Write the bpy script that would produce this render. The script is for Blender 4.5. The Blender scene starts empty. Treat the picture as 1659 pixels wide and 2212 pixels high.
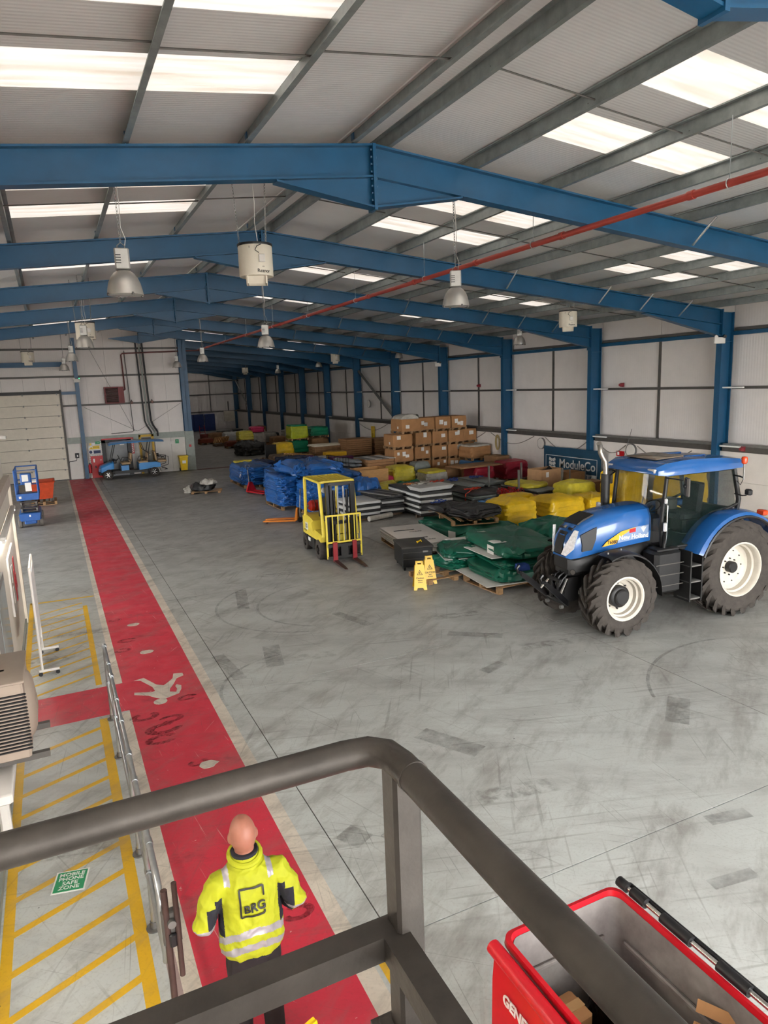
import bpy, math, random
from mathutils import Vector, Matrix, noise
random.seed(7)
PI = math.pi
SC = bpy.context.scene
COL = SC.collection
R_ = math.radians

# ------------------------------------------------------------------ camera, sky, exposure
cam_d = bpy.data.cameras.new('camera'); cam = bpy.data.objects.new('camera', cam_d); COL.objects.link(cam)
cam.matrix_world = Matrix(((0.90137282, 0.1110379, -0.41856615, 0), (-0.4315046, 0.1488765, -0.88974129, 0),
                           (-0.03648034, 0.98260184, 0.1821066, 4.6), (0, 0, 0, 1)))
cam_d.sensor_fit = 'VERTICAL'; cam_d.sensor_height = 36.0; cam_d.lens = 36.0 * 1500.07 / 2212
cam_d.clip_start = 0.05; cam_d.clip_end = 400
SC.camera = cam
SC.view_settings.view_transform = 'Standard'; SC.view_settings.look = 'None'
SC.view_settings.exposure = EXPOSURE = -0.32; SC.view_settings.gamma = 1.0
SC.view_settings.use_curve_mapping = False
SKYLIGHT = 1.15; TUBE = 90.0
w = bpy.data.worlds.new('world'); SC.world = w; w.use_nodes = True
bg = w.node_tree.nodes['Background']; bg.inputs[0].default_value = (1.0, 0.985, 0.965, 1); bg.inputs[1].default_value = 23.0
SC.cycles.max_bounces = 6; SC.cycles.diffuse_bounces = 4; SC.cycles.glossy_bounces = 2
SC.cycles.transmission_bounces = 6; SC.cycles.transparent_max_bounces = 12
SC.cycles.caustics_reflective = False; SC.cycles.caustics_refractive = False
SC.cycles.sample_clamp_indirect = 5.0; SC.cycles.use_light_tree = False
SC.cycles.use_adaptive_sampling = True; SC.cycles.adaptive_threshold = .1; SC.cycles.adaptive_min_samples = 16

# ------------------------------------------------------------------ materials
MATS = {}
def lin(c):
    if isinstance(c, str):
        c = [int(c[i:i+2], 16) / 255 for i in (0, 2, 4)]
        c = [x / 12.92 if x <= .04045 else ((x + .055) / 1.055) ** 2.4 for x in c]
    return (c[0], c[1], c[2], 1)
def mat(name, col, rough=.5, metal=0., var=.12, scale=6., bump=0., bscale=40., spec=.5, alpha=1., emit=0., coat=0., trans=0., ior=1.45, dirt=None, stretch=None, bstretch=None):
    if name in MATS: return MATS[name]
    m = bpy.data.materials.new(name); m.use_nodes = True; nt = m.node_tree; N = nt.nodes; L = nt.links
    b = N['Principled BSDF']; c = lin(col)
    tc = N.new('ShaderNodeTexCoord'); mp = N.new('ShaderNodeMapping'); L.new(tc.outputs['Object'], mp.inputs[0])
    if stretch: mp.inputs['Scale'].default_value = stretch
    n = N.new('ShaderNodeTexNoise'); n.inputs['Scale'].default_value = scale; n.inputs['Detail'].default_value = 6; n.inputs['Roughness'].default_value = .62
    L.new(mp.outputs[0], n.inputs['Vector'])
    r = N.new('ShaderNodeValToRGB'); r.color_ramp.elements[0].position = .3; r.color_ramp.elements[1].position = .7
    k0 = 1 - var; k1 = 1 + var * .6
    r.color_ramp.elements[0].color = (c[0]*k0, c[1]*k0, c[2]*k0, 1) if dirt is None else lin(dirt)
    r.color_ramp.elements[1].color = (min(1, c[0]*k1), min(1, c[1]*k1), min(1, c[2]*k1), 1)
    L.new(n.outputs['Fac'], r.inputs[0]); L.new(r.outputs[0], b.inputs['Base Color'])
    b.inputs['Roughness'].default_value = rough; b.inputs['Metallic'].default_value = metal
    b.inputs['Specular IOR Level'].default_value = spec; b.inputs['IOR'].default_value = ior
    b.inputs['Coat Weight'].default_value = coat; b.inputs['Alpha'].default_value = alpha
    b.inputs['Transmission Weight'].default_value = trans
    if emit: b.inputs['Emission Strength'].default_value = emit; L.new(r.outputs[0], b.inputs['Emission Color'])
    if bump:
        n2 = N.new('ShaderNodeTexNoise'); n2.inputs['Scale'].default_value = bscale; n2.inputs['Detail'].default_value = 5
        if bstretch:
            mp2 = N.new('ShaderNodeMapping'); mp2.inputs['Scale'].default_value = bstretch; L.new(tc.outputs['Object'], mp2.inputs[0]); L.new(mp2.outputs[0], n2.inputs['Vector'])
        else: L.new(tc.outputs['Object'], n2.inputs['Vector'])
        bp = N.new('ShaderNodeBump'); bp.inputs['Strength'].default_value = bump; bp.inputs['Distance'].default_value = .02
        L.new(n2.outputs['Fac'], bp.inputs['Height']); L.new(bp.outputs[0], b.inputs['Normal'])
    MATS[name] = m
    return m
def ribbed(name, col, axis, scale, rough=.45, strength=.35, emit=0., col2=None, var=.06):
    """painted liner sheet with fine ribs: a wave drives the bump (and the rib tone of rooflight sheets)"""
    m = mat(name, col, rough, var=var, scale=1.2); nt = m.node_tree; N = nt.nodes; L = nt.links; b = N['Principled BSDF']
    tc = N.new('ShaderNodeTexCoord'); wv = N.new('ShaderNodeTexWave'); wv.bands_direction = axis; wv.inputs['Scale'].default_value = scale
    wv.inputs['Distortion'].default_value = .0
    L.new(tc.outputs['Object'], wv.inputs['Vector'])
    bp = N.new('ShaderNodeBump'); bp.inputs['Strength'].default_value = strength; bp.inputs['Distance'].default_value = .01
    L.new(wv.outputs['Fac'], bp.inputs['Height']); L.new(bp.outputs[0], b.inputs['Normal'])
    if emit:
        r = N.new('ShaderNodeValToRGB'); r.color_ramp.elements[0].position = .0; r.color_ramp.elements[1].position = 1.
        r.color_ramp.elements[0].color = lin(col); r.color_ramp.elements[1].color = lin(col2 or col)
        r.color_ramp.elements[0].position = .78; r.color_ramp.elements[1].position = .97
        n = N.new('ShaderNodeTexNoise'); n.inputs['Scale'].default_value = 2.2; n.inputs['Detail'].default_value = 6
        mp = N.new('ShaderNodeMapping'); mp.inputs['Scale'].default_value = (.35, 3.5, 1); L.new(tc.outputs['Object'], mp.inputs[0]); L.new(mp.outputs[0], n.inputs['Vector'])
        mx = N.new('ShaderNodeMix'); mx.data_type = 'RGBA'; mx.blend_type = 'MULTIPLY'; mx.inputs[0].default_value = 1
        r2 = N.new('ShaderNodeValToRGB'); r2.color_ramp.elements[0].color = (.70, .64, .55, 1); r2.color_ramp.elements[0].position = .3; r2.color_ramp.elements[1].color = (1, 1, 1, 1); r2.color_ramp.elements[1].position = .6
        L.new(wv.outputs['Fac'], r.inputs[0]); L.new(n.outputs['Fac'], r2.inputs[0]); L.new(r.outputs[0], mx.inputs[6]); L.new(r2.outputs[0], mx.inputs[7])
        L.new(mx.outputs[2], b.inputs['Emission Color']); b.inputs['Emission Strength'].default_value = emit
    return m

# ------------------------------------------------------------------ mesh builder
def rot(rx=0, ry=0, rz=0):
    return Matrix.Rotation(rz, 4, 'Z') @ Matrix.Rotation(ry, 4, 'Y') @ Matrix.Rotation(rx, 4, 'X')
class MB:
    def __init__(s): s.v = []; s.f = []; s.mi = []; s.cur = 0; s.M = None
    def add(s, vs, fs):
        o = len(s.v)
        if s.M is not None: vs = [tuple(s.M @ Vector(p)) for p in vs]
        s.v.extend(vs); s.f.extend([tuple(i + o for i in f) for f in fs]); s.mi.extend([s.cur] * len(fs)); return s
    def box(s, c, z, rx=0, ry=0, rz=0, taper=1.0):
        hx, hy, hz = z[0]/2, z[1]/2, z[2]/2; t = taper
        vs = [(-hx,-hy,-hz),(hx,-hy,-hz),(hx,hy,-hz),(-hx,hy,-hz),(-hx*t,-hy*t,hz),(hx*t,-hy*t,hz),(hx*t,hy*t,hz),(-hx*t,hy*t,hz)]
        M = Matrix.Translation(c) @ rot(rx, ry, rz); vs = [tuple(M @ Vector(p)) for p in vs]
        return s.add(vs, [(0,3,2,1),(4,5,6,7),(0,1,5,4),(1,2,6,5),(2,3,7,6),(3,0,4,7)])
    def b2(s, x0, x1, y0, y1, z0, z1): return s.box(((x0+x1)/2, (y0+y1)/2, (z0+z1)/2), (abs(x1-x0), abs(y1-y0), abs(z1-z0)))
    def cbox(s, c, z, ch=.02, rx=0, ry=0, rz=0):
        """box with rounded vertical and horizontal edges (chamfered)"""
        hx, hy, hz = z[0]/2, z[1]/2, z[2]/2; ch = min(ch, hx*.9, hy*.9, hz*.9)
        def ring(i, zz): a = hx - i; b = hy - i; k = ch; return [(a-k,-b,zz),(a,-b+k,zz),(a,b-k,zz),(a-k,b,zz),(-a+k,b,zz),(-a,b-k,zz),(-a,-b+k,zz),(-a+k,-b,zz)]
        rings = [ring(ch*.6, -hz), ring(0, -hz+ch*.6), ring(0, hz-ch*.6), ring(ch*.6, hz)]
        M = Matrix.Translation(c) @ rot(rx, ry, rz)
        return s.loft([[tuple(M @ Vector(p)) for p in r] for r in rings])
    def loft(s, rings, cap=True, closed=True):
        n = len(rings[0]); vs = [p for r in rings for p in r]; fs = []
        for i in range(len(rings)-1):
            for j in range(n if closed else n-1):
                a = i*n+j; b = i*n+(j+1) % n; fs.append((a, b, b+n, a+n))
        if cap: fs.append(tuple(range(n-1, -1, -1))); o = (len(rings)-1)*n; fs.append(tuple(range(o, o+n)))
        return s.add(vs, fs)
    def cyl(s, p0, p1, r0, r1=None, n=12, cap=True):
        r1 = r0 if r1 is None else r1; p0 = Vector(p0); p1 = Vector(p1); d = (p1-p0).normalized()
        u = d.orthogonal().normalized(); v = d.cross(u)
        return s.loft([[tuple(p + (u*math.cos(2*PI*k/n) + v*math.sin(2*PI*k/n))*r) for k in range(n)] for p, r in ((p0, r0), (p1, r1))], cap)
    def tube(s, pts, r, n=8, closed=False, cap=True, flat=1.0):
        pts = [Vector(p) for p in pts]; m = len(pts); rings = []; u = None
        for i, p in enumerate(pts):
            if closed: t = pts[(i+1) % m] - pts[i-1]
            else: t = pts[min(i+1, m-1)] - pts[max(i-1, 0)]
            t.normalize()
            if u is None: u = t.orthogonal().normalized() if abs(t.z) > .9 else Vector((0, 0, 1)).cross(t).normalized()
            u = (u - t*u.dot(t)).normalized(); v = t.cross(u); rr = r[i] if isinstance(r, (list, tuple)) else r
            rings.append([tuple(p + (u*math.cos(2*PI*k/n) + v*math.sin(2*PI*k/n)*flat)*rr) for k in range(n)])
        if closed: rings.append(rings[0]); return s.loft(rings, False)
        return s.loft(rings, cap)
    def lathe(s, prof, n=20, c=(0,0,0), axis='z', a0=0, a1=2*PI):
        full = abs(a1-a0-2*PI) < 1e-6; rings = []; k = n if full else n+1
        for r, z in prof:
            ring = []
            for j in range(k):
                a = a0 + (a1-a0)*j/n; x, y = r*math.cos(a), r*math.sin(a)
                p = {'z': (x, y, z), 'y': (x, z, -y), 'x': (z, x, y)}[axis]
                ring.append((c[0]+p[0], c[1]+p[1], c[2]+p[2]))
            rings.append(ring)
        return s.loft(rings, False, full)
    def prism(s, poly, a, b, plane='xz'):
        def P(u, v, t): return {'xz': (u, t, v), 'xy': (u, v, t), 'yz': (t, u, v)}[plane]
        return s.loft([[P(u, v, a) for u, v in poly], [P(u, v, b) for u, v in poly]])
    def quad(s, a, b, c, d): return s.add([a, b, c, d], [(0, 1, 2, 3)])
    def mesh(s, name, mats):
        me = bpy.data.meshes.new(name); me.from_pydata(s.v, [], s.f)
        for m in (mats if isinstance(mats, (list, tuple)) else [mats]): me.materials.append(m)
        if any(s.mi): me.polygons.foreach_set('material_index', s.mi)
        me.polygons.foreach_set('use_smooth', [True]*len(s.f)); me.update()
        import bmesh
        bm = bmesh.new(); bm.from_mesh(me); bmesh.ops.recalc_face_normals(bm, faces=bm.faces); bm.to_mesh(me); bm.free()
        me.set_sharp_from_angle(angle=R_(38))
        return me
    def obj(s, name, mats, parent=None):
        return put(name, s.mesh(name, mats), parent)
def put(name, me, parent=None, loc=None, rz=0):
    o = bpy.data.objects.new(name, me); COL.objects.link(o)
    if parent is not None: o.parent = parent
    if loc is not None: o.location = loc
    if rz: o.rotation_euler = (0, 0, rz)
    return o
def tag(o, label=None, cat=None, group=None, kind=None):
    if label: o['label'] = label
    if cat: o['category'] = cat
    if group: o['group'] = group
    if kind: o['kind'] = kind
    return o
def thing(name, label, cat, loc=(0, 0, 0), rz=0, group=None, kind=None):
    o = bpy.data.objects.new(name, None); COL.objects.link(o); o.location = loc; o.rotation_euler = (0, 0, rz); o.empty_display_size = .1
    return tag(o, label, cat, group, kind)
def dup(root, loc, rz=0, label=None):
    r = root.copy(); COL.objects.link(r); r.location = loc; r.rotation_euler = (0, 0, rz)
    if label: r['label'] = label
    for ch in list(root.children):
        c = ch.copy(); COL.objects.link(c); c.parent = r
        for g in list(ch.children):
            d = g.copy(); COL.objects.link(d); d.parent = c
    return r
def text(name, body, size, m, parent, M, ext=.002, align='CENTER', bold=0.0, space=1.0):
    cu = bpy.data.curves.new(name, 'FONT'); cu.body = body; cu.size = size; cu.extrude = ext; cu.align_x = align; cu.align_y = 'CENTER'; cu.offset = bold
    cu.space_character = space; cu.resolution_u = 3
    t = bpy.data.objects.new(name + '_src', cu); COL.objects.link(t)
    dg = bpy.context.evaluated_depsgraph_get(); me = bpy.data.meshes.new_from_object(t.evaluated_get(dg)); bpy.data.objects.remove(t); bpy.data.curves.remove(cu)
    me.materials.clear(); me.materials.append(m); me.transform(M)
    return put(name, me, parent)
def face_m(o, x, up=(0, 0, 1)):
    """matrix that lays text with its reading direction x and its up direction at o"""
    X = Vector(x).normalized(); Y = Vector(up); Y = (Y - X*Y.dot(X)).normalized(); Z = X.cross(Y)
    return Matrix(((X.x, Y.x, Z.x, o[0]), (X.y, Y.y, Z.y, o[1]), (X.z, Y.z, Z.z, o[2]), (0, 0, 0, 1)))
def nz(x, y, z, s=1.0): return noise.noise(Vector((x*s, y*s, z*s)))
def lump(wd, dp, h, r=.08, amp=.02, ns=3., seed=0, layers=0, lamp=.02, p=6., n=44, rows=8, taper=1., sag=.0, crown=0., wav=0., wr=0.):
    """soft rectangular bundle: super-ellipse plan, rounded top and bottom edges, folds and dents by noise; base at z=0"""
    mb = MB(); rings = []
    if layers: rows = max(rows, layers*4)
    prof = []
    for i in range(rows+1):
        t = i/rows; z = h*t; ins = 0.
        if z < r*.6: q = 1 - z/(r*.6); ins = r*.5*(1 - math.sqrt(max(0, 1-q*q)))
        if h - z < r: q = 1 - (h-z)/r; ins = r*(1 - math.sqrt(max(0, 1-q*q)))
        prof.append((z, ins, 1))
    for k in (.8, .55, .3, .08): prof.append((h, None, k))
    a0, b0 = wd/2, dp/2
    for z, ins, k in prof:
        ring = []; tp = 1 + (taper-1)*z/h
        for j in range(n):
            t = 2*PI*(j+.5)/n; c, s_ = math.cos(t), math.sin(t)
            ux = math.copysign(abs(c)**(2/p), c); uy = math.copysign(abs(s_)**(2/p), s_)
            if ins is None: a = (a0-r)*k*tp; b = (b0-r)*k*tp
            else: a = (a0-ins)*tp; b = (b0-ins)*tp
            x, y, zz = a*ux, b*uy, z
            d = nz(x+seed*7.3, y, z, ns)*amp + nz(x+seed*3.1, y+5, z, ns*2.7)*amp*.5
            if layers and ins is not None:
                ph = z/h*layers + .35*nz(x+seed, y, 0, 1.5); fr = ph - math.floor(ph); d += lamp*(math.sqrt(max(0, 1-(2*fr-1)**2)) - .8) + lamp*1.2*nz(math.floor(ph)*3.7+seed, t*.7, 0, 1.)
            if wr: g = nz(x*1.3+seed*2, y*.8, z*2.2+seed, ns*1.5); d += wr*(.25 - abs(g))*1.6
            m_ = 1 + d/max(.15, min(a0, b0)); x *= m_; y *= m_
            if z > 0: zz += (nz(x+seed, y, 9+seed, ns)*amp*1.6 + nz(x+seed, y, 3, ns*3)*amp*.5 + crown*(1-(x/a0)**2)*(1-(y/b0)**2) + wav*math.sin(6*x+seed)*.5)*min(1, z/h*1.2) - sag*(x/a0)**2*(z/h)
            if wr and z > h*.6: g = nz(x+y*.6+seed, y-x*.5, seed, ns*1.3); g2 = nz(x*.7-y+seed, y*.4+x, seed+4, ns*2.6); zz += wr*(.25-abs(g))*1.5 + wr*.6*(.25-abs(g2))
            ring.append((x, y, max(zz, .001 if z > 0 else 0)))
        rings.append(ring)
    return mb.loft(rings)
def chain_mb(p0, p1, r=.004, link=.045):
    mb = MB(); p0 = Vector(p0); p1 = Vector(p1); n = max(2, int((p1-p0).length/link)); d = (p1-p0).normalized(); u = d.orthogonal().normalized(); v = d.cross(u)
    for i in range(n):
        c = p0.lerp(p1, (i+.5)/n); a = u if i % 2 else v; L = (p1-p0).length/n*.62
        mb.tube([c - d*L, c - d*L*.5 + a*.012, c + d*L*.5 + a*.012, c + d*L, c + d*L*.5 - a*.012, c - d*L*.5 - a*.012], r, 4, closed=True)
    return mb
# ------------------------------------------------------------------ palette
BLUE = mat('frame_blue_paint', '12486b', .38, var=.15, scale=2.)
GALV = mat('galvanised_purlin', '8b9190', .42, .55, var=.25, scale=5.)
GALVB = mat('galvanised_tube', 'c4c9cb', .28, .85, var=.15, scale=9.)
DKGREY = mat('dark_grey_steel', '55524f', .55, .3)
WHITEP = mat('white_paint', 'dad6d0', .5, var=.06, scale=3.)
CREAM = mat('cream_paint', 'd6cdbd', .45, var=.06)
BLACK = mat('black_plastic', '17171a', .45, var=.2)
BLACKM = mat('black_gloss_steel', '141416', .28, .2)
RUBBER = mat('tyre_rubber', '3c3733', .85, var=.3, scale=9., bump=.15)
YEL = mat('safety_yellow', 'e8c21c', .4, var=.1)
RED = mat('red_paint', 'b3141f', .4, var=.1)
WOOD = mat('pallet_wood', '9c7b57', .8, var=.35, scale=5., bump=.3, bscale=30, stretch=(1, 6, 6))
CARD = mat('brown_cardboard', 'a4784f', .8, var=.15, scale=3., bump=.1)
CARDD = mat('dull_cardboard', '8f6c4b', .8, var=.2, scale=3.)
PAPER = mat('white_paper', 'e6e3de', .7, var=.05)
INK = mat('black_ink', '141414', .6, var=.05)
INKW = mat('white_ink', 'eeeeea', .6, var=.03)
CHROME = mat('bright_steel', 'd8d8d6', .18, 1., var=.05)
STEEL = mat('grey_steel', '7b7a78', .45, .6, var=.2)
CLAD = ribbed('wall_cladding', 'e6e0dc', 'Y', 3.2, .45, .18)
CLADX = ribbed('far_cladding', 'e0d9d5', 'X', 3.2, .45, .18)
LINER = ribbed('roof_liner', 'e8e7e6', 'Y', 5.2, .42, .16)
BLOCK = mat('white_blockwork', 'e6dfd9', .6, var=.08, scale=1.2, bump=.12, bscale=12)
DADO = mat('grey_green_flashing', '8a908a', .5, .2, var=.12)
ROOFL = ribbed('rooflight_sheet', 'fff6ee', 'Y', 1.75, .4, .2, emit=SKYLIGHT, col2='fffdf8')
TUBEM = mat('lit_tube', 'fff6e8', .4, var=.0, emit=TUBE)

# ------------------------------------------------------------------ floor
def floor_material(name, base, dark, warm, k=1.0, gl=.34, chips=None, worn=None):
    m = bpy.data.materials.new(name); m.use_nodes = True; nt = m.node_tree; N = nt.nodes; L = nt.links; b = N['Principled BSDF']
    geo = N.new('ShaderNodeNewGeometry'); P = geo.outputs['Position']
    def mp(sc, rz=0, lo=(0, 0, 0)):
        r0 = N.new('ShaderNodeMapping'); r0.inputs['Rotation'].default_value = (0, 0, rz); L.new(P, r0.inputs[0])
        n = N.new('ShaderNodeMapping'); n.inputs['Scale'].default_value = sc; n.inputs['Location'].default_value = lo; L.new(r0.outputs[0], n.inputs[0]); return n.outputs[0]
    def noi(v, s, d=6, r=.6):
        n = N.new('ShaderNodeTexNoise'); n.inputs['Scale'].default_value = s; n.inputs['Detail'].default_value = d; n.inputs['Roughness'].default_value = r; L.new(v, n.inputs['Vector']); return n.outputs['Fac']
    def ramp(f, a, b_, c0=0., c1=1.):
        r = N.new('ShaderNodeMapRange'); r.inputs[1].default_value = a; r.inputs[2].default_value = b_; r.inputs[3].default_value = c0; r.inputs[4].default_value = c1; L.new(f, r.inputs[0]); return r.outputs[0]
    def mul(a, b_):
        n = N.new('ShaderNodeMath'); n.operation = 'MULTIPLY'
        for i, q in enumerate((a, b_)):
            if isinstance(q, float): n.inputs[i].default_value = q
            else: L.new(q, n.inputs[i])
        return n.outputs[0]
    def mx(f, c0, c1):
        n = N.new('ShaderNodeMix'); n.data_type = 'RGBA'
        if isinstance(f, float): n.inputs[0].default_value = f
        else: L.new(f, n.inputs[0])
        for i, c in ((6, c0), (7, c1)):
            if isinstance(c, tuple): n.inputs[i].default_value = c
            else: L.new(c, n.inputs[i])
        return n.outputs[2]
    c = mx(ramp(noi(P, .35, 5), .35, .65), lin(base), lin(warm))
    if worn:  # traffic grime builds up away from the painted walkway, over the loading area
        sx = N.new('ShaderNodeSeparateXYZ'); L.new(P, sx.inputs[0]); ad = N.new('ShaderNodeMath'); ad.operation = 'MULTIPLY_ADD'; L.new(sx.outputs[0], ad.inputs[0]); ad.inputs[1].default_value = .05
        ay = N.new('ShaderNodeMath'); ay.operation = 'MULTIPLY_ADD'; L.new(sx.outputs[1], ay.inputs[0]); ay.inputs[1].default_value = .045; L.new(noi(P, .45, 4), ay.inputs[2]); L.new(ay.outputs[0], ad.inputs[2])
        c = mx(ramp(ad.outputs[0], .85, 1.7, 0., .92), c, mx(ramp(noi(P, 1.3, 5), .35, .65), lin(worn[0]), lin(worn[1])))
    # scuffed traffic film: broad patches away from the painted walkway side
    c = mx(mul(ramp(noi(mp((.5, 1.4, 1), .5), 1.1, 5, .7), .46, .74), .75*k), c, lin(dark))
    c = mx(mul(ramp(noi(mp((.7, 2.2, 1), -.6, (3, 1, 0)), .9, 5, .72), .5, .66), .55*k), c, lin('75706a'))
    # long thin scratches and skid streaks in several directions
    for a, sx, sy, th in ((.3, .35, 9, .6), (1.2, .28, 12, .62), (2.1, .4, 10, .61)):
        f = ramp(noi(mp((sx, sy, 1), a, (a*3, a, 0)), 1.6, 3, .5), th, th+.06); g = ramp(noi(mp((1, 1, 1), 0, (a*9, 4, 0)), .5, 2), .42, .6)
        c = mx(mul(mul(f, g), .34*k), c, lin('5a524c'))
    for a, th in ((.7, .66), (1.7, .665)):
        f = ramp(noi(mp((.5, 40, 1), a, (a, 2, 0)), 1.2, 2, .5), th, th+.03); c = mx(mul(mul(f, ramp(noi(mp((1, 1, 1), 0, (a*5, 1, 0)), .8, 2), .45, .6)), .42*k), c, lin('4a4541'))
    v = N.new('ShaderNodeTexVoronoi'); v.inputs['Scale'].default_value = 2.3; L.new(P, v.inputs['Vector'])
    f = ramp(v.outputs['Distance'], .03, .018); c = mx(mul(f, .8), c, lin('2b2826'))
    v2 = N.new('ShaderNodeTexVoronoi'); v2.inputs['Scale'].default_value = .55; v2.distance = 'CHEBYCHEV'; L.new(mp((.45, 1.6, 1), .2), v2.inputs['Vector'])
    f = ramp(v2.outputs['Distance'], .13, .1); g = ramp(noi(mp((3, 3, 1)), 2.5, 4), .42, .62); c = mx(mul(mul(f, g), .6*k), c, lin('56504b'))
    c = mx(mul(ramp(noi(P, 38., 1), .55, .72), .22), c, lin(dark))
    if chips:
        for a, th in ((1.45, .655), (.9, .675), (2.2, .68)):
            f = ramp(noi(mp((.6, 26, 1), a, (a*2, 1, 0)), 1.1, 4, .6), th, th+.025); c = mx(mul(mul(f, ramp(noi(mp((1, 1, 1), 0, (a*7, 3, 0)), 1.1, 3), .48, .6)), .8), c, lin(chips))
        c = mx(mul(ramp(noi(P, 14., 4, .6), .69, .72), .8), c, lin(chips)); c = mx(mul(ramp(noi(mp((.6, 1.3, 1), .4, (5, 9, 0)), 1.6, 7, .7), .58, .72), .6), c, lin('4d262c'))
    L.new(c, b.inputs['Base Color'])
    rr = ramp(noi(P, 3., 5), .3, .7, gl, gl+.25); L.new(rr, b.inputs['Roughness']); b.inputs['Specular IOR Level'].default_value = .42
    bp = N.new('ShaderNodeBump'); bp.inputs['Strength'].default_value = .08; bp.inputs['Distance'].default_value = .01; L.new(noi(P, 30., 4), bp.inputs['Height']); L.new(bp.outputs[0], b.inputs['Normal'])
    return m
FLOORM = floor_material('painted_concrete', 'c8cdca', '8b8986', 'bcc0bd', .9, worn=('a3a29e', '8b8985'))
REDF = floor_material('red_floor_paint', 'c93246', '93303b', 'c22d41', .6, chips='d8b9b0')
WHF = floor_material('white_line_paint', 'ddd4c6', '9d958a', 'cfc5b6', .9)
YEF = floor_material('yellow_line_paint', 'dcae1e', 'a98622', 'cfa31e', .6)
PINKF = floor_material('faded_kerb_paint', 'a08f8c', '7d6b69', '96817e', .7)
DARKF = mat('slab_joint_filler', '4d4945', .9)
MB().b2(-11.6, 20.6, -15, 82.6, -.3, -.012).obj('floor', DARKF)
FL = tag(bpy.data.objects['floor'], 'grey painted concrete warehouse floor with scuffs and slab joints', None, kind='structure')
ys = [-15.0] + [4.63 + 5.48*k for k in range(-3, 15)] + [82.6]; xs = [-11.6, -5.2, 2.12, 8.3, 14.4, 20.6]
for i in range(len(ys)-1):
    for j in range(len(xs)-1):
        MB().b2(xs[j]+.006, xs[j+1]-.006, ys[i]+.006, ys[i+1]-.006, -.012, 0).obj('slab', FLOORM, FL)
def paint(name, poly, m, z=.002, lab=None):
    o = MB().loft([[(x, y, .0005) for x, y in poly], [(x, y, z) for x, y in poly]]).obj(name, m, FL)
    if lab: o['label'] = lab
    return o
def strip(name, x0, x1, y0, y1, m, z=.002, lab=None): return paint(name, [(x0, y0), (x1, y0), (x1, y1), (x0, y1)], m, z, lab)
strip('walkway', .58, 1.70, -3, 41.6, REDF, .002, 'red painted pedestrian walkway')
strip('walkway_branch', -.86, .58, 10.3, 11.38, REDF, .002, 'red painted branch to the office door')
strip('edge_line', 1.70, 1.86, -3, 41.6, WHF); strip('edge_line', .47, .58, 11.38, 41.6, WHF); strip('edge_line', .44, .58, -3, 10.25, WHF)
strip('kerb_strip', .36, .44, -3, 10.0, PINKF)
strip('hatch_border', -.87, -.78, 3, 10.15, YEF); strip('hatch_border', .16, .27, 3, 10.2, YEF)
strip('hatch_border', -.87, -.78, 11.46, 17.1, YEF); strip('hatch_border', .19, .28, 11.5, 16.25, YEF); paint('hatch_border', [(-.86, 16.98), (.46, 16.9), (.46, 16.98), (-.86, 17.08)], YEF)
for k in range(14):
    y = 3.35 + .47*k
    if y + .62 < 10.2: paint('hatch_stripe', [(-.78, y), (.16, y+.42), (.16, y+.50), (-.78, y+.08)], YEF)
for k in range(11):
    y = 11.45 + .45*k
    paint('hatch_stripe', [(-.78, y), (.19, y+.52), (.19, y+.59), (-.78, y+.07)], YEF)
PIC = [(0.75, 11.37), (0.91, 11.41), (1.06, 11.03), (1.16, 10.94), (1.24, 11.03), (1.33, 11.15), (1.37, 11.34), (1.51, 11.30), (1.51, 11.19), (1.39, 11.12), (1.31, 10.92), (1.23, 10.76), (1.21, 10.65), (1.30, 10.59), (1.33, 10.71), (1.32, 10.82), (1.35, 10.88), (1.41, 10.80), (1.39, 10.67), (1.33, 10.52), (1.14, 10.44), (1.09, 10.41), (0.99, 10.52), (0.89, 10.67), (0.70, 10.80), (0.71, 10.89), (0.95, 10.77), (1.01, 10.79), (0.99, 10.97), (0.85, 11.32)]
paint('pictogram_body', PIC[::-1], WHF, .004, 'white painted walking figure body')
paint('pictogram_head', [(1.03 + .1*math.cos(a*PI/8), 10.36 + .1*math.sin(a*PI/8)) for a in range(16)], WHF, .004)
def scuff_mat(name, col, amt, sc):
    m = mat(name, col, .8, var=.3, scale=9.); N = m.node_tree.nodes; L = m.node_tree.links; g = N.new('ShaderNodeNewGeometry'); n = N.new('ShaderNodeTexNoise'); n.inputs['Scale'].default_value = sc; n.inputs['Detail'].default_value = 6; n.inputs['Roughness'].default_value = .7
    r = N.new('ShaderNodeMapRange'); r.inputs[1].default_value = .34; r.inputs[2].default_value = .72; r.inputs[4].default_value = amt; L.new(g.outputs['Position'], n.inputs['Vector']); L.new(n.outputs['Fac'], r.inputs[0]); L.new(r.outputs[0], N['Principled BSDF'].inputs['Alpha']); return m
SCUFF = scuff_mat('tyre_scuff', '33282a', .75, 16.); SMEAR = scuff_mat('rubber_smear', '5a534e', .42, 5.)
for x, y, r in ((.75, 9.95, .16), (.95, 9.45, .2), (1.08, 9.7, .14), (.88, 9.15, .17), (1.5, 5.3, .12), (1.2, 8.3, .1), (.85, 13.4, .14), (.72, 12.9, .12), (1.42, 10.3, .12), (.75, 14.8, .1)):
    mb = MB(); a0 = random.random()*6
    mb.loft([[(x + q*math.cos(a0 + t*5.2/20)*1.3, y + q*math.sin(a0 + t*5.2/20)*.8, .0045) for t in range(21)] for q in (r, r*.5)], False, False)
    mb.obj('tyre_scuff', SCUFF, FL)
for x, y in ((1.3, 8.2), (1.1, 12.6), (1.05, 14.3)):
    paint('worn_patch', [(x + (.1+.04*nz(a, x, 0, 1.))*math.cos(a*PI/6)*1.2, y + (.09+.03*nz(a, y, 2, 1.))*math.sin(a*PI/6)) for a in range(12)], WHF, .005)
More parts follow.
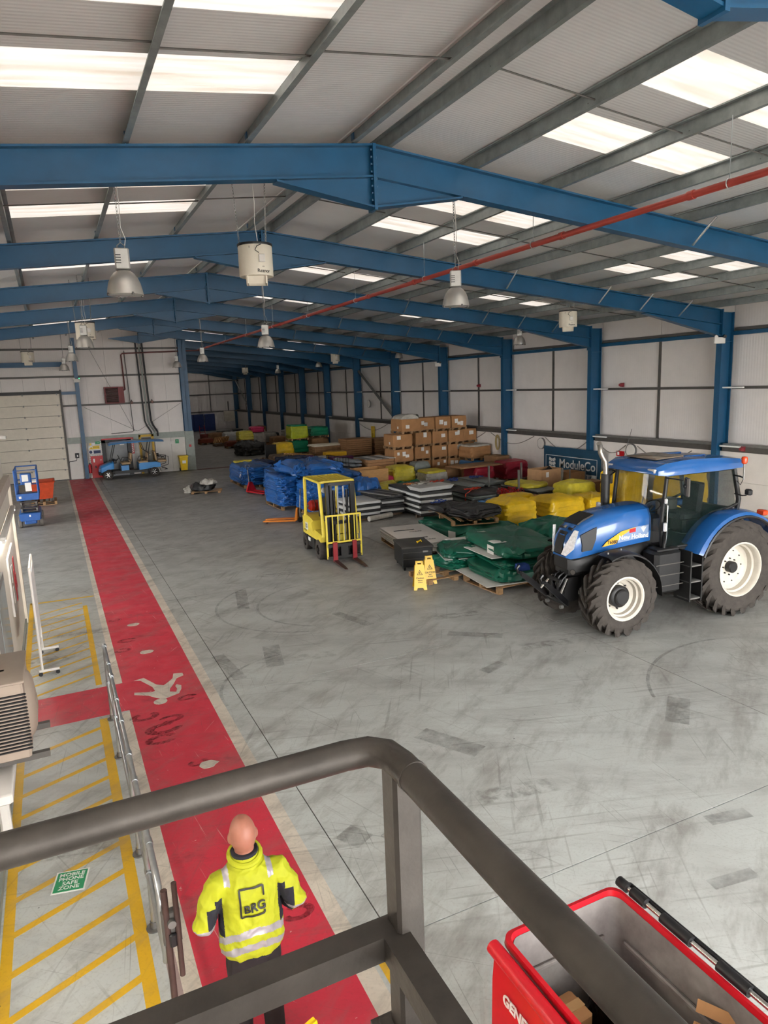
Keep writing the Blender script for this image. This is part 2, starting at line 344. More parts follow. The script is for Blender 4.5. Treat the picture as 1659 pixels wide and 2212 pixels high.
for x, y, w_, d, a in ((2.36, 6.03, .26, .3, .5), (2.75, 5.75, .2, .4, .3), (2.25, 11.15, .22, 1.2, .1), (3.05, 11.25, .3, 1.0, -.2), (5.2, 3.8, .5, .13, -.15), (5.95, 4.45, .5, .16, -.2), (6.05, 8.9, .5, .2, .3), (4.2, 7.2, .3, .9, .5), (7.4, 6.4, .8, .3, .7), (5.0, 12.3, .2, 1.1, .3), (3.4, 14.8, .25, 1.5, -.2), (6.6, 10.3, .22, 1.0, .9)):
    mb = MB(); mb.M = Matrix.Translation((x, y, 0)) @ Matrix.Rotation(a, 4, 'Z'); mb.quad((-w_/2, -d/2, .003), (w_/2, -d/2, .003), (w_/2, d/2, .003), (-w_/2, d/2, .003)); mb.obj('rubber_smear', SMEAR, FL)
for x, y, r, a0, a1 in ((5.0, 13.6, 1.5, 1.6, 4.2), (4.6, 13.9, 1.9, 2.0, 4.4), (9.5, 5.6, 2.4, 1.2, 2.6), (12.0, 5.2, 1.9, 1.0, 2.9), (3.2, 9.9, 1.3, 1.6, 3.3)):
    MB().loft([[(x + q*math.cos(a0 + (a1-a0)*t/24), y + q*math.sin(a0 + (a1-a0)*t/24), .0032) for t in range(25)] for q in (r, r+.05)], False, False).obj('skid_arc', SMEAR, FL)
strip('threshold_strip', 7.5, 10.9, 41.35, 41.75, mat('brown_threshold', '6d4640', .7, var=.2), .008)
strip('yellow_mark', 1.9, 2.0, 4.0, 4.5, YEF)
# phone-zone floor sticker
GREEN = mat('sign_green', '128a56', .4, var=.05)
q = R_(-24); fs = MB(); fs.M = Matrix.Translation((-.315, 6.72, 0)) @ Matrix.Rotation(R_(-12), 4, 'Z')
fs.box((0, 0, .003), (.30, .31, .004)); so = fs.obj('floor_sticker', INKW, FL); so['label'] = 'green and white mobile phone safe zone floor sticker'
fs2 = MB(); fs2.M = fs.M; fs2.box((0, 0, .0055), (.27, .28, .002)); fs2.obj('green_field', GREEN, so)
for i, t in enumerate(('MOBILE', 'PHONE', 'SAFE', 'ZONE')):
    text('lettering', t, .068, INKW, so, fs.M @ Matrix.Translation((0, .094 - .062*i, .0065)), .001, bold=.0012)

# ------------------------------------------------------------------ roof
XA, ZA, SL = 4.75, 8.08, .104
def zr(x, o=0.): return ZA + o - SL*abs(x - XA)
FY = [4.06 + 6.02*k for k in range(-2, 14)]
CE = thing('ceiling', 'pale ribbed roof lining with purlins and rooflights', None, kind='structure')
SKX = [(-7.4, -4.1), (-.35, 2.9), (6.6, 9.85), (13.6, 16.9)]
def slope_box(x0, x1, y0, y1, off, th):
    mb = MB(); vs = []
    return mb.loft([[(x0, y, zr(x0, off)), (x1, y, zr(x1, off)), (x1, y, zr(x1, off+th)), (x0, y, zr(x0, off+th))] for y in (y0, y1)])
for k in range(len(FY)-1):
    a = FY[k]; b_ = FY[k+1]
    cells = [(a, a+1.95, 0), (a+1.95, a+2.9, 1), (a+2.9, a+3.85, 0), (a+3.85, a+4.8, 1), (a+4.8, b_, 0)]
    for y0, y1, sky in cells:
        for s0, s1 in ((-11.6, XA), (XA, 20.7)):
            if not sky: slope_box(s0, s1, y0, y1, .22, .08).obj('roof_panel', LINER, CE); continue
            cut = [q for q in SKX if s0 <= q[0] < s1]; x = s0
            for q in cut:
                if q[0] > x: slope_box(x, q[0], y0, y1, .22, .08).obj('roof_panel', LINER, CE)
                mid = (q[0]+q[1])/2
                for u, v in ((q[0], mid), (mid, q[1])): rl = slope_box(u, v, y0, y1, .225, .012); rl.mi = [0] + [1]*(len(rl.f)-1); rl.obj('rooflight', [ROOFL, WHITEP], CE)
                x = q[1]
            slope_box(x, s1, y0, y1, .22, .08).obj('roof_panel', LINER, CE)
MB().loft([[(XA-.3, y, zr(XA-.3, .20)), (XA, y, zr(XA, .20)), (XA+.3, y, zr(XA+.3, .20)), (XA+.3, y, zr(XA+.3, .22)), (XA, y, zr(XA, .22)), (XA-.3, y, zr(XA-.3, .22))] for y in (FY[0], FY[-1])]).obj('ridge_flashing', LINER, CE)
PX = [4.5, 2.9, 1.3, -.3, -1.9, -3.5, -5.1, -6.7, -8.3, -9.9] + [5.0, 6.55, 8.2, 9.8, 11.4, 13.0, 14.6, 16.2, 17.8, 19.4]
for x in PX:
    s = 1 if x > XA else -1; t = zr(x, .215); b0 = zr(x, .02)
    prof = [(0, b0), (.075*s, b0), (.075*s, b0+.02), (.008*s, b0+.02), (.008*s, t-.02), (-.067*s, t-.02), (-.067*s, t), (0, t)]
    MB().prism([(x+u, z) for u, z in prof], FY[0], FY[-1], 'xz').obj('purlin', GALV, CE)
for k in range(1, len(FY)-1):
    y = (FY[k]+FY[k+1])/2 + .25
    for i, x in enumerate(sorted(PX)):
        xs_ = sorted(PX)
        if i+1 < len(xs_) and x > -4 and not (x == 4.5): MB().cyl((x, y + (.12 if i % 2 else 0), zr(x, .08)), (xs_[i+1], y + (.12 if i % 2 else 0), zr(xs_[i+1], .08)), .012, n=5).obj('sag_rod', DKGREY, CE)

# ------------------------------------------------------------------ portal frames
RD = .46
def rafter(mb, x0, x1):
    def seg(o0, o1, w_):
        mb.loft([[(x, -w_/2, zr(x, -o0)), (x, w_/2, zr(x, -o0)), (x, w_/2, zr(x, -o1)), (x, -w_/2, zr(x, -o1))] for x in (x0, x1)])
    seg(0, .028, .21); seg(RD-.028, RD, .21); seg(.028, RD-.028, .02)
ME = {}
mb = MB(); rafter(mb, XA, 19.75); ME['r'] = mb.mesh('rafter', BLUE)
mb = MB(); rafter(mb, XA, -10.25); ME['l'] = mb.mesh('rafter', BLUE)
def column(mb, xi, xo, zt, s):
    x0, x1 = min(xi, xo), max(xi, xo)
    mb.b2(xi, xi + .028*s, -.105, .105, 0, zt); mb.b2(xo, xo - .028*s, -.105, .105, 0, zt); mb.b2(x0+.02, x1-.02, -.01, .01, 0, zt)

mb = MB(); column(mb, 19.75, 20.28, zr(20.28) - .02, 1); mb.b2(19.78, 20.25, -.1, .1, zr(19.75, -1.0), zr(19.75, -.98)); ME['cr'] = mb.mesh('column', BLUE)
mb = MB(); column(mb, -10.25, -10.78, zr(-10.78) - .02, -1); ME['cl'] = mb.mesh('column', BLUE)
def haunch(mb, xe, xs_, zb):
    s = 1 if xe > xs_ else -1
    mb.prism([(xs_, zr(xs_, -RD)), (xe, zr(xe, -RD)), (xe, zb)], -.01, .01, 'xz')
    dx, dz = xe-xs_, zb-zr(xs_, -RD); 
    mb.loft([[(x, -.105, z), (x, .105, z), (x, .105, z-.028), (x, -.105, z-.028)] for x, z in ((xs_-.05*s, zr(xs_, -RD)), (xe, zb))])
mb = MB(); haunch(mb, 19.75, 16.5, 5.72); mb.b2(19.72, 19.752, -.13, .13, 5.6, zr(19.75, .02)); ME['hr'] = mb.mesh('eaves_haunch', BLUE)
mb = MB(); haunch(mb, -10.25, -7.0, 5.72); ME['hl'] = mb.mesh('eaves_haunch', BLUE)
mb = MB()
for s in (-1, 1):
    mb.prism([(XA, zr(XA, -RD)), (XA + 1.5*s, zr(XA+1.5*s, -RD)), (XA, 7.2)], -.01, .01, 'xz')
    mb.loft([[(x, -.105, z), (x, .105, z), (x, .105, z-.028), (x, -.105, z-.028)] for x, z in ((XA+1.52*s, zr(XA+1.52*s, -RD)), (XA+.02*s, 7.22))])
mb.b2(XA-.025, XA+.025, -.12, .12, 7.16, ZA); ME['ah'] = mb.mesh('apex_haunch', BLUE)
mb = MB()
for i in range(8):
    for s in (-1, 1):
        for q in (-1, 1): mb.cyl((XA + .025*q, .07*s, 7.3 + .1*i), (XA + .05*q, .07*s, 7.3 + .1*i), .018, n=6)
ME['bolt'] = mb.mesh('bolt_row', BLUE)
mb = MB(); mb.box((0, 0, .08), (.012, .09, .17)); ME['cleat'] = mb.mesh('purlin_cleat', BLUE)
mb = MB(); mb.cyl((0, -.09, 0), (-.02, -.62, .40), .022, n=6); ME['fly'] = mb.mesh('fly_brace', GALVB)
for k, y in enumerate(FY):
    lab = {2: 'largest full blue steel portal frame crossing the top of the view', 1: 'blue steel portal frame cut off by the top right corner of the view'}.get(k, 'blue steel portal frame, %s of the row going down the hall' % {0: 'one behind the viewer', 3: 'second full one', 4: 'third full one', 5: 'fourth full one', 6: 'fifth full one', 7: 'sixth full one, just before the inner end wall', 15: 'farthest one, at the end wall'}.get(k, '%d%s from the end wall' % (16-k, {2: 'nd', 3: 'rd'}.get(16-k, 'th'))))
    fr = thing('portal_frame', lab, 'steel frame', (0, y, 0), 0, 'blue portal frames', 'structure')
    if k < 8: put('rafter', ME['l'], fr); put('column', ME['cl'], fr); put('eaves_haunch', ME['hl'], fr)
    put('rafter', ME['r'], fr); put('column', ME['cr'], fr); put('eaves_haunch', ME['hr'], fr); a = put('apex_haunch', ME['ah'], fr)
    put('bolt_row', ME['bolt'], a)
    if 0 < k < 9:
        for x in PX:
            if x > -3: put('purlin_cleat', ME['cleat'], fr, (x + (.04 if x > XA else -.04), 0, zr(x)))
        for x in (11.4, 14.6, 16.2, 17.8): put('fly_brace', ME['fly'], fr, (x, 0, zr(x, -RD + .04)))

# ------------------------------------------------------------------ right wall
WX = 20.42; BX = 20.04
WR = thing('wall_right', 'white clad side wall with steel rails above white blockwork', None, kind='structure')
for k in range(len(FY)-1):
    a, b_ = FY[k], FY[k+1]; m_ = (a+b_)/2
    for y0, y1 in ((a, m_), (m_, b_)):
        for z0, z1 in ((2.2, 4.03), (4.07, 5.85), (5.9, zr(WX, .29))):
            MB().b2(WX, WX+.08, y0+.008, y1-.008, z0, z1).obj('cladding_panel', CLAD, WR)
    for z0, z1 in ((0, 1.0), (1.008, 1.98)): MB().b2(BX, WX+.1, a+.006, b_-.006, z0, z1).obj('block_panel', BLOCK, WR)
    MB().b2(WX-.06, WX, m_-.04, m_+.04, 2.2, 5.9).obj('mullion', DKGREY, WR)
    MB().b2(WX-.1, WX, a+.1, b_-.1, 4.0, 4.09).obj('side_rail', DKGREY, WR)
    mb = MB(); mb.b2(BX-.04, WX, a+.11, b_-.11, 1.98, 2.16); mb.obj('ledge', DKGREY, WR)
    mb = MB(); mb.b2(BX-.02, BX+.06, a+.11, b_-.11, 2.16, 2.24); mb.obj('cable_tray', STEEL, WR)
    mb = MB(); mb.b2(WX-.2, WX-.04, a+.1, b_-.1, 5.72, 5.84); mb.obj('eaves_tie', BLUE, WR)
    MB().b2(WX-.1, WX, a+.1, b_-.1, 5.86, 5.96).obj('side_rail', DKGREY, WR)
for y0, y1 in ((FY[8]+.2, FY[9]-.2), (FY[14]+.2, FY[15]-.2)):
    MB().cyl((WX-.35, y1, 5.5), (WX-.35, y0, 2.3), .09, n=10).obj('diagonal_brace', STEEL, WR)
MB().b2(WX-.2, WX+.2, FY[0]-.1, FY[0], 0, 6.5).obj('block_panel', BLOCK, WR)

# ------------------------------------------------------------------ inner end wall at y=42
YF = 42.0
WF = thing('wall_far', 'white panelled inner end wall with grey rails and flashing', None, kind='structure')
for i, x in enumerate([-11.5 + 1.04*q for q in range(18)]):
    x1 = x + 1.04
    for z0, z1 in ((2.28, 4.0), (4.06, 5.55), (5.62, 7.0), (7.06, min(zr(x, .2), zr(x1, .2)))):
        if x < .6 and z0 < 4.5:
            if x < -4.2: MB().b2(x+.004, x1-.004, YF, YF+.1, z0, z1).obj('wall_panel', CLADX, WF)
            elif z0 > 4 and x1 < 1: MB().b2(x+.004, min(x1-.004, .69), YF, YF+.1, 4.85, z1).obj('wall_panel', CLADX, WF)
            if not (x1 > .62): continue
            MB().b2(.7, x1-.004, YF, YF+.1, z0, z1).obj('wall_panel', CLADX, WF); continue
        MB().b2(x+.004, x1-.004, YF, YF+.1, z0, z1).obj('wall_panel', CLADX, WF)
for z in (4.02, 5.58, 7.03): MB().b2(.7 if z < 5 else -11.5, 7.2, YF-.08, YF, z-.05, z+.05).obj('side_rail', DKGREY, WF)
MB().b2(.66, 7.5, YF-.14, YF+.1, 1.95, 2.28).obj('flashing', DADO, WF)
for x0, x1 in ((.66, 1.35), (1.7, 3.1), (5.3, 6.2), (6.2, 7.0)): MB().b2(x0, x1-.01, YF-.12, YF+.1, 0, 1.95).obj('lower_panel', WHITEP, WF)
MB().b2(4.4, 4.55, YF-.12, YF+.1, 0, 1.95).obj('lower_panel', WHITEP, WF)
MB().b2(7.0, 7.5, YF-.2, YF+.1, 0, 2.28).obj('end_flashing', DADO, WF)
MB().b2(-11.5, -4.2, YF-.1, YF+.1, 0, 2.28).obj('lower_panel', WHITEP, WF)
mb = MB(); mb.b2(1.42, 1.62, YF-.34, YF-.31, 0, 7.6); mb.b2(1.42, 1.62, YF-.08, YF-.05, 0, 7.6); mb.b2(1.51, 1.53, YF-.32, YF-.06, 0, 7.6); mb.obj('gable_post', BLUE, WF)
mb = MB(); mb.b2(7.0, 7.42, YF-.4, YF-.37, 2.28, 7.5); mb.b2(7.0, 7.42, YF-.05, YF-.02, 2.28, 7.5); mb.b2(7.2, 7.22, YF-.4, YF-.02, 2.28, 7.5); mb.obj('gable_post', BLUE, WF)
MB().b2(.7, 1.42, YF-.3, YF-.15, 4.62, 4.78).obj('door_lintel', BLUE, WF)
MB().b2(-4.5, .9, YF-.35, YF-.12, 6.1, 6.35).obj('door_header', BLUE, WF)
MB().b2(-4.4, .72, YF+.02, YF+.12, 0, 5.6).obj('door_backing', DKGREY, WF)
MB().b2(2.2, 7.2, YF+.02, YF+.12, 0, 2.3).obj('lower_backing', WHITEP, WF)
MB().b2(.6, 2.3, YF+.03, YF+.12, 0, 2.3).obj('lower_backing', WHITEP, WF)
MB().b2(-11.6, 7.4, YF+.1, YF+.16, 0, 8.4).obj('outer_skin', WHITEP, WF)
D1 = thing('door_1', 'large white sectional overhead door of wide horizontal panels', None, kind='structure')
pz = 4.68/8
for i in range(8):
    mb = MB(); mb.cbox((-1.75, YF-.06, pz*(i+.5)), (4.7, .06, pz-.012), .012); mb.obj('door_panel', CREAM, D1)
    for x in (-3.6, -1.2, .45): MB().box((x, YF-.1, pz*(i+1)-.02), (.07, .03, .09)).obj('hinge', STEEL, D1)
mb = MB(); mb.b2(.6, .7, YF-.16, YF-.02, 0, 4.9); mb.obj('door_track', DKGREY, D1)
MB().b2(-4.2, .7, YF-.2, YF-.02, 4.7, 4.82).obj('door_head_seal', BLACK, D1)
MB().b2(-4.2, .62, YF-.1, YF-.02, 0, .03).obj('door_bottom_seal', BLACK, D1)
# far end wall, inner side wall, left wall and back wall
YE = 82.4
W2 = thing('wall_end', 'white panelled wall at the far end of the hall', None, kind='structure')
for i in range(13):
    x0 = 7.4 + i*1.03
    for z0, z1 in ((0, 1.98), (2.16, 4.0), (4.08, 5.55), (5.62, zr(x0+1.03, .2))): MB().b2(x0+.004, x0+1.026, YE, YE+.1, z0, z1).obj('wall_panel', CLADX, W2)
for z in (2.07, 4.04, 5.58): MB().b2(7.4, 20.4, YE-.1, YE+.05, z-.07, z+.07).obj('side_rail', DKGREY, W2)
for x in (11, 14, 17): MB().b2(x-.05, x+.05, YE-.08, YE, 2.1, 7.0).obj('mullion', DKGREY, W2)
MB().b2(7.4, 20.5, YE+.1, YE+.15, 0, 8.2).obj('outer_skin', WHITEP, W2)
MB().b2(WX+.08, WX+.12, FY[0], FY[-1]+.3, 0, 6.9).obj('outer_skin', WHITEP, WR)
tag(MB().b2(7.35, 7.45, YF+.1, YE, 0, 7.9).obj('wall_inner', WHITEP), 'white partition running back from the inner end wall', None, kind='structure')
WL = thing('wall_left', 'unseen white clad left wall with openings added to let daylight in', None, kind='structure')
for k in range(len(FY)-1):
    if FY[k] < 42:
        z0 = 0
        if 15 < FY[k] < 23: z0 = 5.2; MB().b2(-11.6, -11.5, FY[k]+5.2, FY[k+1], 0, 5.2).obj('cladding_panel', CLAD, WL); MB().b2(-11.6, -11.5, FY[k], FY[k]+.8, 0, 5.2).obj('cladding_panel', CLAD, WL)  # hidden openings added so daylight reaches the right wall and roof
        MB().b2(-11.6, -11.5, FY[k], FY[k+1], z0, 6.8).obj('cladding_panel', CLAD, WL)
WB = thing('wall_back', 'unseen white wall behind the viewer with a wide opening added for daylight', None, kind='structure')
yb = FY[0]
for x0, x1, z0, z1 in ((-11.6, -2.0, 0, 7.9), (18.5, 20.6, 0, 7.2), (-2.0, 18.5, 6.0, 7.9)): MB().b2(x0, x1, yb-.15, yb, z0, z1).obj('wall_panel', CLADX, WB)  # unseen opening, assumed wide and set close to brighten the near floor
YARD = mat('pale_concrete', 'bdb8b0', .9)  # kept pale so the unseen yards bounce daylight up to the roof
tag(MB().b2(-90, -11.65, -15, 82, -.3, -.02).obj('ground', YARD), 'unseen pale concrete yard bouncing daylight through the added left openings', None, kind='structure')
tag(MB().b2(-90, 80, -90, -15.05, -.3, -.02).obj('ground', YARD), 'unseen pale concrete yard bouncing daylight through the added back opening', None, kind='structure')
# ------------------------------------------------------------------ office wall on the left with its fittings
WO = thing('wall_office', 'white office wall along the left edge of the walkway', None, kind='structure')
OX = -.92
MB().b2(OX-.3, OX, -6, 15.8, 0, 2.86).obj('lower_panel', mat('office_white', 'dfd8cc', .45, var=.05), WO)
MB().b2(OX-.36, OX-.06, -6, 15.8, 3.06, 7.2).obj('upper_panel', mat('office_white', 'dfd8cc'), WO)
MB().b2(OX-.34, OX+.05, -6, 15.86, 2.86, 3.06).obj('ledge', mat('ledge_paint', 'b9aea4', .5), WO)
MB().b2(OX-.3, OX+.05, 15.62, 15.84, 0, 2.86).obj('corner_post', CREAM, WO)
MB().b2(OX, OX+.03, -6, 15.6, 0, .1).obj('skirting', DADO, WO)
MB().b2(-11.5, OX-.3, 15.5, 15.8, 0, 7.2).obj('return_panel', CREAM, WO)
mb = MB(); mb.b2(OX, OX+.05, 9.9, 11.3, .9, 2.1); o = mb.obj('window_1', mat('window_frame_grey', '6d6b68', .4), WO)
MB().b2(OX+.035, OX+.055, 9.98, 11.22, .98, 2.02).obj('pane', mat('office_glass', '9aa6a8', .08, var=.1), o)
def batten(y0, y1, z, label):
    t = thing('tube_light', label, 'light', (OX + .06, (y0+y1)/2, z), 0, 'tube lights on the office wall'); L_ = y1-y0
    MB().cbox((0, 0, .05), (.09, L_, .06), .015).obj('housing', WHITEP, t)
    MB().cyl((.01, -L_/2+.04, 0), (.01, L_/2-.04, 0), .022, n=10).obj('tube', TUBEM, t)
    for s in (-1, 1): MB().box((.01, s*(L_/2-.03), .01), (.05, .03, .07)).obj('end_cap', WHITEP, t)
batten(11.9, 15.4, 2.42, 'lit tube light on the office wall below its ledge')
batten(2.6, 5.6, 2.62, 'lit tube light on the office wall below the landing')
t = thing('notice_board', 'white notice board with red leaflets on office wall', 'notice board', (OX, 13.6, 0))
MB().b2(0, .03, -.75, .75, .95, 1.95).obj('board', WHITEP, t)
for y, z, h in ((.3, 1.62, .3), (.12, 1.4, .34), (.42, 1.3, .26), (.22, 1.12, .24)): MB().b2(.03, .04, y-.1, y+.1, z-h/2, z+h/2).obj('leaflet', RED, t)
for y, z in ((-.3, 1.6), (-.35, 1.25)): MB().b2(.03, .036, y-.1, y+.1, z-.14, z+.14).obj('leaflet', PAPER, t)
t = thing('security_camera', 'small white security camera on the office corner', 'camera', (OX-.02, 15.86, 3.82))
MB().cyl((-.06, -.02, 0), (.02, .0, .01), .022, n=8).obj('bracket', WHITEP, t); MB().cyl((.0, .0, .0), (.1, .0, -.01), .042, .036, n=12).obj('body', WHITEP, t); MB().cyl((.1, 0, -.01), (.104, 0, -.011), .026, n=12).obj('lens', BLACK, t)
# air conditioner
ACM = mat('ac_beige', '94867a', .5, var=.05)
t = thing('air_conditioner', 'beige outdoor air conditioning unit bracketed to office wall', 'air conditioner', (0, 0, 0))
MB().cbox((-.70, 7.42, 1.6), (.38, .86, .76), .02).obj('casing', ACM, t)
MB().cbox((-.70, 7.42, 1.985), (.41, .89, .03), .012).obj('lid', ACM, t)
for i in range(17): MB().cbox((-.64, 6.985, 1.32 + .034*i), (.30, .02, .017), .008).obj('louvre_slot', BLACK, t)
prof = [(.0, .075), (.12, .075), (.24, .06), (.31, .03), (.34, 0)]
mb = MB(); mb.lathe(prof, 28, (-.51, 7.42, 1.6), 'x'); g = mb.obj('fan_grille', ACM, t)
for q in (.08, .14, .2, .26, .31): MB().tube([(-.505 + .078*(1-(q/.34)**2), 7.42 + q*math.cos(a*PI/14), 1.6 + q*math.sin(a*PI/14)) for a in range(28)], .004, 4, closed=True).obj('grille_ring', mat('ac_dark', '8a7b6d', .5), g)
for y in (7.12, 7.78): mb = MB(); mb.b2(-.92, -.36, y-.03, y+.03, 1.14, 1.2); mb.b2(-.92, -.88, y-.03, y+.03, .85, 1.2); mb.obj('bracket', DKGREY, t)
MB().box((-.72, 7.35, 1.998), (.09, .05, .004)).obj('data_label', PAPER, t)
t = thing('wall_trunking', 'white cable trunking box below the air conditioner', 'trunking', (0, 0, 0))
MB().cbox((-.80, 7.2, 1.0), (.22, 1.0, .1), .02).obj('tray', WHITEP, t); MB().cbox((-.86, 7.5, .5), (.1, .12, 1.0), .02).obj('riser', WHITEP, t)
# mobile whiteboard seen from its edge
t = thing('mobile_whiteboard', 'white mobile display board on castors beside the office wall', 'whiteboard', (-.58, 12.95, 0))
MB().cbox((0, 0, 1.15), (.035, 1.1, 1.2), .012).obj('board', INKW, t)
for s in (-1, 1):
    MB().tube([(0, s*.57, .1), (0, s*.57, 1.85)], .02, 8).obj('upright', WHITEP, t); MB().b2(-.05, .26, s*.57-.02, s*.57+.02, .07, .11).obj('foot', WHITEP, t)
    for x in (-.03, .23): mb = MB(); mb.cyl((x, s*.57-.014, .033), (x, s*.57+.014, .033), .033, n=12); mb.obj('castor', BLACK, t)
MB().tube([(0, -.57, .3), (0, .57, .3)], .015, 8).obj('cross_bar', WHITEP, t); MB().tube([(0, -.57, 1.85), (0, .57, 1.85)], .018, 8).obj('top_bar', WHITEP, t)

# ------------------------------------------------------------------ galvanised barrier along the walkway
t = thing('tubular_barrier', 'galvanised tubular handrail barrier beside the red walkway', 'handrail', (.33, 0, 0))
MB().tube([(0, 10.12, .04), (0, 10.12, 1.02), (0, 10.06, 1.1), (0, 4.95, 1.1), (0, 4.80, 1.06), (0, 4.74, .96), (0, 4.72, .5)], .026, 10).obj('top_rail', GALVB, t)
MB().tube([(0, 10.12, .55), (0, 4.74, .55)], .024, 10).obj('mid_rail', GALVB, t)
for y in (10.12, 8.95, 6.82, 5.72):
    MB().cyl((0, y, .01), (0, y, 1.08), .024, n=10).obj('post', GALVB, t)
    mb = MB(); mb.cyl((0, y, 0), (0, y, .012), .07, n=14); mb.cyl((0, y, .01), (0, y, .07), .034, n=12); mb.obj('base_flange', STEEL, t)
    for z in (.55, 1.1): MB().cyl((0, y-.045, z), (0, y+.045, z), .034, n=10).obj('clamp', GALVB, t)
for y in (9.4, 8.2, 7.6, 6.3, 5.3): MB().cyl((0, y-.04, 1.1), (0, y+.04, 1.1), .032, n=10).obj('sleeve', GALVB, t)
RUST = mat('rusty_brown_steel', '4a3733', .6, .3, var=.3)
t = thing('gate_latch_post', 'brown steel gate post with sliding latch at barrier end', 'gate post', (.35, 4.62, 0))
MB().cyl((0, 0, 0), (0, 0, 1.15), .024, n=10).obj('post', RUST, t); MB().cyl((.07, -.02, .45), (.07, -.02, 1.2), .02, n=10).obj('slide_bolt', RUST, t)
MB().cbox((.03, .02, .84), (.13, .06, .26), .012).obj('latch_plate', DKGREY, t); MB().cyl((.03, -.02, .9), (.03, -.055, .9), .03, n=10).obj('latch_bolt', STEEL, t); MB().cbox((.03, -.03, .76), (.05, .03, .1), .01).obj('latch_lever', BLACK, t)

# ------------------------------------------------------------------ landing rail in front of the viewer
RAILM = mat('worn_grey_steel', '47423e', .5, .4, var=.35, scale=7., bump=.1, bscale=25)
t = thing('landing_guardrail', 'dark grey tubular guardrail corner in front of the landing', 'guardrail', (0, 0, 0))
cx, cy, cz = .445, .985, 4.0
MB().tube([(-.9, cy, cz), (cx-.07, cy, cz), (cx-.03, cy-.006, cz), (cx-.006, cy-.03, cz), (cx, cy-.07, cz), (cx, -1.2, cz)], .0245, 20).obj('top_rail', RAILM, t)
MB().cyl((cx, cy-.105, cz), (cx, cy-.112, cz), .0262, n=20).obj('weld_band', RAILM, t)
MB().cbox((cx+.005, cy-.055, 3.74), (.05, .05, .5), .006).obj('post', RAILM, t)
q = .0225; mx0, my0 = cx-.022, cy-.05
mb = MB(); mb.loft([[(-.9, my0-q, 3.68-q), (-.9, my0+q, 3.68-q), (-.9, my0+q, 3.68+q), (-.9, my0-q, 3.68+q)], [(mx0-q, my0-q, 3.68-q), (mx0+q, my0+q, 3.68-q), (mx0+q, my0+q, 3.68+q), (mx0-q, my0-q, 3.68+q)], [(mx0-q, -1.2, 3.68-q), (mx0+q, -1.2, 3.68-q), (mx0+q, -1.2, 3.68+q), (mx0-q, -1.2, 3.68+q)]]); mb.obj('mid_rail', RAILM, t)
mb = MB(); mb.cbox((cx+.03, cy-.09, 3.494), (.14, .14, .012), .004); pl = mb.obj('base_plate', RAILM, t)
for dx, dy in ((.075, -.03), (.075, -.13), (-.02, -.13)): MB().cyl((cx+dx, cy+dy-.01, 3.5), (cx+dx, cy+dy-.01, 3.512), .011, n=6).obj('bolt', STEEL, pl)
t = thing('landing', 'steel landing under the viewer', 'platform', (0, 0, 0), 0, None, 'structure')
MB().b2(cx-.05, cx+.1, -1.6, cy-.01, 3.2, 3.488).obj('edge_beam', RAILM, t); MB().b2(-.9, cx-.05, -1.6, cy-.02, 3.1, 3.16).obj('deck', STEEL, t)
MB().b2(-.9, cx-.05, cy-.1, cy-.02, 3.16, 3.3).obj('toe_board', RAILM, t)
for x in (cx,): MB().b2(x-.05, x+.05, .1, .2, 0, 3.2).obj('support_post', RAILM, t)

# ------------------------------------------------------------------ services under the roof
BELL = mat('spun_aluminium', 'd2cec8', .34, .75, var=.05); LENS = mat('lamp_glass', 'b9beba', .1, var=.05)
def lamp_proto():
    t = thing('high_bay_lamp', 'x', 'lamp', (0, 0, 0), 0, 'high bay lamps')
    prof = [(.05, .33), (.09, .325), (.14, .29), (.185, .23), (.215, .16), (.235, .07), (.245, 0), (.238, 0), (.22, .08), (.13, .27), (.04, .31)]
    MB().lathe(prof, 28).obj('reflector', BELL, t)
    MB().lathe([(.0, -.012), (.15, -.01), (.238, .004), (.238, .014), (.0, .014)], 28).obj('lens', LENS, t)
    g = MB().cbox((0, 0, .48), (.2, .16, .28), .02).obj('gear_box', mat('gear_grey', 'a9a7a3', .4, .4), t)
    for i in range(4): MB().box((-.05, -.083, .42 + .035*i), (.07, .01, .012)).obj('vent_slot', BLACK, g)
    MB().tube([(-.05, 0, .62), (-.05, 0, .66), (0, 0, .7), (.05, 0, .66), (.05, 0, .62)], .007, 6).obj('hook', STEEL, t)
    for a in range(4): MB().box((.243*math.cos(a*PI/2+.4), .243*math.sin(a*PI/2+.4), 0), (.025, .025, .035), rz=a*PI/2+.4).obj('clip', DKGREY, t)
    return t
LP = lamp_proto()
LAMPS = [(1.15, 10.7, 5.95, 'high bay lamp hanging at upper left, largest one, left of the nearest fan heater'), (6.9, 11.26, 5.93, 'high bay lamp hanging under the red pipe at right of centre'),
 (5.85, 20.0, 5.75, 'high bay lamp hanging in the middle, below the third blue frame'), (17.2, 23.3, 5.92, 'high bay lamp hanging near the right wall, below the eaves haunch'),
 (1.14, 22.2, 5.92, 'high bay lamp hanging directly behind the fan heater above the walkway'), (1.09, 32.2, 5.98, 'high bay lamp hanging before the blue gable post, right of its neighbour'),
 (6.5, 32.4, 5.85, 'high bay lamp hanging just right of the tall blue column of the inner wall'), (19.2, 37.9, 6.05, 'high bay lamp hanging close to the right wall above the carton tower'),
 (6.75, 40.9, 5.9, 'high bay lamp hanging before the inner end wall, right of its black pipes'), (.95, 40.0, 5.85, 'high bay lamp hanging before the door, lowest left of the gable post'),
 (18.2, 49.0, 5.95, 'high bay lamp hanging in the far hall, nearer of two by the right wall'), (16.8, 54.6, 5.7, 'high bay lamp hanging in the far hall, farther of two by the right wall')]
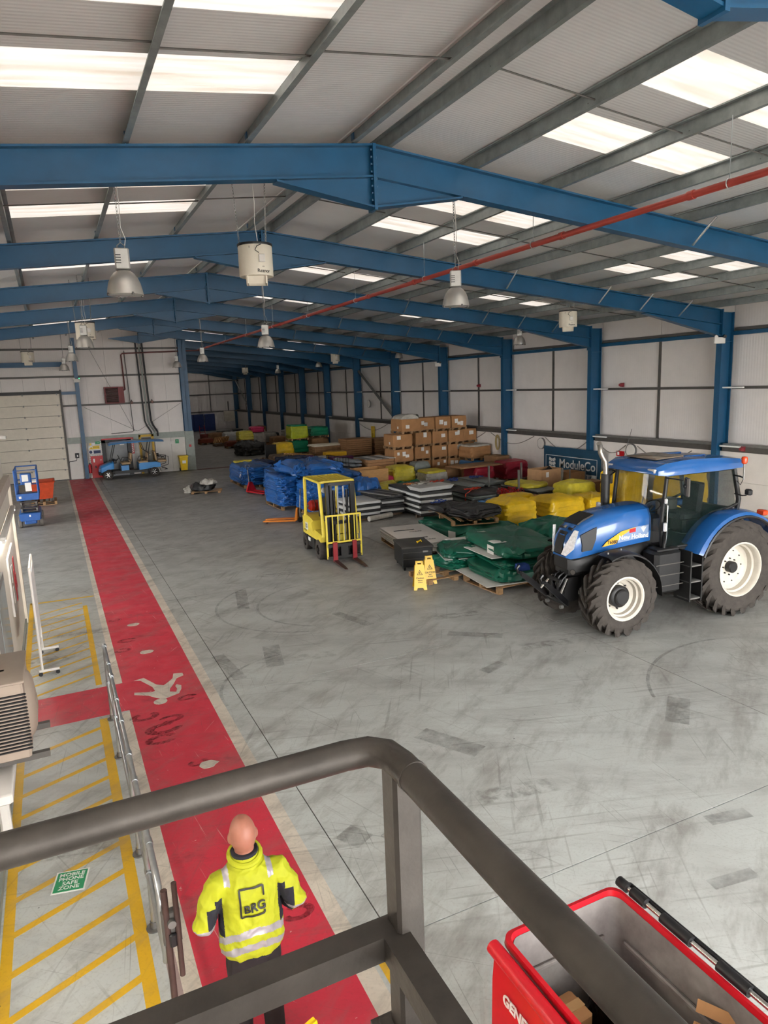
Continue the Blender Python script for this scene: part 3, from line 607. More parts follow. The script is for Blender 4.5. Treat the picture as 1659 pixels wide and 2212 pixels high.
for i, (x, y, z, lab) in enumerate(LAMPS):
    o = LP if i == 0 else dup(LP, (0, 0, 0)); o.location = (x, y, z); o.rotation_euler = (0, 0, math.atan2(-x, y)*.9); o['label'] = lab
    top = zr(x, .225) - z
    if i < 5: chain_mb((0, 0, .7), (-.02, 0, top)).obj('chain', STEEL, o)
    else: MB().cyl((0, 0, .68), (0, 0, top), .006, n=5).obj('suspension', STEEL, o)
    MB().tube([(.04, .0, .6), (.07, 0, .75), (.02, 0, .9), (.03, 0, 1.2), (.0, 0, top)], .005, 5).obj('cable', WHITEP, o)
def bend(o, r):
    for v in o.data.vertices:
        x, y, z = v.co; rr = r - y; a = x/r; v.co = (rr*math.sin(a), -rr*math.cos(a), z)
HEATW = mat('heater_white', 'd8d0c0', .45, var=.05)
def heater_proto():
    t = thing('fan_heater', 'x', 'heater', (0, 0, 0), 0, 'hanging fan heaters')
    MB().lathe([(.0, .0), (.27, .0), (.275, .02), (.275, .46), (.27, .47), (.0, .47)], 32).obj('drum', HEATW, t)
    MB().lathe([(.0, .47), (.282, .47), (.285, .49), (.282, .505), (.0, .505)], 32).obj('top_ring', BLACK, t)
    for i, (x, y, a) in enumerate(((0, -.16, .5), (0, -.02, .35), (0, .12, -.3), (-.14, -.06, .2), (.15, -.06, -.2))):
        MB().box((x, y, -.06), (.34 if i < 3 else .02, .015 if i < 3 else .3, .13), rx=a if i < 3 else 0).obj('outlet_louvre', HEATW, t)
    MB().cbox((.1, -.275, .25), (.1, .05, .12), .012).obj('junction_box', WHITEP, t)
    MB().tube([(.06, -.285, .33), (.0, -.295, .37), (.03, -.292, .43), (.1, -.285, .46)], .006, 5).obj('power_cable', BLACK, t)
    bend(text('brand_lettering', 'Reznor', .075, INK, t, face_m((.13, 0, .06), (1, 0, 0)), .001, bold=.0015), .277)
    bend(text('mark_lettering', 'CE', .03, INK, t, face_m((.12, 0, .125), (1, 0, 0)), .001), .277)
    bend(text('mark_lettering', '!', .05, INK, t, face_m((-.09, 0, .42), (1, 0, 0)), .001, bold=.002), .277)
    return t
HP = heater_proto()
HEATS = [(3.3, 11.56, 6.38, 'white drum fan heater hanging large in the upper middle below the nearest frame'), (15.0, 17.8, 6.12, 'white drum fan heater hanging at right below the second frame near the wall'),
 (1.24, 23.0, 6.2, 'white drum fan heater hanging above the far walkway, left of the gable post'), (-.62, 36.9, 6.15, 'white drum fan heater hanging at far left before the overhead door'),
 (16.5, 41.4, 6.05, 'white drum fan heater hanging over the distant green wrapped pallets'), (16.2, 62.5, 5.95, 'small white fan heater hanging far down the right bay')]
for i, (x, y, z, lab) in enumerate(HEATS):
    o = HP if i == 0 else dup(HP, (0, 0, 0)); o.location = (x, y, z); o.rotation_euler = (0, 0, math.atan2(-x, y)); o['label'] = lab
    for dx, dy in ((-.27, 0), (.2, .15), (.2, -.15)):
        top = zr(x, .225) - z
        (chain_mb((dx*.9, dy*.9, .5), (dx*1.15, dy, top)) if i < 3 else MB().cyl((dx*.9, dy*.9, .5), (dx, dy, top), .006, n=4)).obj('chain', STEEL, o)
    MB().tube([(.05, -.26, .5), (.02, -.2, .8), (.04, -.2, 1.1), (0, -.2, zr(x, .05)-z)], .006, 5).obj('cable', WHITEP, o)
PIPE = mat('red_oxide_pipe', '9a3a30', .4, .2, var=.15, scale=4.)
t = thing('gas_pipe', 'long red pipe hung under the roof running down the hall', 'pipe', (0, 0, 0))
MB().tube([(8.2, -4, 6.98), (8.2, 41.5, 6.9), (8.2, 41.7, 6.86)], .05, 12).obj('main_run', PIPE, t)
for k in range(16): y = 1.9 + 2.67*k; MB().cyl((8.2, y-.05, 6.975-.0018*y), (8.2, y+.05, 6.975-.0018*y), .062, n=12).obj('coupling', PIPE, t)
for k in range(9):
    y = 2.6 + 4.05*k; MB().cyl((8.2, y, 7.0), (8.2, y, zr(8.2, .05)), .006, n=5).obj('hanger_rod', GALVB, t); MB().tube([(8.2 + .062*math.cos(a*PI/6), y, 6.972-.0018*y + .062*math.sin(a*PI/6)) for a in range(12)], .008, 5, closed=True).obj('hanger_ring', GALVB, t)
MB().tube([(8.2, 41.7, 6.86), (4.0, 41.75, 6.75), (3.92, 41.75, 6.68), (3.95, 41.75, 4.9), (3.95, 41.7, 4.8), (3.85, 41.6, 4.75)], .04, 10).obj('branch_run', mat('dark_red_pipe', '5d2b27', .5), t)
# emergency lights on columns
def emergency():
    t = thing('emergency_light', 'x', 'light', (0, 0, 0), 0, 'emergency lights on columns')
    MB().cbox((0, -.08, 0), (.34, .14, .2), .02).obj('housing', WHITEP, t)
    for s in (-1, 1): MB().cyl((s*.12, -.14, .13), (s*.13, -.22, .11), .05, .055, n=12).obj('spot_head', WHITEP if s < 0 else BLACK, t)
    return t
EP = emergency()
for i, (x, y, z, lab, rz_) in enumerate(((19.72, 16.1, 5.56, 'white twin emergency light on the rightmost visible column', -.6), (19.72, 34.16, 5.5, 'white twin emergency light on the column right of the carton tower', -.6), (1.52, 41.62, 5.35, 'white twin emergency light on the blue gable post', 0))):
    o = EP if i == 0 else dup(EP, (0, 0, 0)); o.location = (x, y, z); o['label'] = lab; o.rotation_euler = (0, 0, rz_)
MB().cyl((.13, -.22, .11), (.132, -.226, .11), .03, n=10).obj('lit_lens', mat('green_led', '66ffb0', .3, emit=3.), o)
for k in range(2, 11):
    for z in (4.06, 2.16): MB().cbox((19.95, FY[k]-.45, z), (.1, .75, .05), .01).obj('rail_sleeve', INKW, WR)
# cables, round lights and signs along the right wall
for i, (y, z) in enumerate(((25.45, 1.66), (20.0, 1.72), (44.3, 3.25))):
    t = thing('round_wall_light', ['round white wall light left above the teal banner', 'round white wall light above the tractor cab', 'round white wall light at the foot of the diagonal brace'][i], 'wall light', (BX, y, z), 0, 'round wall lights')
    MB().lathe([(.0, 0), (.24, 0), (.24, -.08), (.22, -.1), (.0, -.11)], 24, axis='x').obj('diffuser', WHITEP, t); MB().lathe([(.235, .0), (.255, 0), (.255, -.085), (.235, -.085)], 24, axis='x').obj('rim', STEEL, t)
CAB = mat('grey_cable', '8d877f', .6)
for i, (y0, y1, zs, sg) in enumerate(((29.5, 26.0, 1.95, .45), (25.2, 22.4, 1.95, .55), (21.8, 20.3, 1.9, .35), (19.7, 17.2, 1.9, .45), (33.6, 30.0, 1.95, .5), (46.5, 41.5, 1.95, .5))):
    tag(MB().tube([(BX-.03, y0 + (y1-y0)*q/12, zs - sg*math.sin(PI*q/12)) for q in range(13)], .018, 6).obj('hanging_cable', CAB), ['grey cable sagging below the ledge left of the tower column', 'grey cable sagging below the ledge above the teal banner', 'grey cable sagging between banner and round light', 'grey cable sagging above the tractor bonnet', 'grey cable sagging beside the carton tower', 'grey cable sagging in the far braced bay'][i], 'cable', 'cables sagging along the right wall')
mb = MB()
for i in range(9): mb.tube([(BX-.04 - .01*(i % 3), 28.9 + (.1+.012*i)*math.sin(a*PI/10) , 1.5 + (.3+.01*i)*math.cos(a*PI/10)) for a in range(20)], .012, 5, closed=True)
tag(mb.obj('rope_coil', mat('straw_rope', 'b3a06b', .8)), 'coil of yellow rope hanging on the right wall', 'rope')
for i, (y, z) in enumerate(((20.9, 4.2), (15.2, 2.1), (31.0, 4.3))):
    t = thing('alarm_sounder', ['red alarm sounder on the rail above the banner', 'red socket box on the ledge at the right edge', 'red alarm sounder on the rail above the carton tower'][i], 'alarm', (WX-.1 if z > 3 else BX-.05, y, z), 0, 'red alarm fittings'); MB().lathe([(.0, -.13), (.05, -.13), (.06, -.1), (.07, -.06), (.07, 0)], 16, axis='x').obj('sounder_horn', mat('alarm_red', '8a3038', .4), t); MB().box((.02, 0, 0), (.05, .16, .16)).obj('back_box', mat('alarm_red', '8a3038'), t)
t = thing('fire_sign', 'small red fire sign on white blockwork behind tractor', 'sign', (BX-.008, 20.6, 1.55)); MB().box((0, 0, 0), (.012, .42, .2)).obj('plate', RED, t); MB().box((-.008, .1, 0), (.004, .1, .12)).obj('symbol', INKW, t)
# banner
TEAL = mat('banner_teal', '16425c', .65, var=.1, scale=4., bump=.15, bscale=6)
t = thing('banner', 'dark teal advertising banner with white lettering hung on right wall', 'banner', (19.64, 23.03, 0))
mb = MB(); n = 16
mb.loft([[(.0 + .03*math.sin(i*1.7)*(1 if z < 1.3 else .3) + th, 1.78 - 3.56*i/n, z + (.012*math.cos(i*.8) if z > 1.5 else 0)) for i in range(n+1)] + [(.012 + .03*math.sin(i*1.7)*(1 if z < 1.3 else .3) + th, 1.78 - 3.56*i/n, z + (.012*math.cos(i*.8) if z > 1.5 else 0)) for i in range(n, -1, -1)] for z, th in ((.04, 0), (.4, 0), (.9, 0), (1.3, 0), (1.62, 0))])
mb.obj('cloth', TEAL, t)
BW = mat('banner_white', 'c9c9c6', .6)
text('brand_lettering', 'ModuleCo', .52, BW, t, face_m((-.045, -.42, .93), (0, -1, 0)), .002, bold=.008)
MB().box((-.045, -.02, .42), (.004, 3.2, .36)).obj('slogan_panel', BW, t)
text('slogan_lettering', 'Manufactured for Life', .33, TEAL, t, face_m((-.05, -.02, .43), (0, -1, 0)), .002, bold=.004)
for y, z, a, b_ in ((0, 1.25, 3.2, .03), (0, .6, 3.2, .03)): MB().box((-.045, y-.02, z), (.004, a, b_)).obj('border_line', BW, t)
for y in (1.58, -1.62): MB().box((-.045, y, .92), (.004, .03, .68)).obj('border_line', BW, t)
for i in range(3):
    for s in (-1, 1): MB().box((-.045, 1.25 - .1 + s*.11, .73 + .17*i), (.004, .21, .13), rx=s*.35).obj('logo_block', BW, t)
# ------------------------------------------------------------------ tractor
TBL = mat('tractor_blue', '1f5798', .22, var=.06, coat=.5); TWH = mat('wheel_white', 'ccc5b8', .4, var=.12, scale=5.); GLASS = mat('tinted_glass', '20302c', .02, var=.0, alpha=.22, spec=.7)
TBK = mat('tractor_black', '1b1b1c', .5, var=.25); AMBER = mat('amber_lens', 'd9461e', .2); LENSC = mat('clear_lens', 'e4e6e6', .12, .3, var=.3, scale=30.); SEATM = mat('seat_fabric', '2a2c30', .9)
def tyre(R, rim, w_, lugs, lh=.07):
    mb = MB(); r = R - lh; h = w_/2
    mb.lathe([(rim, -h*.8), (rim+.03, -h*.86), ((rim+r)/2, -h), (r-.06, -h*.96), (r-.015, -h*.8), (r, -h*.4), (r, h*.4), (r-.015, h*.8), (r-.06, h*.96), ((rim+r)/2, h), (rim+.03, h*.86), (rim, h*.8)], 48, axis='y')
    for i in range(lugs):
        for s in (-1, 1):
            a = 2*PI*(i + (.5 if s > 0 else 0))/lugs; rings = []
            for q in range(5):
                t = q/4; y = s*(.01 + t*h*1.0); da = (t*.62 + .12*t*t)*w_/R*1.15; rr = r - (.0 if t < .8 else .05*(t-.8)/.2*1.6); hw = .026 + .014*t
                top = rr + lh*(1 if t < .85 else .75); ring = []
                for dd, rad in ((-hw*1.25, rr-.02), (-hw*.8, top), (hw*.8, top), (hw*1.25, rr-.02)):
                    g = a - da + dd/R; ring.append((rad*math.sin(g), y, rad*math.cos(g)))
                rings.append(ring)
            mb.loft(rings)
    return mb
def farm_wheel(name, R, rim, w_, lugs, front, loc, side, parent, steer=0.):
    o = bpy.data.objects.new(name, None); COL.objects.link(o); o.parent = parent; o.location = loc; o.rotation_euler = (0, 0, (0 if side > 0 else PI) + steer)
    k = ('tyre', R)
    if k not in ME: ME[k] = tyre(R, rim, w_, lugs).mesh('tyre', RUBBER)
    put('tyre', ME[k], o); h = w_/2
    mb = MB(); mb.lathe([(rim+.03, h*.86), (rim+.035, h*.92), (rim+.01, h*.94), (rim-.015, h*.84), (rim-.02, h*.5), (rim-.05, h*.42), (rim-.055, h*.1), (rim-.09, -.01*h), (rim-.13, -.1*h), (rim*.62, -.04*h if not front else -.2*h), (.12, .0 if not front else -.2*h), (0, 0 if not front else -.2*h)], 40, axis='y')
    mb.lathe([(rim, -h*.8), (rim-.03, -h*.5), (rim-.09, -.02*h)], 40, axis='y'); mb.obj('rim', TWH, o)
    if front:
        MB().lathe([(.2, -.2*h), (.2, .25*h), (.185, .32*h), (.15, .36*h), (.14, .55*h), (.12, .62*h), (0, .62*h)], 24, axis='y').obj('hub', TBK, o)
        for i in range(8): a = i*PI/4; MB().cyl((.235*math.cos(a), -.2*h, .235*math.sin(a)), (.235*math.cos(a), -.02*h, .235*math.sin(a)), .016, n=6).obj('wheel_nut', TBK, o)
    else:
        MB().lathe([(.11, 0), (.11, .1), (.09, .12), (0, .12)], 20, axis='y').obj('hub', TBK, o)
        for i in range(8): a = i*PI/4; MB().cyl((.16*math.cos(a), 0, .16*math.sin(a)), (.16*math.cos(a), .03, .16*math.sin(a)), .014, n=6).obj('wheel_nut', TBK, o)
        for i in range(10): a = i*PI/5; MB().cyl((.31*math.cos(a), -.02, .31*math.sin(a)), (.31*math.cos(a), .004, .31*math.sin(a)), .012, n=6).obj('wheel_nut', TBK, o)
    return o
def tractor():
    t = thing('tractor', 'blue farm tractor with white wheels parked at the right', 'tractor', (11.45, 9.58, 0), R_(176))
    for s in (1, -1):
        farm_wheel('rear_wheel', .92, .49, .60, 21, False, (0, s*.76, .92), s, t); farm_wheel('front_wheel', .71, .37, .46, 18, True, (2.60, s*.74, .71), s, t, -.02)
    # bonnet
    S = [(1.62, .43, 2.22, 1.55), (1.9, .43, 2.21, 1.53), (2.4, .42, 2.17, 1.49), (2.75, .40, 2.11, 1.45), (3.0, .365, 2.02, 1.41), (3.15, .33, 1.92, 1.38), (3.27, .27, 1.78, 1.36), (3.33, .2, 1.62, 1.38)]
    def ring(x, hw, zt, zb): return [(x, -hw*.96, zb), (x, -hw, zb+(zt-zb)*.35), (x, -hw*.97, zb+(zt-zb)*.68), (x, -hw*.82, zt-.07), (x, -hw*.6, zt-.02), (x, -hw*.25, zt), (x, hw*.25, zt), (x, hw*.6, zt-.02), (x, hw*.82, zt-.07), (x, hw*.97, zb+(zt-zb)*.68), (x, hw, zb+(zt-zb)*.35), (x, hw*.96, zb)]
    bo = MB().loft([ring(*s) for s in S]).obj('bonnet', TBL, t)
    MB().loft([ring(x, hw*.93, zb+.06, zl) for x, hw, zb, zl in ((1.3, .42, 1.55, 1.0), (2.0, .42, 1.53, 1.0), (2.6, .40, 1.47, 1.08), (3.0, .36, 1.41, 1.12), (3.2, .3, 1.38, 1.1), (3.3, .22, 1.38, 1.16))]).obj('engine_side_panel', TBK, t)
    MB().prism([(2.74, 2.128), (2.97, 2.052), (3.1, 1.975), (3.08, 1.955), (2.74, 2.1)], -.2, .2, 'xz').obj('bonnet_grille', TBK, bo)
    for s in (-1, 1):
        MB().loft([[(3.1, s*(.345), 1.50), (3.1, s*.352, 1.62), (3.13, s*.335, 1.80), (2.98, s*.368, 1.87), (2.82, s*.388, 1.93), (2.84, s*.398, 1.72), (2.92, s*.390, 1.52)], [(3.1, s*.362, 1.50), (3.1, s*.37, 1.62), (3.13, s*.352, 1.80), (2.98, s*.385, 1.87), (2.82, s*.406, 1.93), (2.84, s*.416, 1.72), (2.92, s*.408, 1.52)]]).obj('side_grille', TBK, bo)
        MB().loft([[(3.16, s*.335, 1.88), (3.2, s*.30, 1.9), (3.31, s*.17, 1.58), (3.34, s*.12, 1.44), (3.30, s*.2, 1.42), (3.22, s*.29, 1.55)], [(3.19, s*.355, 1.88), (3.25, s*.315, 1.9), (3.36, s*.18, 1.58), (3.38, s*.12, 1.44), (3.345, s*.215, 1.42), (3.26, s*.31, 1.55)]]).obj('headlight', LENSC, bo)
        for x in (3.17, 3.23): MB().box((x-.06, s*.12, 1.955 - (x-3.1)*.55), (.05, .12, .03), ry=.55).obj('vent', TBK, bo)
    MB().prism([(3.24, 1.84), (3.335, 1.64), (3.37, 1.45), (3.33, 1.41), (3.2, 1.8)], -.11, .11, 'xz').obj('nose_grille', TBK, bo)
    MB().cbox((3.2, 0, 1.915), (.06, .07, .02), .008, ry=.6).obj('badge', CHROME, bo)
    # decal
    def onside(x): return .436 if x < 2.3 else .432
    YD = mat('decal_yellow', 'd9a62a', .4); BD = mat('decal_grey_blue', '7f93b5', .4)
    MB().prism([(1.68, 1.86), (2.05, 1.845), (2.35, 1.78), (2.62, 1.64), (2.7, 1.565), (2.3, 1.6), (1.68, 1.64)], .428, .436, 'xz').obj('decal_band', BD, bo)
    MB().prism([(1.95, 1.85), (2.3, 1.80), (2.6, 1.66), (2.72, 1.56), (2.42, 1.585), (2.32, 1.7), (2.1, 1.8)], .430, .439, 'xz').obj('decal_sweep', YD, bo)
    text('brand_lettering', 'New Holland', .125, INKW, bo, face_m((2.02, .441, 1.675), (-1, 0, -.02)), .001, bold=.002); text('model_lettering', 'T6080', .09, INK, bo, face_m((2.5, .443, 1.622), (-1, 0, -.04)), .001, bold=.002)
    MB().prism([(1.98, 1.83), (2.12, 1.82), (2.12, 1.75), (1.98, 1.76)], .430, .442, 'xz').obj('decal_patch', RED, bo)
    for k in range(5): a = -.6 + .3*k; MB().box((1.8 - .05*math.sin(a), .440, 1.745 + .05*math.cos(a)), (.014, .004, .11), ry=-a).obj('leaf_emblem', INKW, bo)
    # chassis, axle, nose bumper, linkage
    mb = MB(); mb.b2(.2, 3.0, -.22, .22, .75, 1.4); mb.b2(-.35, .6, -.3, .3, .7, 1.4); mb.cyl((0, -.6, .92), (0, .6, .92), .14, n=14); mb.obj('chassis', TBK, t)
    mb = MB(); mb.cyl((2.6, -.62, .70), (2.6, .62, .70), .11, n=12); mb.cbox((2.6, 0, .75), (.34, .5, .34), .04); mb.obj('front_axle', TBK, t)
    MB().cbox((3.12, 0, 1.14), (.3, .52, .24), .06).obj('nose_bumper', TBK, t)
    MB().cyl((3.22, .27, 1.12), (3.24, .28, 1.12), .045, n=14).obj('bumper_eye', DKGREY, t)
    fl = MB(); fl.b2(3.05, 3.35, -.2, .2, .55, 1.0); fl.cbox((3.38, .12, .78), (.12, .1, .4), .02); fl.cbox((3.38, -.12, .78), (.12, .1, .4), .02); fl.cyl((3.36, -.3, .55), (3.36, .3, .55), .05, n=10); fl.cyl((3.42, -.18, .95), (3.42, .18, .95), .035, n=10)
    li = fl.obj('front_linkage', TBK, t)
    for s in (-1, 1):
        mb = MB(); mb.loft([[(3.36, s*.3-.025, .5), (3.36, s*.3+.025, .5), (3.36, s*.3+.025, .62), (3.36, s*.3-.025, .62)], [(3.62, s*.36-.025, .72), (3.62, s*.36+.025, .72), (3.62, s*.36+.025, .86), (3.62, s*.36-.025, .86)], [(3.9, s*.38-.025, .98), (3.9, s*.38+.025, .98), (3.9, s*.38+.025, 1.08), (3.9, s*.38-.025, 1.08)]]); mb.tube([(3.86, s*.38, 1.02), (3.96, s*.38, 1.06), (3.99, s*.38, 1.14), (3.94, s*.38, 1.19)], .03, 8); mb.obj('lift_arm', BLACKM, li)
        MB().cyl((3.3, s*.2, .98), (3.52, s*.3, .72), .032, n=10).obj('ram', CHROME, li)
    for i, (y, z) in enumerate(((.05, 1.0), (-.06, 1.02), (.15, .96))): MB().tube([(3.2, y, 1.1), (3.38, y+.03, z+.02), (3.44, y, z-.12), (3.34, y*1.2, z-.3)], .016, 6).obj('hose', BLACK, li)
    for s in (-1, 1): MB().cyl((3.4, s*.22, .48), (3.46, s*.22, .48), .035, n=10).obj('pin', STEEL, li)
    # front mudguards
    for s in (-1, 1):
        pts = [(R_(a), (.80, .81)[a > 150]) for a in range(66, 188, 9)]; mb = MB()
        mb.loft([[(2.6 + r*math.cos(a), s*y, .71 + r*math.sin(a) + z) for a, r in pts] for y, z in ((.52, 0), (.6, .03), (.86, .03), (.95, 0), (.95, -.025), (.6, .005))], False, False)
        m_ = mb.obj('front_mudguard', TBK, t); MB().cyl((2.35, s*.5, .72), (2.42, s*.62, 1.48), .022, n=8).obj('mudguard_stay', TBK, m_)
        for a in (72, 92): MB().cyl((2.6 + .8*math.cos(R_(a)), s*.75, .73 + .82*math.sin(R_(a))), (2.6+.8*math.cos(R_(a)), s*.75, .76 + .82*math.sin(R_(a))), .015, n=8).obj('stud', STEEL, m_)
    # fuel tank, steps
    for s in (-1, 1): MB().cbox((1.52, s*.62, 1.02), (.62, .42, .78), .07).obj('fuel_tank' if s > 0 else 'battery_box', TBK, t)
    for z in (.78, .98, 1.18): MB().b2(1.2, 1.84, .825, .84, z-.008, z+.008).obj('tank_rib', DKGREY, t)
    MB().cbox((1.5, .62, 1.43), (.5, .3, .06), .03).obj('tank_cap_plate', TBK, t)
    st = MB(); st.b2(.9, .93, .62, 1.0, .45, 1.4); st.b2(1.17, 1.20, .62, 1.0, .45, 1.4); so = st.obj('step_frame', TBK, t)
    for z in (.5, .82, 1.12): MB().cbox((1.05, .84, z), (.3, .3, .035), .012).obj('step', STEEL, so)
    MB().b2(-.2, 1.6, -.7, .7, 1.38, 1.46).obj('cab_floor', TBK, t)
    # rear mudguards
    for s in (-1, 1):
        rings = []
        for y, dr in ((.48, -.02), (.52, .05), (.62, .085), (.9, .085), (1.02, .05), (1.06, -.02), (1.045, -.03), (1.0, .03), (.55, .03)):
            rings.append([((1.03+dr)*math.cos(R_(a)) + (.08 if a < 40 else 0)*(40-a)/40, s*y, .93 + (1.03+dr)*math.sin(R_(a))) for a in range(22, 151, 8)])
        m_ = MB().loft(rings, False, False).obj('rear_mudguard', TBL, t)
        MB().tube([(1.0*math.cos(R_(a)), s*1.05, .93 + 1.0*math.sin(R_(a))) for a in range(20, 152, 8)], .03, 6).obj('mudguard_trim', BLACK, m_)
        MB().cbox((-.62, s*.9, 1.93), (.12, .2, .1), .03).obj('rear_lamp', AMBER, m_)
    # cab frame
    cab = MB().b2(-.3, -.2, -.6, .6, 1.4, 2.0).obj('cab_frame', TBK, t)
    A0, A1, C0, C1, ZB, ZT = 1.60, 1.50, -.22, -.1, 1.46, 2.80
    for s in (-1, 1):
        MB().tube([(A0-.08, s*.62, 1.42), (A0, s*.66, 1.9), (A1, s*.66, ZT)], [.045, .04, .035], 8).obj('front_pillar', TBK, cab); MB().tube([(C0, s*.66, 1.95), (C0, s*.7, 2.2), (C1, s*.66, ZT)], .045, 8).obj('rear_pillar', TBK, cab)
        MB().tube([(A0-.1, s*.68, 1.44), (.75, s*.7, 1.44), (.5, s*.7, 1.6), (.2, s*.7, 2.0), (C0, s*.7, 2.12)], .028, 8).obj('door_sill', TBK, cab)
        MB().prism([(A0-.06, 1.46), (A0-.02, 1.9), (A1-.02, ZT), (C1, ZT), (C0, 2.14), (.2, 2.02), (.5, 1.62), (.75, 1.46)], s*.675, s*.683, 'xz').obj('side_window', GLASS, cab)
        MB().tube([(A0-.1, s*.66, ZT), (C1, s*.66, ZT)], .04, 8).obj('cant_rail', TBK, cab)
    MB().loft([[(x, -.62, z), (x+.1, -.3, z), (x+.1, .3, z), (x, .62, z), (x-.008, .62, z), (x+.092, .3, z), (x+.092, -.3, z), (x-.008, -.62, z)] for x, z in ((A0+.02, 1.75), (A1+.02, ZT))]).obj('windscreen', GLASS, cab)
    MB().prism([(C0, 2.0), (C1, ZT), (C1-.01, ZT), (C0-.01, 2.0)], -.62, .62, 'xz').obj('rear_window', GLASS, cab)
    MB().cbox((1.45, 0, 1.72), (.35, .8, .55), .08).obj('dashboard', TBK, cab); MB().tube([(1.2 + .19*.5*math.cos(a*PI/10), .19*math.sin(a*PI/10), 2.1 + .19*.85*math.cos(a*PI/10)*-.6) for a in range(20)], .016, 6, closed=True).obj('steering_wheel', BLACK, cab); MB().cyl((1.4, 0, 1.9), (1.2, 0, 2.1), .03, n=8).obj('steering_column', BLACK, cab)
    MB().cbox((.45, 0, 1.86), (.5, .5, .14), .05).obj('seat_cushion', SEATM, cab); MB().cbox((.2, 0, 2.18), (.14, .48, .62), .06, ry=-.12).obj('seat_back', SEATM, cab); MB().cbox((.5, -.38, 1.95), (.5, .16, .35), .05).obj('armrest_console', DKGREY, cab); MB().cbox((.4, 0, 1.65), (.4, .4, .3), .05).obj('seat_base', TBK, cab)
    MB().tube([(1.62, .1, 1.95), (1.6, .25, 2.55)], .012, 6).obj('wiper', BLACK, cab)
    # roof
    def rr(x, hw, z0, z1): return [(x, -hw, z0), (x, -hw, (z0+z1)/2), (x, -hw*.9, z1-.02), (x, -hw*.4, z1), (x, hw*.4, z1), (x, hw*.9, z1-.02), (x, hw, (z0+z1)/2), (x, hw, z0)]
    ro = MB().loft([rr(-.32, .6, 2.84, 2.9), rr(-.26, .72, 2.8, 2.98), rr(.3, .76, 2.79, 3.04), rr(1.0, .76, 2.79, 3.06), rr(1.55, .75, 2.78, 3.02), rr(1.74, .7, 2.8, 2.95), rr(1.8, .6, 2.82, 2.88)]).obj('cab_roof', TBL, t)
    MB().cbox((1.2, 0, 3.06), (.66, .8, .03), .02, ry=.03).obj('roof_hatch', mat('smoked_hatch', '75675a', .2), ro)
    for y in (-.62, .62): MB().cbox((1.755, y*.9, 2.87), (.06, .2, .08), .02).obj('work_light', LENSC, ro)
    for y in (-.3, .3): MB().cbox((.55, y, 3.05), (.5, .12, .02), .01).obj('roof_rib', TBL, ro)
    MB().cyl((1.5, -.5, 3.0), (1.3, -.52, 3.55), .004, n=5).obj('aerial', BLACK, ro)
    MB().tube([(-.1, .66, 2.66), (-.05, .85, 2.66), (-.05, .93, 2.64)], .014, 6).obj('beacon_arm', BLACK, ro); MB().cyl((-.05, .93, 2.6), (-.05, .93, 2.9), .014, n=6).obj('beacon_post', STEEL, ro); MB().lathe([(.03, 2.9), (.05, 2.92), (.055, 3.0), (.045, 3.03), (0, 3.04)], 14, (-.05, .93, 0)).obj('beacon', AMBER, ro); MB().tube([(-.05, .93, 2.62), (-.06, .86, 2.5), (-.1, .74, 2.56)], .006, 5).obj('beacon_cable', BLACK, ro)
    # mirrors, lamps, exhaust
    MB().tube([(1.52, .68, 2.74), (1.5, .85, 2.74), (1.42, .97, 2.72)], .014, 6).obj('mirror_arm', BLACK, cab); mi = MB().cbox((1.36, 1.0, 2.60), (.06, .2, .34), .03, rz=-.5).obj('mirror', DKGREY, cab)
    MB().cyl((1.40, 1.0, 2.62), (1.43, .99, 2.62), .035, n=10).obj('mirror_boss', BLACK, mi)
    MB().tube([(1.5, -.66, 2.72), (1.5, -.85, 2.74), (1.45, -1.0, 2.7)], .016, 6).obj('mirror_arm', BLACK, cab); MB().cbox((1.42, -1.04, 2.6), (.06, .2, .34), .03, rz=.5).obj('mirror', DKGREY, cab)
    MB().tube([(-.15, .66, 2.3), (-.18, .82, 2.28), (-.18, .9, 2.3)], .012, 6).obj('lamp_bracket', BLACK, cab); MB().cbox((-.2, .93, 2.36), (.1, .14, .11), .03).obj('rear_work_lamp', BLACK, cab)
    MB().tube([(1.56, .74, 1.55), (1.58, .78, 1.7), (1.56, .76, 2.25), (1.54, .7, 2.3)], .014, 8).obj('grab_handle', CHROME, cab); MB().cbox((1.6, .76, 1.86), (.07, .07, .17), .025).obj('indicator', LENSC, cab); MB().cbox((1.58, .74, 2.33), (.06, .06, .1), .02).obj('indicator', LENSC, cab); MB().cyl((1.56, .7, 1.3), (1.56, .72, 1.75), .03, n=8).obj('pillar_foot', TBK, cab)
    ex = MB().cyl((1.92, -.5, 1.9), (1.92, -.5, 2.72), .085, n=16).obj('muffler', TBK, t)
    MB().tube([(1.92, -.5, 2.7), (1.92, -.5, 2.86), (1.93, -.51, 2.96), (1.97, -.55, 3.06), (2.0, -.57, 3.14), (2.0, -.57, 3.2), (2.02, -.56, 3.27), (2.06, -.54, 3.32)], .05, 12).obj('exhaust_pipe', mat('dull_exhaust', '9a958e', .35, .8), ex)
    MB().tube([(1.6, -.6, 2.74), (1.75, -.7, 2.6), (1.78, -.72, 2.0), (1.7, -.6, 1.8)], .018, 6).obj('intake_hose', BLACK, t)
    MB().cbox((2.1, -.47, 2.12), (.06, .1, .14), .02).obj('bonnet_lamp', LENSC, t)
    return t
tractor()

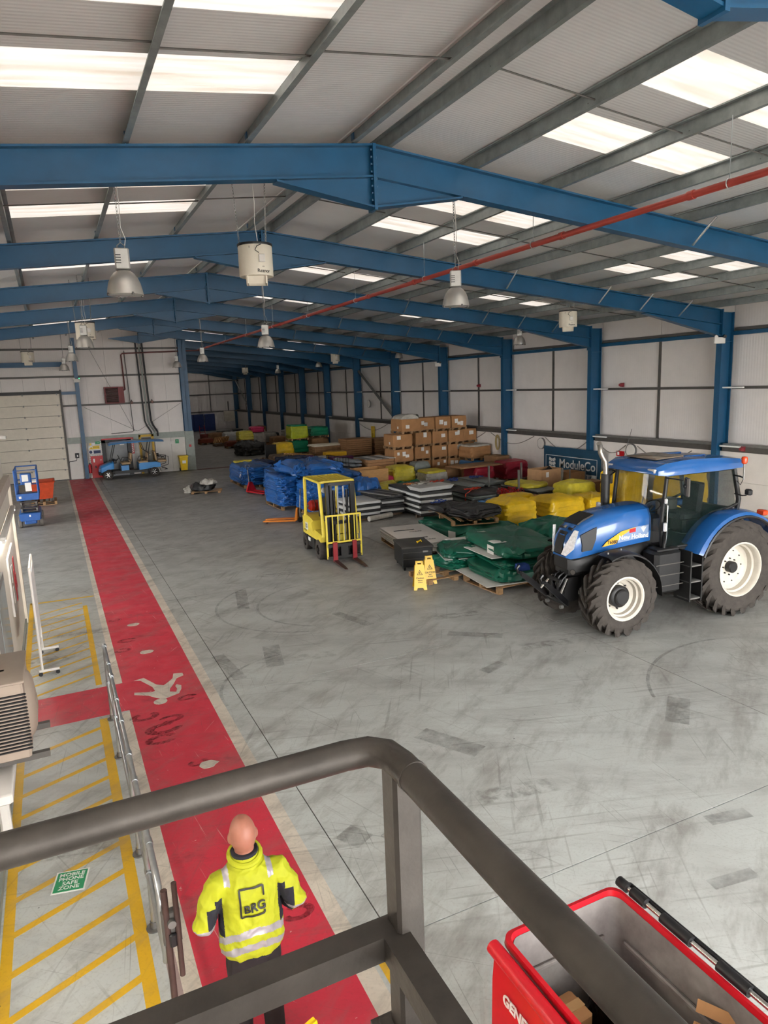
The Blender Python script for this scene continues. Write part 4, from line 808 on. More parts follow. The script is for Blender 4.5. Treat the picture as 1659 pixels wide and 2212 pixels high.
# ------------------------------------------------------------------ forklift
def forklift():
    FYE = mat('forklift_yellow', 'e6d048', .35, var=.1, scale=4.); FBK = mat('forklift_black', '1c1b1a', .5, var=.3)
    t = thing('forklift', 'yellow and black counterbalance forklift with red forks', 'forklift', (6.66, 17.2, 0), R_(-93))
    def fwheel(x, y, r, w_):
        s = 1 if y > 0 else -1; h = w_/2
        o = MB().lathe([(r*.5, y-h), (r*.94, y-h), (r, y-h*.7), (r, y+h*.7), (r*.94, y+h), (r*.5, y+h)], 28, (x, 0, r), 'y').obj('wheel', RUBBER, t); MB().lathe([(r*.55, y+s*h*.9), (r*.5, y+s*h*.5), (.06, y+s*h*.6), (.05, y+s*h), (0, y+s*h)], 20, (x, 0, r), 'y').obj('hub', FBK, o)
    for s in (-1, 1): fwheel(0, s*.46, .27, .2); fwheel(-1.32, s*.44, .23, .18)
    bd = MB(); bd.loft([[(-.45, y, z) for y, z in ((-.5, .18), (.5, .18), (.5, .5), (-.5, .5))], [(.28, y, z) for y, z in ((-.34, .18), (.34, .18), (.34, .5), (-.34, .5))]]); bd.loft([[(-1.08, -.5, .18), (-1.08, .5, .18), (-1.08, .5, .52), (-1.08, -.5, .52)], [(-.42, -.52, .18), (-.42, .52, .18), (-.42, .52, .5), (-.42, -.52, .5)]]); bd.loft([[(x, -h_, .25), (x, h_, .25), (x, h_, .56), (x, -h_, .56)] for x, h_ in ((-1.68, .36), (-1.6, .5), (-1.1, .52))]); bd.obj('lower_chassis', FBK, t)
    bo = MB().loft([[(x, -h_, .5), (x, h_, .5), (x, h_, z-.06), (x, h_-.06, z), (x, -h_+.06, z), (x, -h_, z-.06)] for x, h_, z in ((-1.72, .34, .9), (-1.66, .46, 1.0), (-1.45, .53, 1.03), (-.95, .53, 1.0), (-.6, .53, .95), (-.5, .53, .72), (.0, .53, .68), (.22, .53, .66))]).obj('body', FYE, t)
    MB().box((-1.05, -.535, .74), (.24, .01, .2)).obj('number_plate', INKW, bo); text('number_lettering', 'K5', .15, INK, bo, face_m((-1.05, -.543, .74), (1, 0, 0)), .001, bold=.004)
    MB().box((-.85, -.533, .40), (.2, .012, .1)).obj('side_label', INKW, bo); text('brand_lettering', 'HYSTER', .07, INK, bo, face_m((-1.2, -.535, .60), (1, 0, 0)), .001)
    MB().cbox((-.62, 0, 1.06), (.5, .46, .12), .04).obj('seat_cushion', FBK, t); MB().cbox((-.86, 0, 1.3), (.12, .44, .45), .05, ry=-.15).obj('seat_back', FBK, t)
    MB().tube([(-.15 + .08*math.cos(a*PI/9), .16*math.sin(a*PI/9), 1.2 + .12*math.cos(a*PI/9)) for a in range(18)], .014, 6, closed=True).obj('steering_wheel', FBK, t); MB().cyl((.05, 0, .95), (-.15, 0, 1.2), .03, n=8).obj('steering_column', FBK, t); MB().cbox((.12, 0, .85), (.2, .9, .35), .04).obj('dash', FYE, t); MB().cbox((.0, -.2, 1.1), (.1, .3, .22), .03).obj('lever_panel', FBK, t)
    gb = MB(); gb.lathe([(.0, -.36), (.1, -.36), (.155, -.3), (.16, 0), (.155, .3), (.1, .36), (0, .36)], 20, (-1.38, 0, 1.24), 'y'); g = gb.obj('gas_bottle', mat('gas_red', 'b5231d', .35), t); MB().cyl((-1.38, -.36, 1.24), (-1.38, -.46, 1.24), .05, n=10).obj('valve', STEEL, g)
    for y in (-.2, .2): MB().tube([(-1.38 + .17*math.cos(a*PI/8), y, 1.24 + .17*math.sin(a*PI/8)) for a in range(16)], .012, 5, closed=True).obj('strap', FBK, g)
    gd = MB(); gd.b2(-1.25, .16, -.5, -.44, 2.06, 2.12); gd.b2(-1.25, .16, .44, .5, 2.06, 2.12); gd.b2(-1.25, -1.19, -.5, .5, 2.06, 2.12); gd.b2(.1, .16, -.5, .5, 2.06, 2.12); og = gd.obj('overhead_guard', FYE, t)
    for i in range(9): MB().box((-.54, -.38 + .095*i, 2.1), (1.3, .03, .04)).obj('guard_bar', FYE, og)
    for s in (-1, 1): MB().tube([(.32, s*.47, .66), (.25, s*.47, 1.2), (.12, s*.47, 2.08)], .045, 8).obj('guard_leg', FYE, og); MB().tube([(-1.32, s*.47, .95), (-1.24, s*.47, 2.08)], .045, 8).obj('guard_leg', FYE, og); MB().cyl((.2, s*.38, 1.9), (.28, s*.38, 1.9), .07, .075, n=14).obj('head_lamp', LENSC, og)
    ma = MB()
    for s in (-1, 1): ma.b2(.36, .46, s*.36-.04, s*.36+.04, .08, 2.1); ma.b2(.40, .52, s*.28-.03, s*.28+.03, .08, 2.05); ma.cyl((.42, s*.18, .2), (.42, s*.18, 1.9), .035, n=10)
    ma.b2(.36, .46, -.4, .4, 2.02, 2.1); ma.b2(.36, .46, -.4, .4, 1.0, 1.08); ma.b2(.36, .46, -.4, .4, .15, .3); mo = ma.obj('mast', BLACKM, t)
    for y in (-.08, .08): MB().b2(.43, .445, y-.02, y+.02, .4, 2.0).obj('lift_chain', STEEL, mo)
    ca = MB(); ca.b2(.54, .6, -.48, .48, .42, .5); ca.b2(.54, .6, -.48, .48, .1, .18); ca.b2(.54, .6, -.1, .1, .18, .42); ca.obj('carriage', FBK, t)
    br = MB()
    for z in (.55, 1.26): br.b2(.57, .6, -.47, .47, z-.022, z+.022)
    for i in range(2): s = -1 if i else 1; br.b2(.57, .6, s*.47-.022, s*.47+.022, .12, 1.28)
    bo_ = br.obj('load_backrest', FYE, t)
    for i in range(5): MB().b2(.575, .595, -.3 + .15*i - .012, -.3 + .15*i + .012, .57, 1.24).obj('backrest_bar', FYE, bo_)
    for s in (-1, 1):
        f = MB().b2(.6, .645, s*.27-.06, s*.27+.06, .04, .56).obj('fork_shank', mat('fork_red', '8e2128', .5, .2), t); MB().loft([[(.6, s*.27-.06, .035), (.6, s*.27+.06, .035), (.6, s*.27+.06, .085), (.6, s*.27-.06, .085)], [(1.2, s*.27-.055, .03), (1.2, s*.27+.055, .03), (1.2, s*.27+.055, .055), (1.2, s*.27-.055, .055)], [(1.48, s*.27-.035, .03), (1.48, s*.27+.035, .03), (1.48, s*.27+.035, .04), (1.48, s*.27-.035, .04)]]).obj('fork_blade', mat('fork_worn', '5a4440', .45, .6, var=.3), f)
forklift()

# ------------------------------------------------------------------ golf buggy, scissor lift, skip
def buggy():
    CB = mat('buggy_blue', '2f86cc', .3, var=.05, coat=.3); TAN = mat('tan_vinyl', 'b79a76', .55)
    t = thing('golf_buggy', 'blue six seat golf buggy with long blue roof before inner wall', 'golf buggy', (3.7, 40.6, 0), PI)
    for x in (-1.2, 1.2):
        for y in (-.48, .48):
            s = 1 if y > 0 else -1; o = MB().lathe([(.15, y-.09), (.25, y-.09), (.265, y-.05), (.265, y+.05), (.25, y+.09), (.15, y+.09)], 24, (x, 0, .265), 'y').obj('wheel', RUBBER, t); ri = MB().lathe([(.15, y+s*.085), (.14, y+s*.04), (.03, y+s*.06), (0, y+s*.06)], 20, (x, 0, .265), 'y').obj('rim', BLACKM, o)
            for k in range(6): a = k*PI/3; MB().box((x + .08*math.cos(a), y + s*.085, .265 + .08*math.sin(a)), (.13, .012, .03), ry=-a).obj('spoke', CHROME, o)
    MB().b2(-1.4, 1.3, -.4, .4, .28, .4).obj('chassis', BLACK, t)
    MB().loft([[(x, -h_, z0), (x, h_, z0), (x, h_, z1-.08), (x, h_-.1, z1), (x, -h_+.1, z1), (x, -h_, z1-.08)] for x, h_, z0, z1 in ((1.62, .4, .42, .56), (1.52, .54, .4, .74), (1.2, .56, .56, .86), (.95, .56, .56, .95), (.86, .54, .6, .98))]).obj('front_cowl', CB, t)
    MB().cbox((1.57, 0, .36), (.14, 1.0, .2), .05).obj('bumper', BLACK, t)
    for s in (-1, 1): MB().cbox((1.56, s*.36, .58), (.08, .2, .1), .03).obj('headlight', LENSC, t); MB().loft([[(1.2 + .34*math.cos(R_(a)), s*y, .265 + .34*math.sin(R_(a))) for a in range(0, 181, 15)] for y in (.4, .6, .6)], False, False).obj('wheel_arch', BLACK, t); MB().loft([[(-1.2 + .34*math.cos(R_(a)), s*y, .265 + .34*math.sin(R_(a))) for a in range(0, 181, 15)] for y in (.4, .6, .6)], False, False).obj('wheel_arch', BLACK, t)
    MB().b2(-.2, .95, -.55, .55, .4, .45).obj('floor_pan', BLACK, t)
    MB().loft([[(x, -.56, z0), (x, .56, z0), (x, .56, z1), (x, -.56, z1)] for x, z0, z1 in ((-1.55, .5, .72), (-1.3, .5, .8), (-.5, .42, .8), (-.42, .42, .75))]).obj('rear_body', CB, t)
    MB().loft([[(x, -.54, z0), (x, .54, z0), (x, .54, z1), (x, -.54, z1)] for x, z0, z1 in ((.1, .42, .72), (.5, .42, .72))]).obj('front_seat_box', CB, t)
    for x in (.22, -.68, -1.62):
        w_ = -1 if x < -1.5 else 1
        s_ = MB().cbox((x + (0 if w_ > 0 else -.05), 0, .82), (.48, 1.04, .12), .05).obj('seat_cushion', TAN, t); b_ = MB().cbox((x - .27*w_, 0, 1.12), (.1, 1.0, .5), .05, ry=-.18*w_).obj('seat_back', TAN, t)
        for s in (-1, 1): MB().tube([(x-.25*w_, s*.54, .82), (x-.2*w_, s*.55, 1.05), (x+.1*w_, s*.55, 1.08), (x+.2*w_, s*.55, .9)], .018, 6).obj('armrest', BLACK, s_)
    MB().cbox((.8, 0, .95), (.18, 1.0, .2), .05).obj('dashboard', BLACK, t); MB().tube([(.55 + .06*math.cos(a*PI/9), .25 + .17*math.sin(a*PI/9), 1.14 + .15*math.cos(a*PI/9)) for a in range(18)], .014, 6, closed=True).obj('steering_wheel', BLACK, t); MB().cyl((.78, .25, .92), (.55, .25, 1.14), .025, n=8).obj('steering_column', BLACK, t)
    for s in (-1, 1):
        MB().tube([(1.0, s*.5, .92), (.72, s*.5, 1.88)], .022, 8).obj('front_strut', BLACK, t); MB().tube([(-.95, s*.5, .8), (-.98, s*.5, 1.4), (-1.1, s*.5, 1.92)], .026, 8).obj('rear_strut', BLACK, t); MB().tube([(-.62, s*.5, 1.9), (-.75, s*.5, 1.5), (-.98, s*.5, 1.3)], .02, 8).obj('brace', BLACK, t)
    MB().loft([[(x, -h_, z), (x, -h_*.6, z+.06), (x, h_*.6, z+.06), (x, h_, z), (x, h_-.02, z-.04), (x, -h_+.02, z-.04)] for x, h_, z in ((1.02, .5, 1.86), (.9, .58, 1.92), (.2, .6, 1.96), (-1.2, .6, 1.97), (-1.75, .57, 1.93), (-1.85, .4, 1.9))]).obj('roof', CB, t)
    MB().prism([(.98, .95), (1.0, .95), (.74, 1.86), (.72, 1.86)], -.46, .46, 'xz').obj('windscreen', GLASS, t)
    MB().tube([(-1.75, -.5, .35), (-1.9, -.5, .35), (-1.9, .5, .35), (-1.75, .5, .35)], .02, 6).obj('rear_step_rail', BLACK, t)
    for s in (-1, 1): MB().tube([(-1.6, s*.48, .5), (-1.98, s*.48, .6), (-2.0, s*.48, 1.05), (-1.8, s*.48, 1.08), (-1.6, s*.48, 1.0)], .018, 6).obj('rear_grab_rail', BLACK, t)
buggy()
def scissor():
    SB = mat('lift_blue', '2458a0', .4, var=.15)
    t = thing('scissor_lift', 'blue electric scissor lift parked by the office corner', 'scissor lift', (-1.02, 28.3, 0), -PI/2)
    # local x forward = towards the viewer
    MB().cbox((0, 0, .38), (1.8, .7, .26), .05).obj('base', SB, t); MB().loft([[(.88, -.34, .3), (.88, .34, .3), (.88, .36, .5), (.88, -.36, .5)], [(1.0, -.3, .26), (1.0, .3, .26), (1.0, .34, .52), (1.0, -.34, .52)]]).obj('nose_plate', SB, t)
    for x in (-.65, .68):
        for y in (-.34, .34): o = MB().lathe([(.0, y-.06), (.17, y-.06), (.19, y-.04), (.19, y+.04), (.17, y+.06), (0, y+.06)], 20, (x, 0, .19), 'y').obj('wheel', mat('grey_tyre', '6f6a64', .8), t)
    MB().cbox((.8, 0, .2), (.3, .4, .14), .04).obj('pothole_guard', SB, t)
    for i in range(4):
        for y in (-.24, .24): MB().box((0, y, .56 + .11*i), (1.6, .05, .07), ry=.03*(1 if i % 2 else -1)).obj('scissor_arm', STEEL if i % 2 else DKGREY, t)
        MB().cyl((.7, -.28, .56 + .11*i), (.7, .28, .56 + .11*i), .03, n=8).obj('pivot_pin', DKGREY, t)
    MB().cbox((0, 0, 1.02), (1.8, .72, .08), .02).obj('platform', SB, t); MB().b2(-.9, .9, -.36, -.345, 1.05, 1.2).obj('toe_board', SB, t); MB().b2(-.9, .9, .345, .36, 1.05, 1.2).obj('toe_board', SB, t); MB().b2(.885, .9, -.36, .36, 1.05, 1.22).obj('toe_board', SB, t)
    for x in (-.88, -.3, .3, .88):
        for y in (-.35, .35): MB().cyl((x, y, 1.05), (x, y, 2.05), .022, n=8).obj('rail_post', SB, t)
    for z in (1.55, 2.05): MB().tube([(-.88, -.35, z), (.88, -.35, z), (.88, .35, z), (-.88, .35, z), (-.88, -.35, z)], .022, 8).obj('guard_rail', SB, t)
    MB().cbox((.6, 0, 1.72), (.25, .36, .4), .04).obj('control_box', SB, t); MB().box((.74, -.02, 1.76), (.01, .2, .24)).obj('label_plate', INKW, t); MB().box((.905, .06, 1.46), (.012, .2, .3)).obj('document_holder', INKW, t); MB().box((1.002, 0, .44), (.006, .05, .07)).obj('label_plate', INKW, t); MB().box((.905, -.24, 1.1), (.006, .08, .08)).obj('label_plate', INKW, t)
scissor()
def pallet(parent, l=1.2, w_=1.0, h=.14, z=0., name=None, n=5, m=None):
    m = m or WOOD; k = ('pal', l, w_, h, n)
    if k not in ME:
        a = MB(); a.box((0, 0, 0), (l, .1, .02)); ME[k] = a.mesh('deck_board', WOOD); b = MB(); b.box((0, 0, 0), (.1, w_, h-.04)); c = MB(); c.box((0, 0, 0), (.12, .1, h-.04)); ME[k+(1,)] = c.mesh('block', WOOD); ME[k+(2,)] = MB().box((0, 0, 0), (.1, w_, .02)).mesh('stringer_board', WOOD)
    for i in range(n): put('deck_board', ME[k], parent, (0, -w_/2+.05 + (w_-.1)*i/(n-1), z+h-.01))
    for x in (-l/2+.06, 0, l/2-.06):
        for y in (-w_/2+.05, 0, w_/2-.05): put('block', ME[k+(1,)], parent, (x, y, z+h/2-.005))
        put('base_board', ME[k+(2,)], parent, (x, 0, z+.01))
SKO = mat('skip_orange', 'b8431f', .55, var=.25)
t = thing('tipping_skip', 'orange steel tipping skip standing on a wooden pallet', 'skip', (-.62, 33.3, .15))
mb = MB(); 
def hollow(mb, w0, d0, w1, d1, h, th=.03, z=0.):
    o0 = [(-w0/2, -d0/2, z), (w0/2, -d0/2, z), (w0/2, d0/2, z), (-w0/2, d0/2, z)]; o1 = [(-w1/2, -d1/2, z+h), (w1/2, -d1/2, z+h), (w1/2, d1/2, z+h), (-w1/2, d1/2, z+h)]
    i1 = [(math.copysign(abs(x)-th, x), math.copysign(abs(y)-th, y), z+h) for x, y, _ in o1]; i0 = [(math.copysign(abs(x)-th, x), math.copysign(abs(y)-th, y), z+th) for x, y, _ in o0]
    return mb.loft([o0, o1, i1, i0])
hollow(mb, .7, 1.0, .95, 1.35, .72, z=.12); mb.obj('hopper', SKO, t)
MB().tube([(-.48, -.68, .84), (.48, -.68, .84), (.48, .68, .84), (-.48, .68, .84)], .028, 6, closed=True).obj('rim', SKO, t)
for s in (-1, 1): MB().b2(s*.28-.05, s*.28+.05, -.5, .5, 0, .12).obj('fork_pocket', DKGREY, t)
lp = thing('wooden_pallet', 'wooden pallet under the orange skip', 'pallet', (-.62, 33.3, 0), PI/2); pallet(lp, h=.15)
tag(lump(.3, .3, .12, .05, .03, 5, 3).obj('rag', PAPER), 'crumpled white wrapping on the orange skip edge', 'wrapping').location = (-.9, 32.72, 1.02)
t = thing('wheelie_bin', 'yellow wheelie bin against inner end wall', 'bin', (6.72, 41.45, 0), 0)
mb = MB(); mb.loft([[(-.17, -.2, .06), (.17, -.2, .06), (.17, .2, .06), (-.17, .2, .06)], [(-.23, -.26, .82), (.23, -.26, .82), (.23, .26, .82), (-.23, .26, .82)]]); mb.obj('body', YEL, t); MB().cbox((0, 0, .86), (.52, .58, .09), .03).obj('lid', YEL, t); MB().box((0, -.245, .55), (.2, .01, .16)).obj('label', INKW, t)
for s in (-1, 1): MB().cyl((s*.17, .2, .1), (s*.21, .2, .1), .1, n=14).obj('wheel', BLACK, t)
# ------------------------------------------------------------------ doors, signs and services on the inner end wall
y0 = YF - .12
D2 = thing('door_2', 'grey double door in a deep black frame with red header', None, kind='structure')
for x0, x1, z0, z1, m in ((2.42, 2.62, 0, 2.1, BLACK), (3.78, 3.98, 0, 2.1, BLACK), (2.42, 3.98, 1.9, 2.1, BLACK)): MB().b2(x0, x1, y0-.22, y0+.1, z0, z1).obj('frame', m, D2)
MB().b2(2.44, 3.96, y0-.24, y0-.1, 2.06, 2.14).obj('header', RED, D2)
GD = mat('door_grey', '8b8d8f', .45)
lf = MB().cbox((3.2, y0-.02, .94), (1.14, .05, 1.88), .01).obj('leaf', GD, D2); MB().b2(2.75, 3.2, y0-.09, y0-.05, .9, .95).obj('push_bar', DKGREY, lf); MB().b2(3.38, 3.62, y0-.05, y0-.044, 1.72, 1.78).obj('door_label', INKW, lf)
MB().box((2.66, y0-.05, 1.0), (.03, .04, 1.86)).obj('door_edge', STEEL, D2)
D3 = thing('door_3', 'yellow framed grey single door', None, kind='structure')
for x0, x1, z0, z1 in ((4.42, 4.54, 0, 2.22), (5.12, 5.24, 0, 2.22), (4.42, 5.24, 2.1, 2.22)): MB().b2(x0, x1, y0-.08, y0+.05, z0, z1).obj('frame', mat('door_yellow', 'c79f2c', .5), D3)
lf = MB().cbox((4.83, y0, 1.05), (.58, .05, 2.08), .01).obj('leaf', mat('door_beige_grey', '9c988a', .5), D3); MB().b2(4.74, 4.92, y0-.035, y0-.025, 1.15, 1.24).obj('door_label', YEL, lf); MB().b2(4.68, 4.98, y0-.035, y0-.025, 1.02, 1.08).obj('door_label', INKW, lf); MB().b2(4.57, 5.08, y0-.03, y0-.024, 1.95, 2.06).obj('vision_panel', DKGREY, lf)
RB = thing('hazard_panel', 'red hazard panel with red and white chevron edges beside door', 'panel', (0, 0, 0))
MB().b2(1.78, 2.42, y0-.16, y0-.02, 0, 1.22).obj('panel', RED, RB)
for i in range(11): MB().box((1.75, y0-.17, .06 + .11*i), (.07, .012, .06), ry=-.7).obj('chevron', INKW if i % 1 == 0 else RED, RB)
for i in range(7): MB().box((1.84 + .09*i, y0-.17, 1.25), (.06, .012, .05), ry=-.7).obj('chevron', INKW, RB)
for i in range(8): MB().box((2.38, y0-.17, 1.32 + .095*i), (.08, .012, .05), ry=-.7).obj('chevron', INKW, RB); MB().box((4.04, y0-.17, 1.3 + .1*i), (.09, .012, .05), ry=-.7).obj('chevron', INKW, RB)
MB().b2(3.98, 4.12, y0-.165, y0-.1, 1.2, 2.12).obj('side_strip', RED, RB)
MB().b2(1.98, 2.04, y0-.18, y0-.16, .55, .68).obj('handle', BLACK, RB)
for x, z, a, b_ in ((1.95, .96, .08, .2), (2.3, .98, .08, .03)): MB().box((x, y0-.165, z), (a, .01, b_)).obj('notice', INKW, RB)
t = thing('fire_extinguisher', 'red fire extinguisher hung beside the hazard panel', 'extinguisher', (1.70, y0-.3, .3)); MB().lathe([(.0, 0), (.075, 0), (.08, .03), (.08, .42), (.05, .48), (.02, .5), (0, .5)], 16).obj('cylinder', RED, t); MB().box((0, 0, .53), (.1, .03, .05)).obj('handle', BLACK, t); MB().tube([(.02, 0, .52), (.1, -.02, .45), (.09, -.05, .2)], .012, 6).obj('hose', BLACK, t); MB().b2(-.02, .02, .07, .18, .2, .3).obj('bracket', BLACK, t)
SIGNB = mat('sign_navy', '1f2c57', .5)
def wall_sign(label, x, z, w_, h, m, txt=None, tm=INK, sym=None):
    t = thing('wall_sign', label, 'sign', (x, y0-.015, z)); MB().box((0, 0, 0), (w_, .014, h)).obj('plate', m, t)
    if txt: text('lettering', txt, h*.32 if '\n' in txt else h*.5, tm, t, face_m((w_*.1 if sym else 0, -.009, h*.05), (1, 0, 0)), .001)
    if sym: sym(t, w_, h)
    return t
def tri(t, w_, h): MB().prism([(-w_*.45, -h*.35), (-w_*.25, h*.35), (-w_*.05, -h*.35)], -.013, -.008, 'xz').obj('warning_triangle', YEL, t); MB().box((-w_*.25, -.014, -.02), (.014, .003, h*.3)).obj('triangle_mark', INK, t)
def ringsym(t, w_, h): MB().lathe([(.0, -.008), (h*.42, -.008), (h*.42, -.013), (h*.22, -.013), (h*.22, -.009), (0, -.009)], 20, (-w_*.32, 0, 0), 'y').obj('ring_symbol', SIGNB, t)
wall_sign('yellow and black warning sign above the hazard panel', 2.03, 1.66, .62, .2, INKW, None, INK, tri).location.y = y0-.03
wall_sign('yellow lettered warning strip above the navy notice', 2.13, 1.68, .36, .17, YEL, 'Warning', INK).location.y = y0-.055
wall_sign('white notice with navy ring symbol above the hazard panel', 2.03, 1.43, .62, .2, INKW, None, INK, ringsym).location.y = y0-.03
wall_sign('navy lettered notice strip right of the ring symbol', 2.16, 1.43, .36, .17, SIGNB, None).location.y = y0-.055
wall_sign('small yellow diamond hazard sign by black door frame', 1.86, 1.86, .08, .12, YEL)
wall_sign('small red and white prohibition sign by black door frame', 2.02, 1.86, .11, .14, INKW, '!', RED)
wall_sign('green running figure exit sign by black door frame', 2.26, 1.93, .3, .15, GREEN, '< >', INKW)
wall_sign('green and white tick sign on the inner end wall', 6.53, 1.72, .2, .24, GREEN, 'V', INKW)
wall_sign('white paper notice beside the green tick sign', 6.25, 1.66, .26, .17, PAPER)
wall_sign('black and white arrow sign behind the golf buggy', 5.34, 1.02, .18, .18, INK, '<', INKW)
wall_sign('small red sign on the grey end flashing', 7.25, 1.42, .13, .13, RED, None).location.y = YF-.21
wall_sign('white lettered notice beside the yellow framed door', 4.26, 1.25, .2, .12, PAPER)
# louvred unit heater, pipes and conduits
t = thing('unit_heater', 'dark red louvred warm air heater high on inner wall', 'heater', (3.35, YF-.55, 4.5)); UR = mat('heater_dark_red', '6f2226', .5)
mb = MB(); mb.b2(-.5, .5, -.05, .45, -.45, -.4); mb.b2(-.5, .5, -.05, .45, .4, .45); mb.b2(-.5, -.45, -.05, .45, -.4, .4); mb.b2(.2, .5, -.05, .45, -.4, .4); mb.b2(-.5, .5, .38, .45, -.4, .4); mb.obj('casing', UR, t)
for i in range(12): MB().box((-.12, -.02, -.36 + .065*i), (.64, .06, .012), rx=.5).obj('louvre', mat('louvre_steel', '8c7f7a', .4, .5), t)
for x in (-.4, .4): MB().b2(x-.02, x+.02, .4, .55, -.4, .4).obj('bracket', DKGREY, t)
for i, (xa, xb) in enumerate(((4.72, 4.9), (4.9, 5.08), (5.06, 5.24))):
    tag(MB().tube([(xa, y0-.12, 7.4), (xa + .12, y0-.12, 3.0), (xa+.2, y0-.12, 2.75), (xb+.24, y0-.12, 2.35), (xb+.24, y0-.12, 2.1 if i else 2.25)], .045 if i < 2 else .05, 8).obj('soil_pipe', BLACK if i != 1 else DADO), ['black service pipe on inner wall, leftmost of three', 'grey service pipe on inner wall between two black ones', 'black service pipe on inner wall, rightmost of three'][i], 'pipe', 'service pipes on inner wall')
tag(MB().tube([(4.1, y0-.06, 6.9), (4.2, y0-.06, 2.5), (4.15, y0-.06, 2.42), (3.0, y0-.06, 2.38)], .02, 6).obj('conduit', DKGREY), 'thin grey conduit running down right of the red heater', 'conduit')
for i, (a, b_) in enumerate((((2.25, 7.2), (4.25, 2.45)), ((1.75, 3.9), (4.4, 2.45)), ((4.45, 2.45), (6.9, 3.9)))):
    tag(MB().cyl((a[0], y0-.03, a[1]), (b_[0], y0-.03, b_[1]), .009, n=5).obj('bracing_wire', DKGREY), ['long thin wire slanting down across the red heater wall bay', 'thin wire slanting down from the blue gable post', 'thin wire rising to the tall blue column'][i], 'wire', 'wires on inner wall')
t = thing('door_control', 'black door control box with conduit beside overhead door', 'control box', (1.12, y0-.06, 1.3)); MB().cbox((0, 0, 0), (.2, .1, .26), .02).obj('box', BLACK, t); MB().box((.02, -.055, -.02), (.06, .01, .1)).obj('button_plate', INKW, t); MB().tube([(-.02, 0, -.12), (-.06, 0, -.28), (-.4, 0, -.3), (-.44, 0, -.4)], .018, 6).obj('conduit', BLACK, t)
for i, x in enumerate((4.25, 5.35)):
    t = thing('wall_bulkhead', ['small brown bulkhead fitting left of the black pipes', 'small brown bulkhead fitting right of the black pipes'][i], 'wall light', (x, YF-.1, 4.05), 0, 'bulkhead fittings'); MB().lathe([(.0, -.1), (.06, -.09), (.09, -.03), (.09, 0)], 14, axis='y').obj('dome', mat('bulkhead_brown', '7a5a50', .5), t); MB().box((0, .0, .1), (.05, .05, .12)).obj('stem', DKGREY, t)

# ------------------------------------------------------------------ person
def remesh(mb, name, mats, vox, smooth=6, parent=None):
    me = mb.mesh(name, mats); o = put(name, me); r = o.modifiers.new('r', 'REMESH'); r.mode = 'VOXEL'; r.voxel_size = vox; r.use_smooth_shade = True
    s = o.modifiers.new('s', 'SMOOTH'); s.iterations = smooth; s.factor = .5
    dg = bpy.context.evaluated_depsgraph_get(); me2 = bpy.data.meshes.new_from_object(o.evaluated_get(dg)); o.modifiers.clear(); o.data = me2; bpy.data.meshes.remove(me)
    me2.materials.clear()
    for m in (mats if isinstance(mats, (list, tuple)) else [mats]): me2.materials.append(m)
    me2.polygons.foreach_set('use_smooth', [True]*len(me2.polygons)); o.parent = parent
    return o
def ell(mb, c, r, n=16, rows=9):
    mb.loft([[(c[0] + r[0]*math.sin(PI*i/rows)*math.cos(2*PI*j/n), c[1] + r[1]*math.sin(PI*i/rows)*math.sin(2*PI*j/n), c[2] - r[2]*math.cos(PI*i/rows)) for j in range(n)] for i in range(1, rows)])
def oval(c, a, b, n=20): return [(c[0] + a*math.cos(2*PI*j/n), c[1] + b*math.sin(2*PI*j/n), c[2]) for j in range(n)]
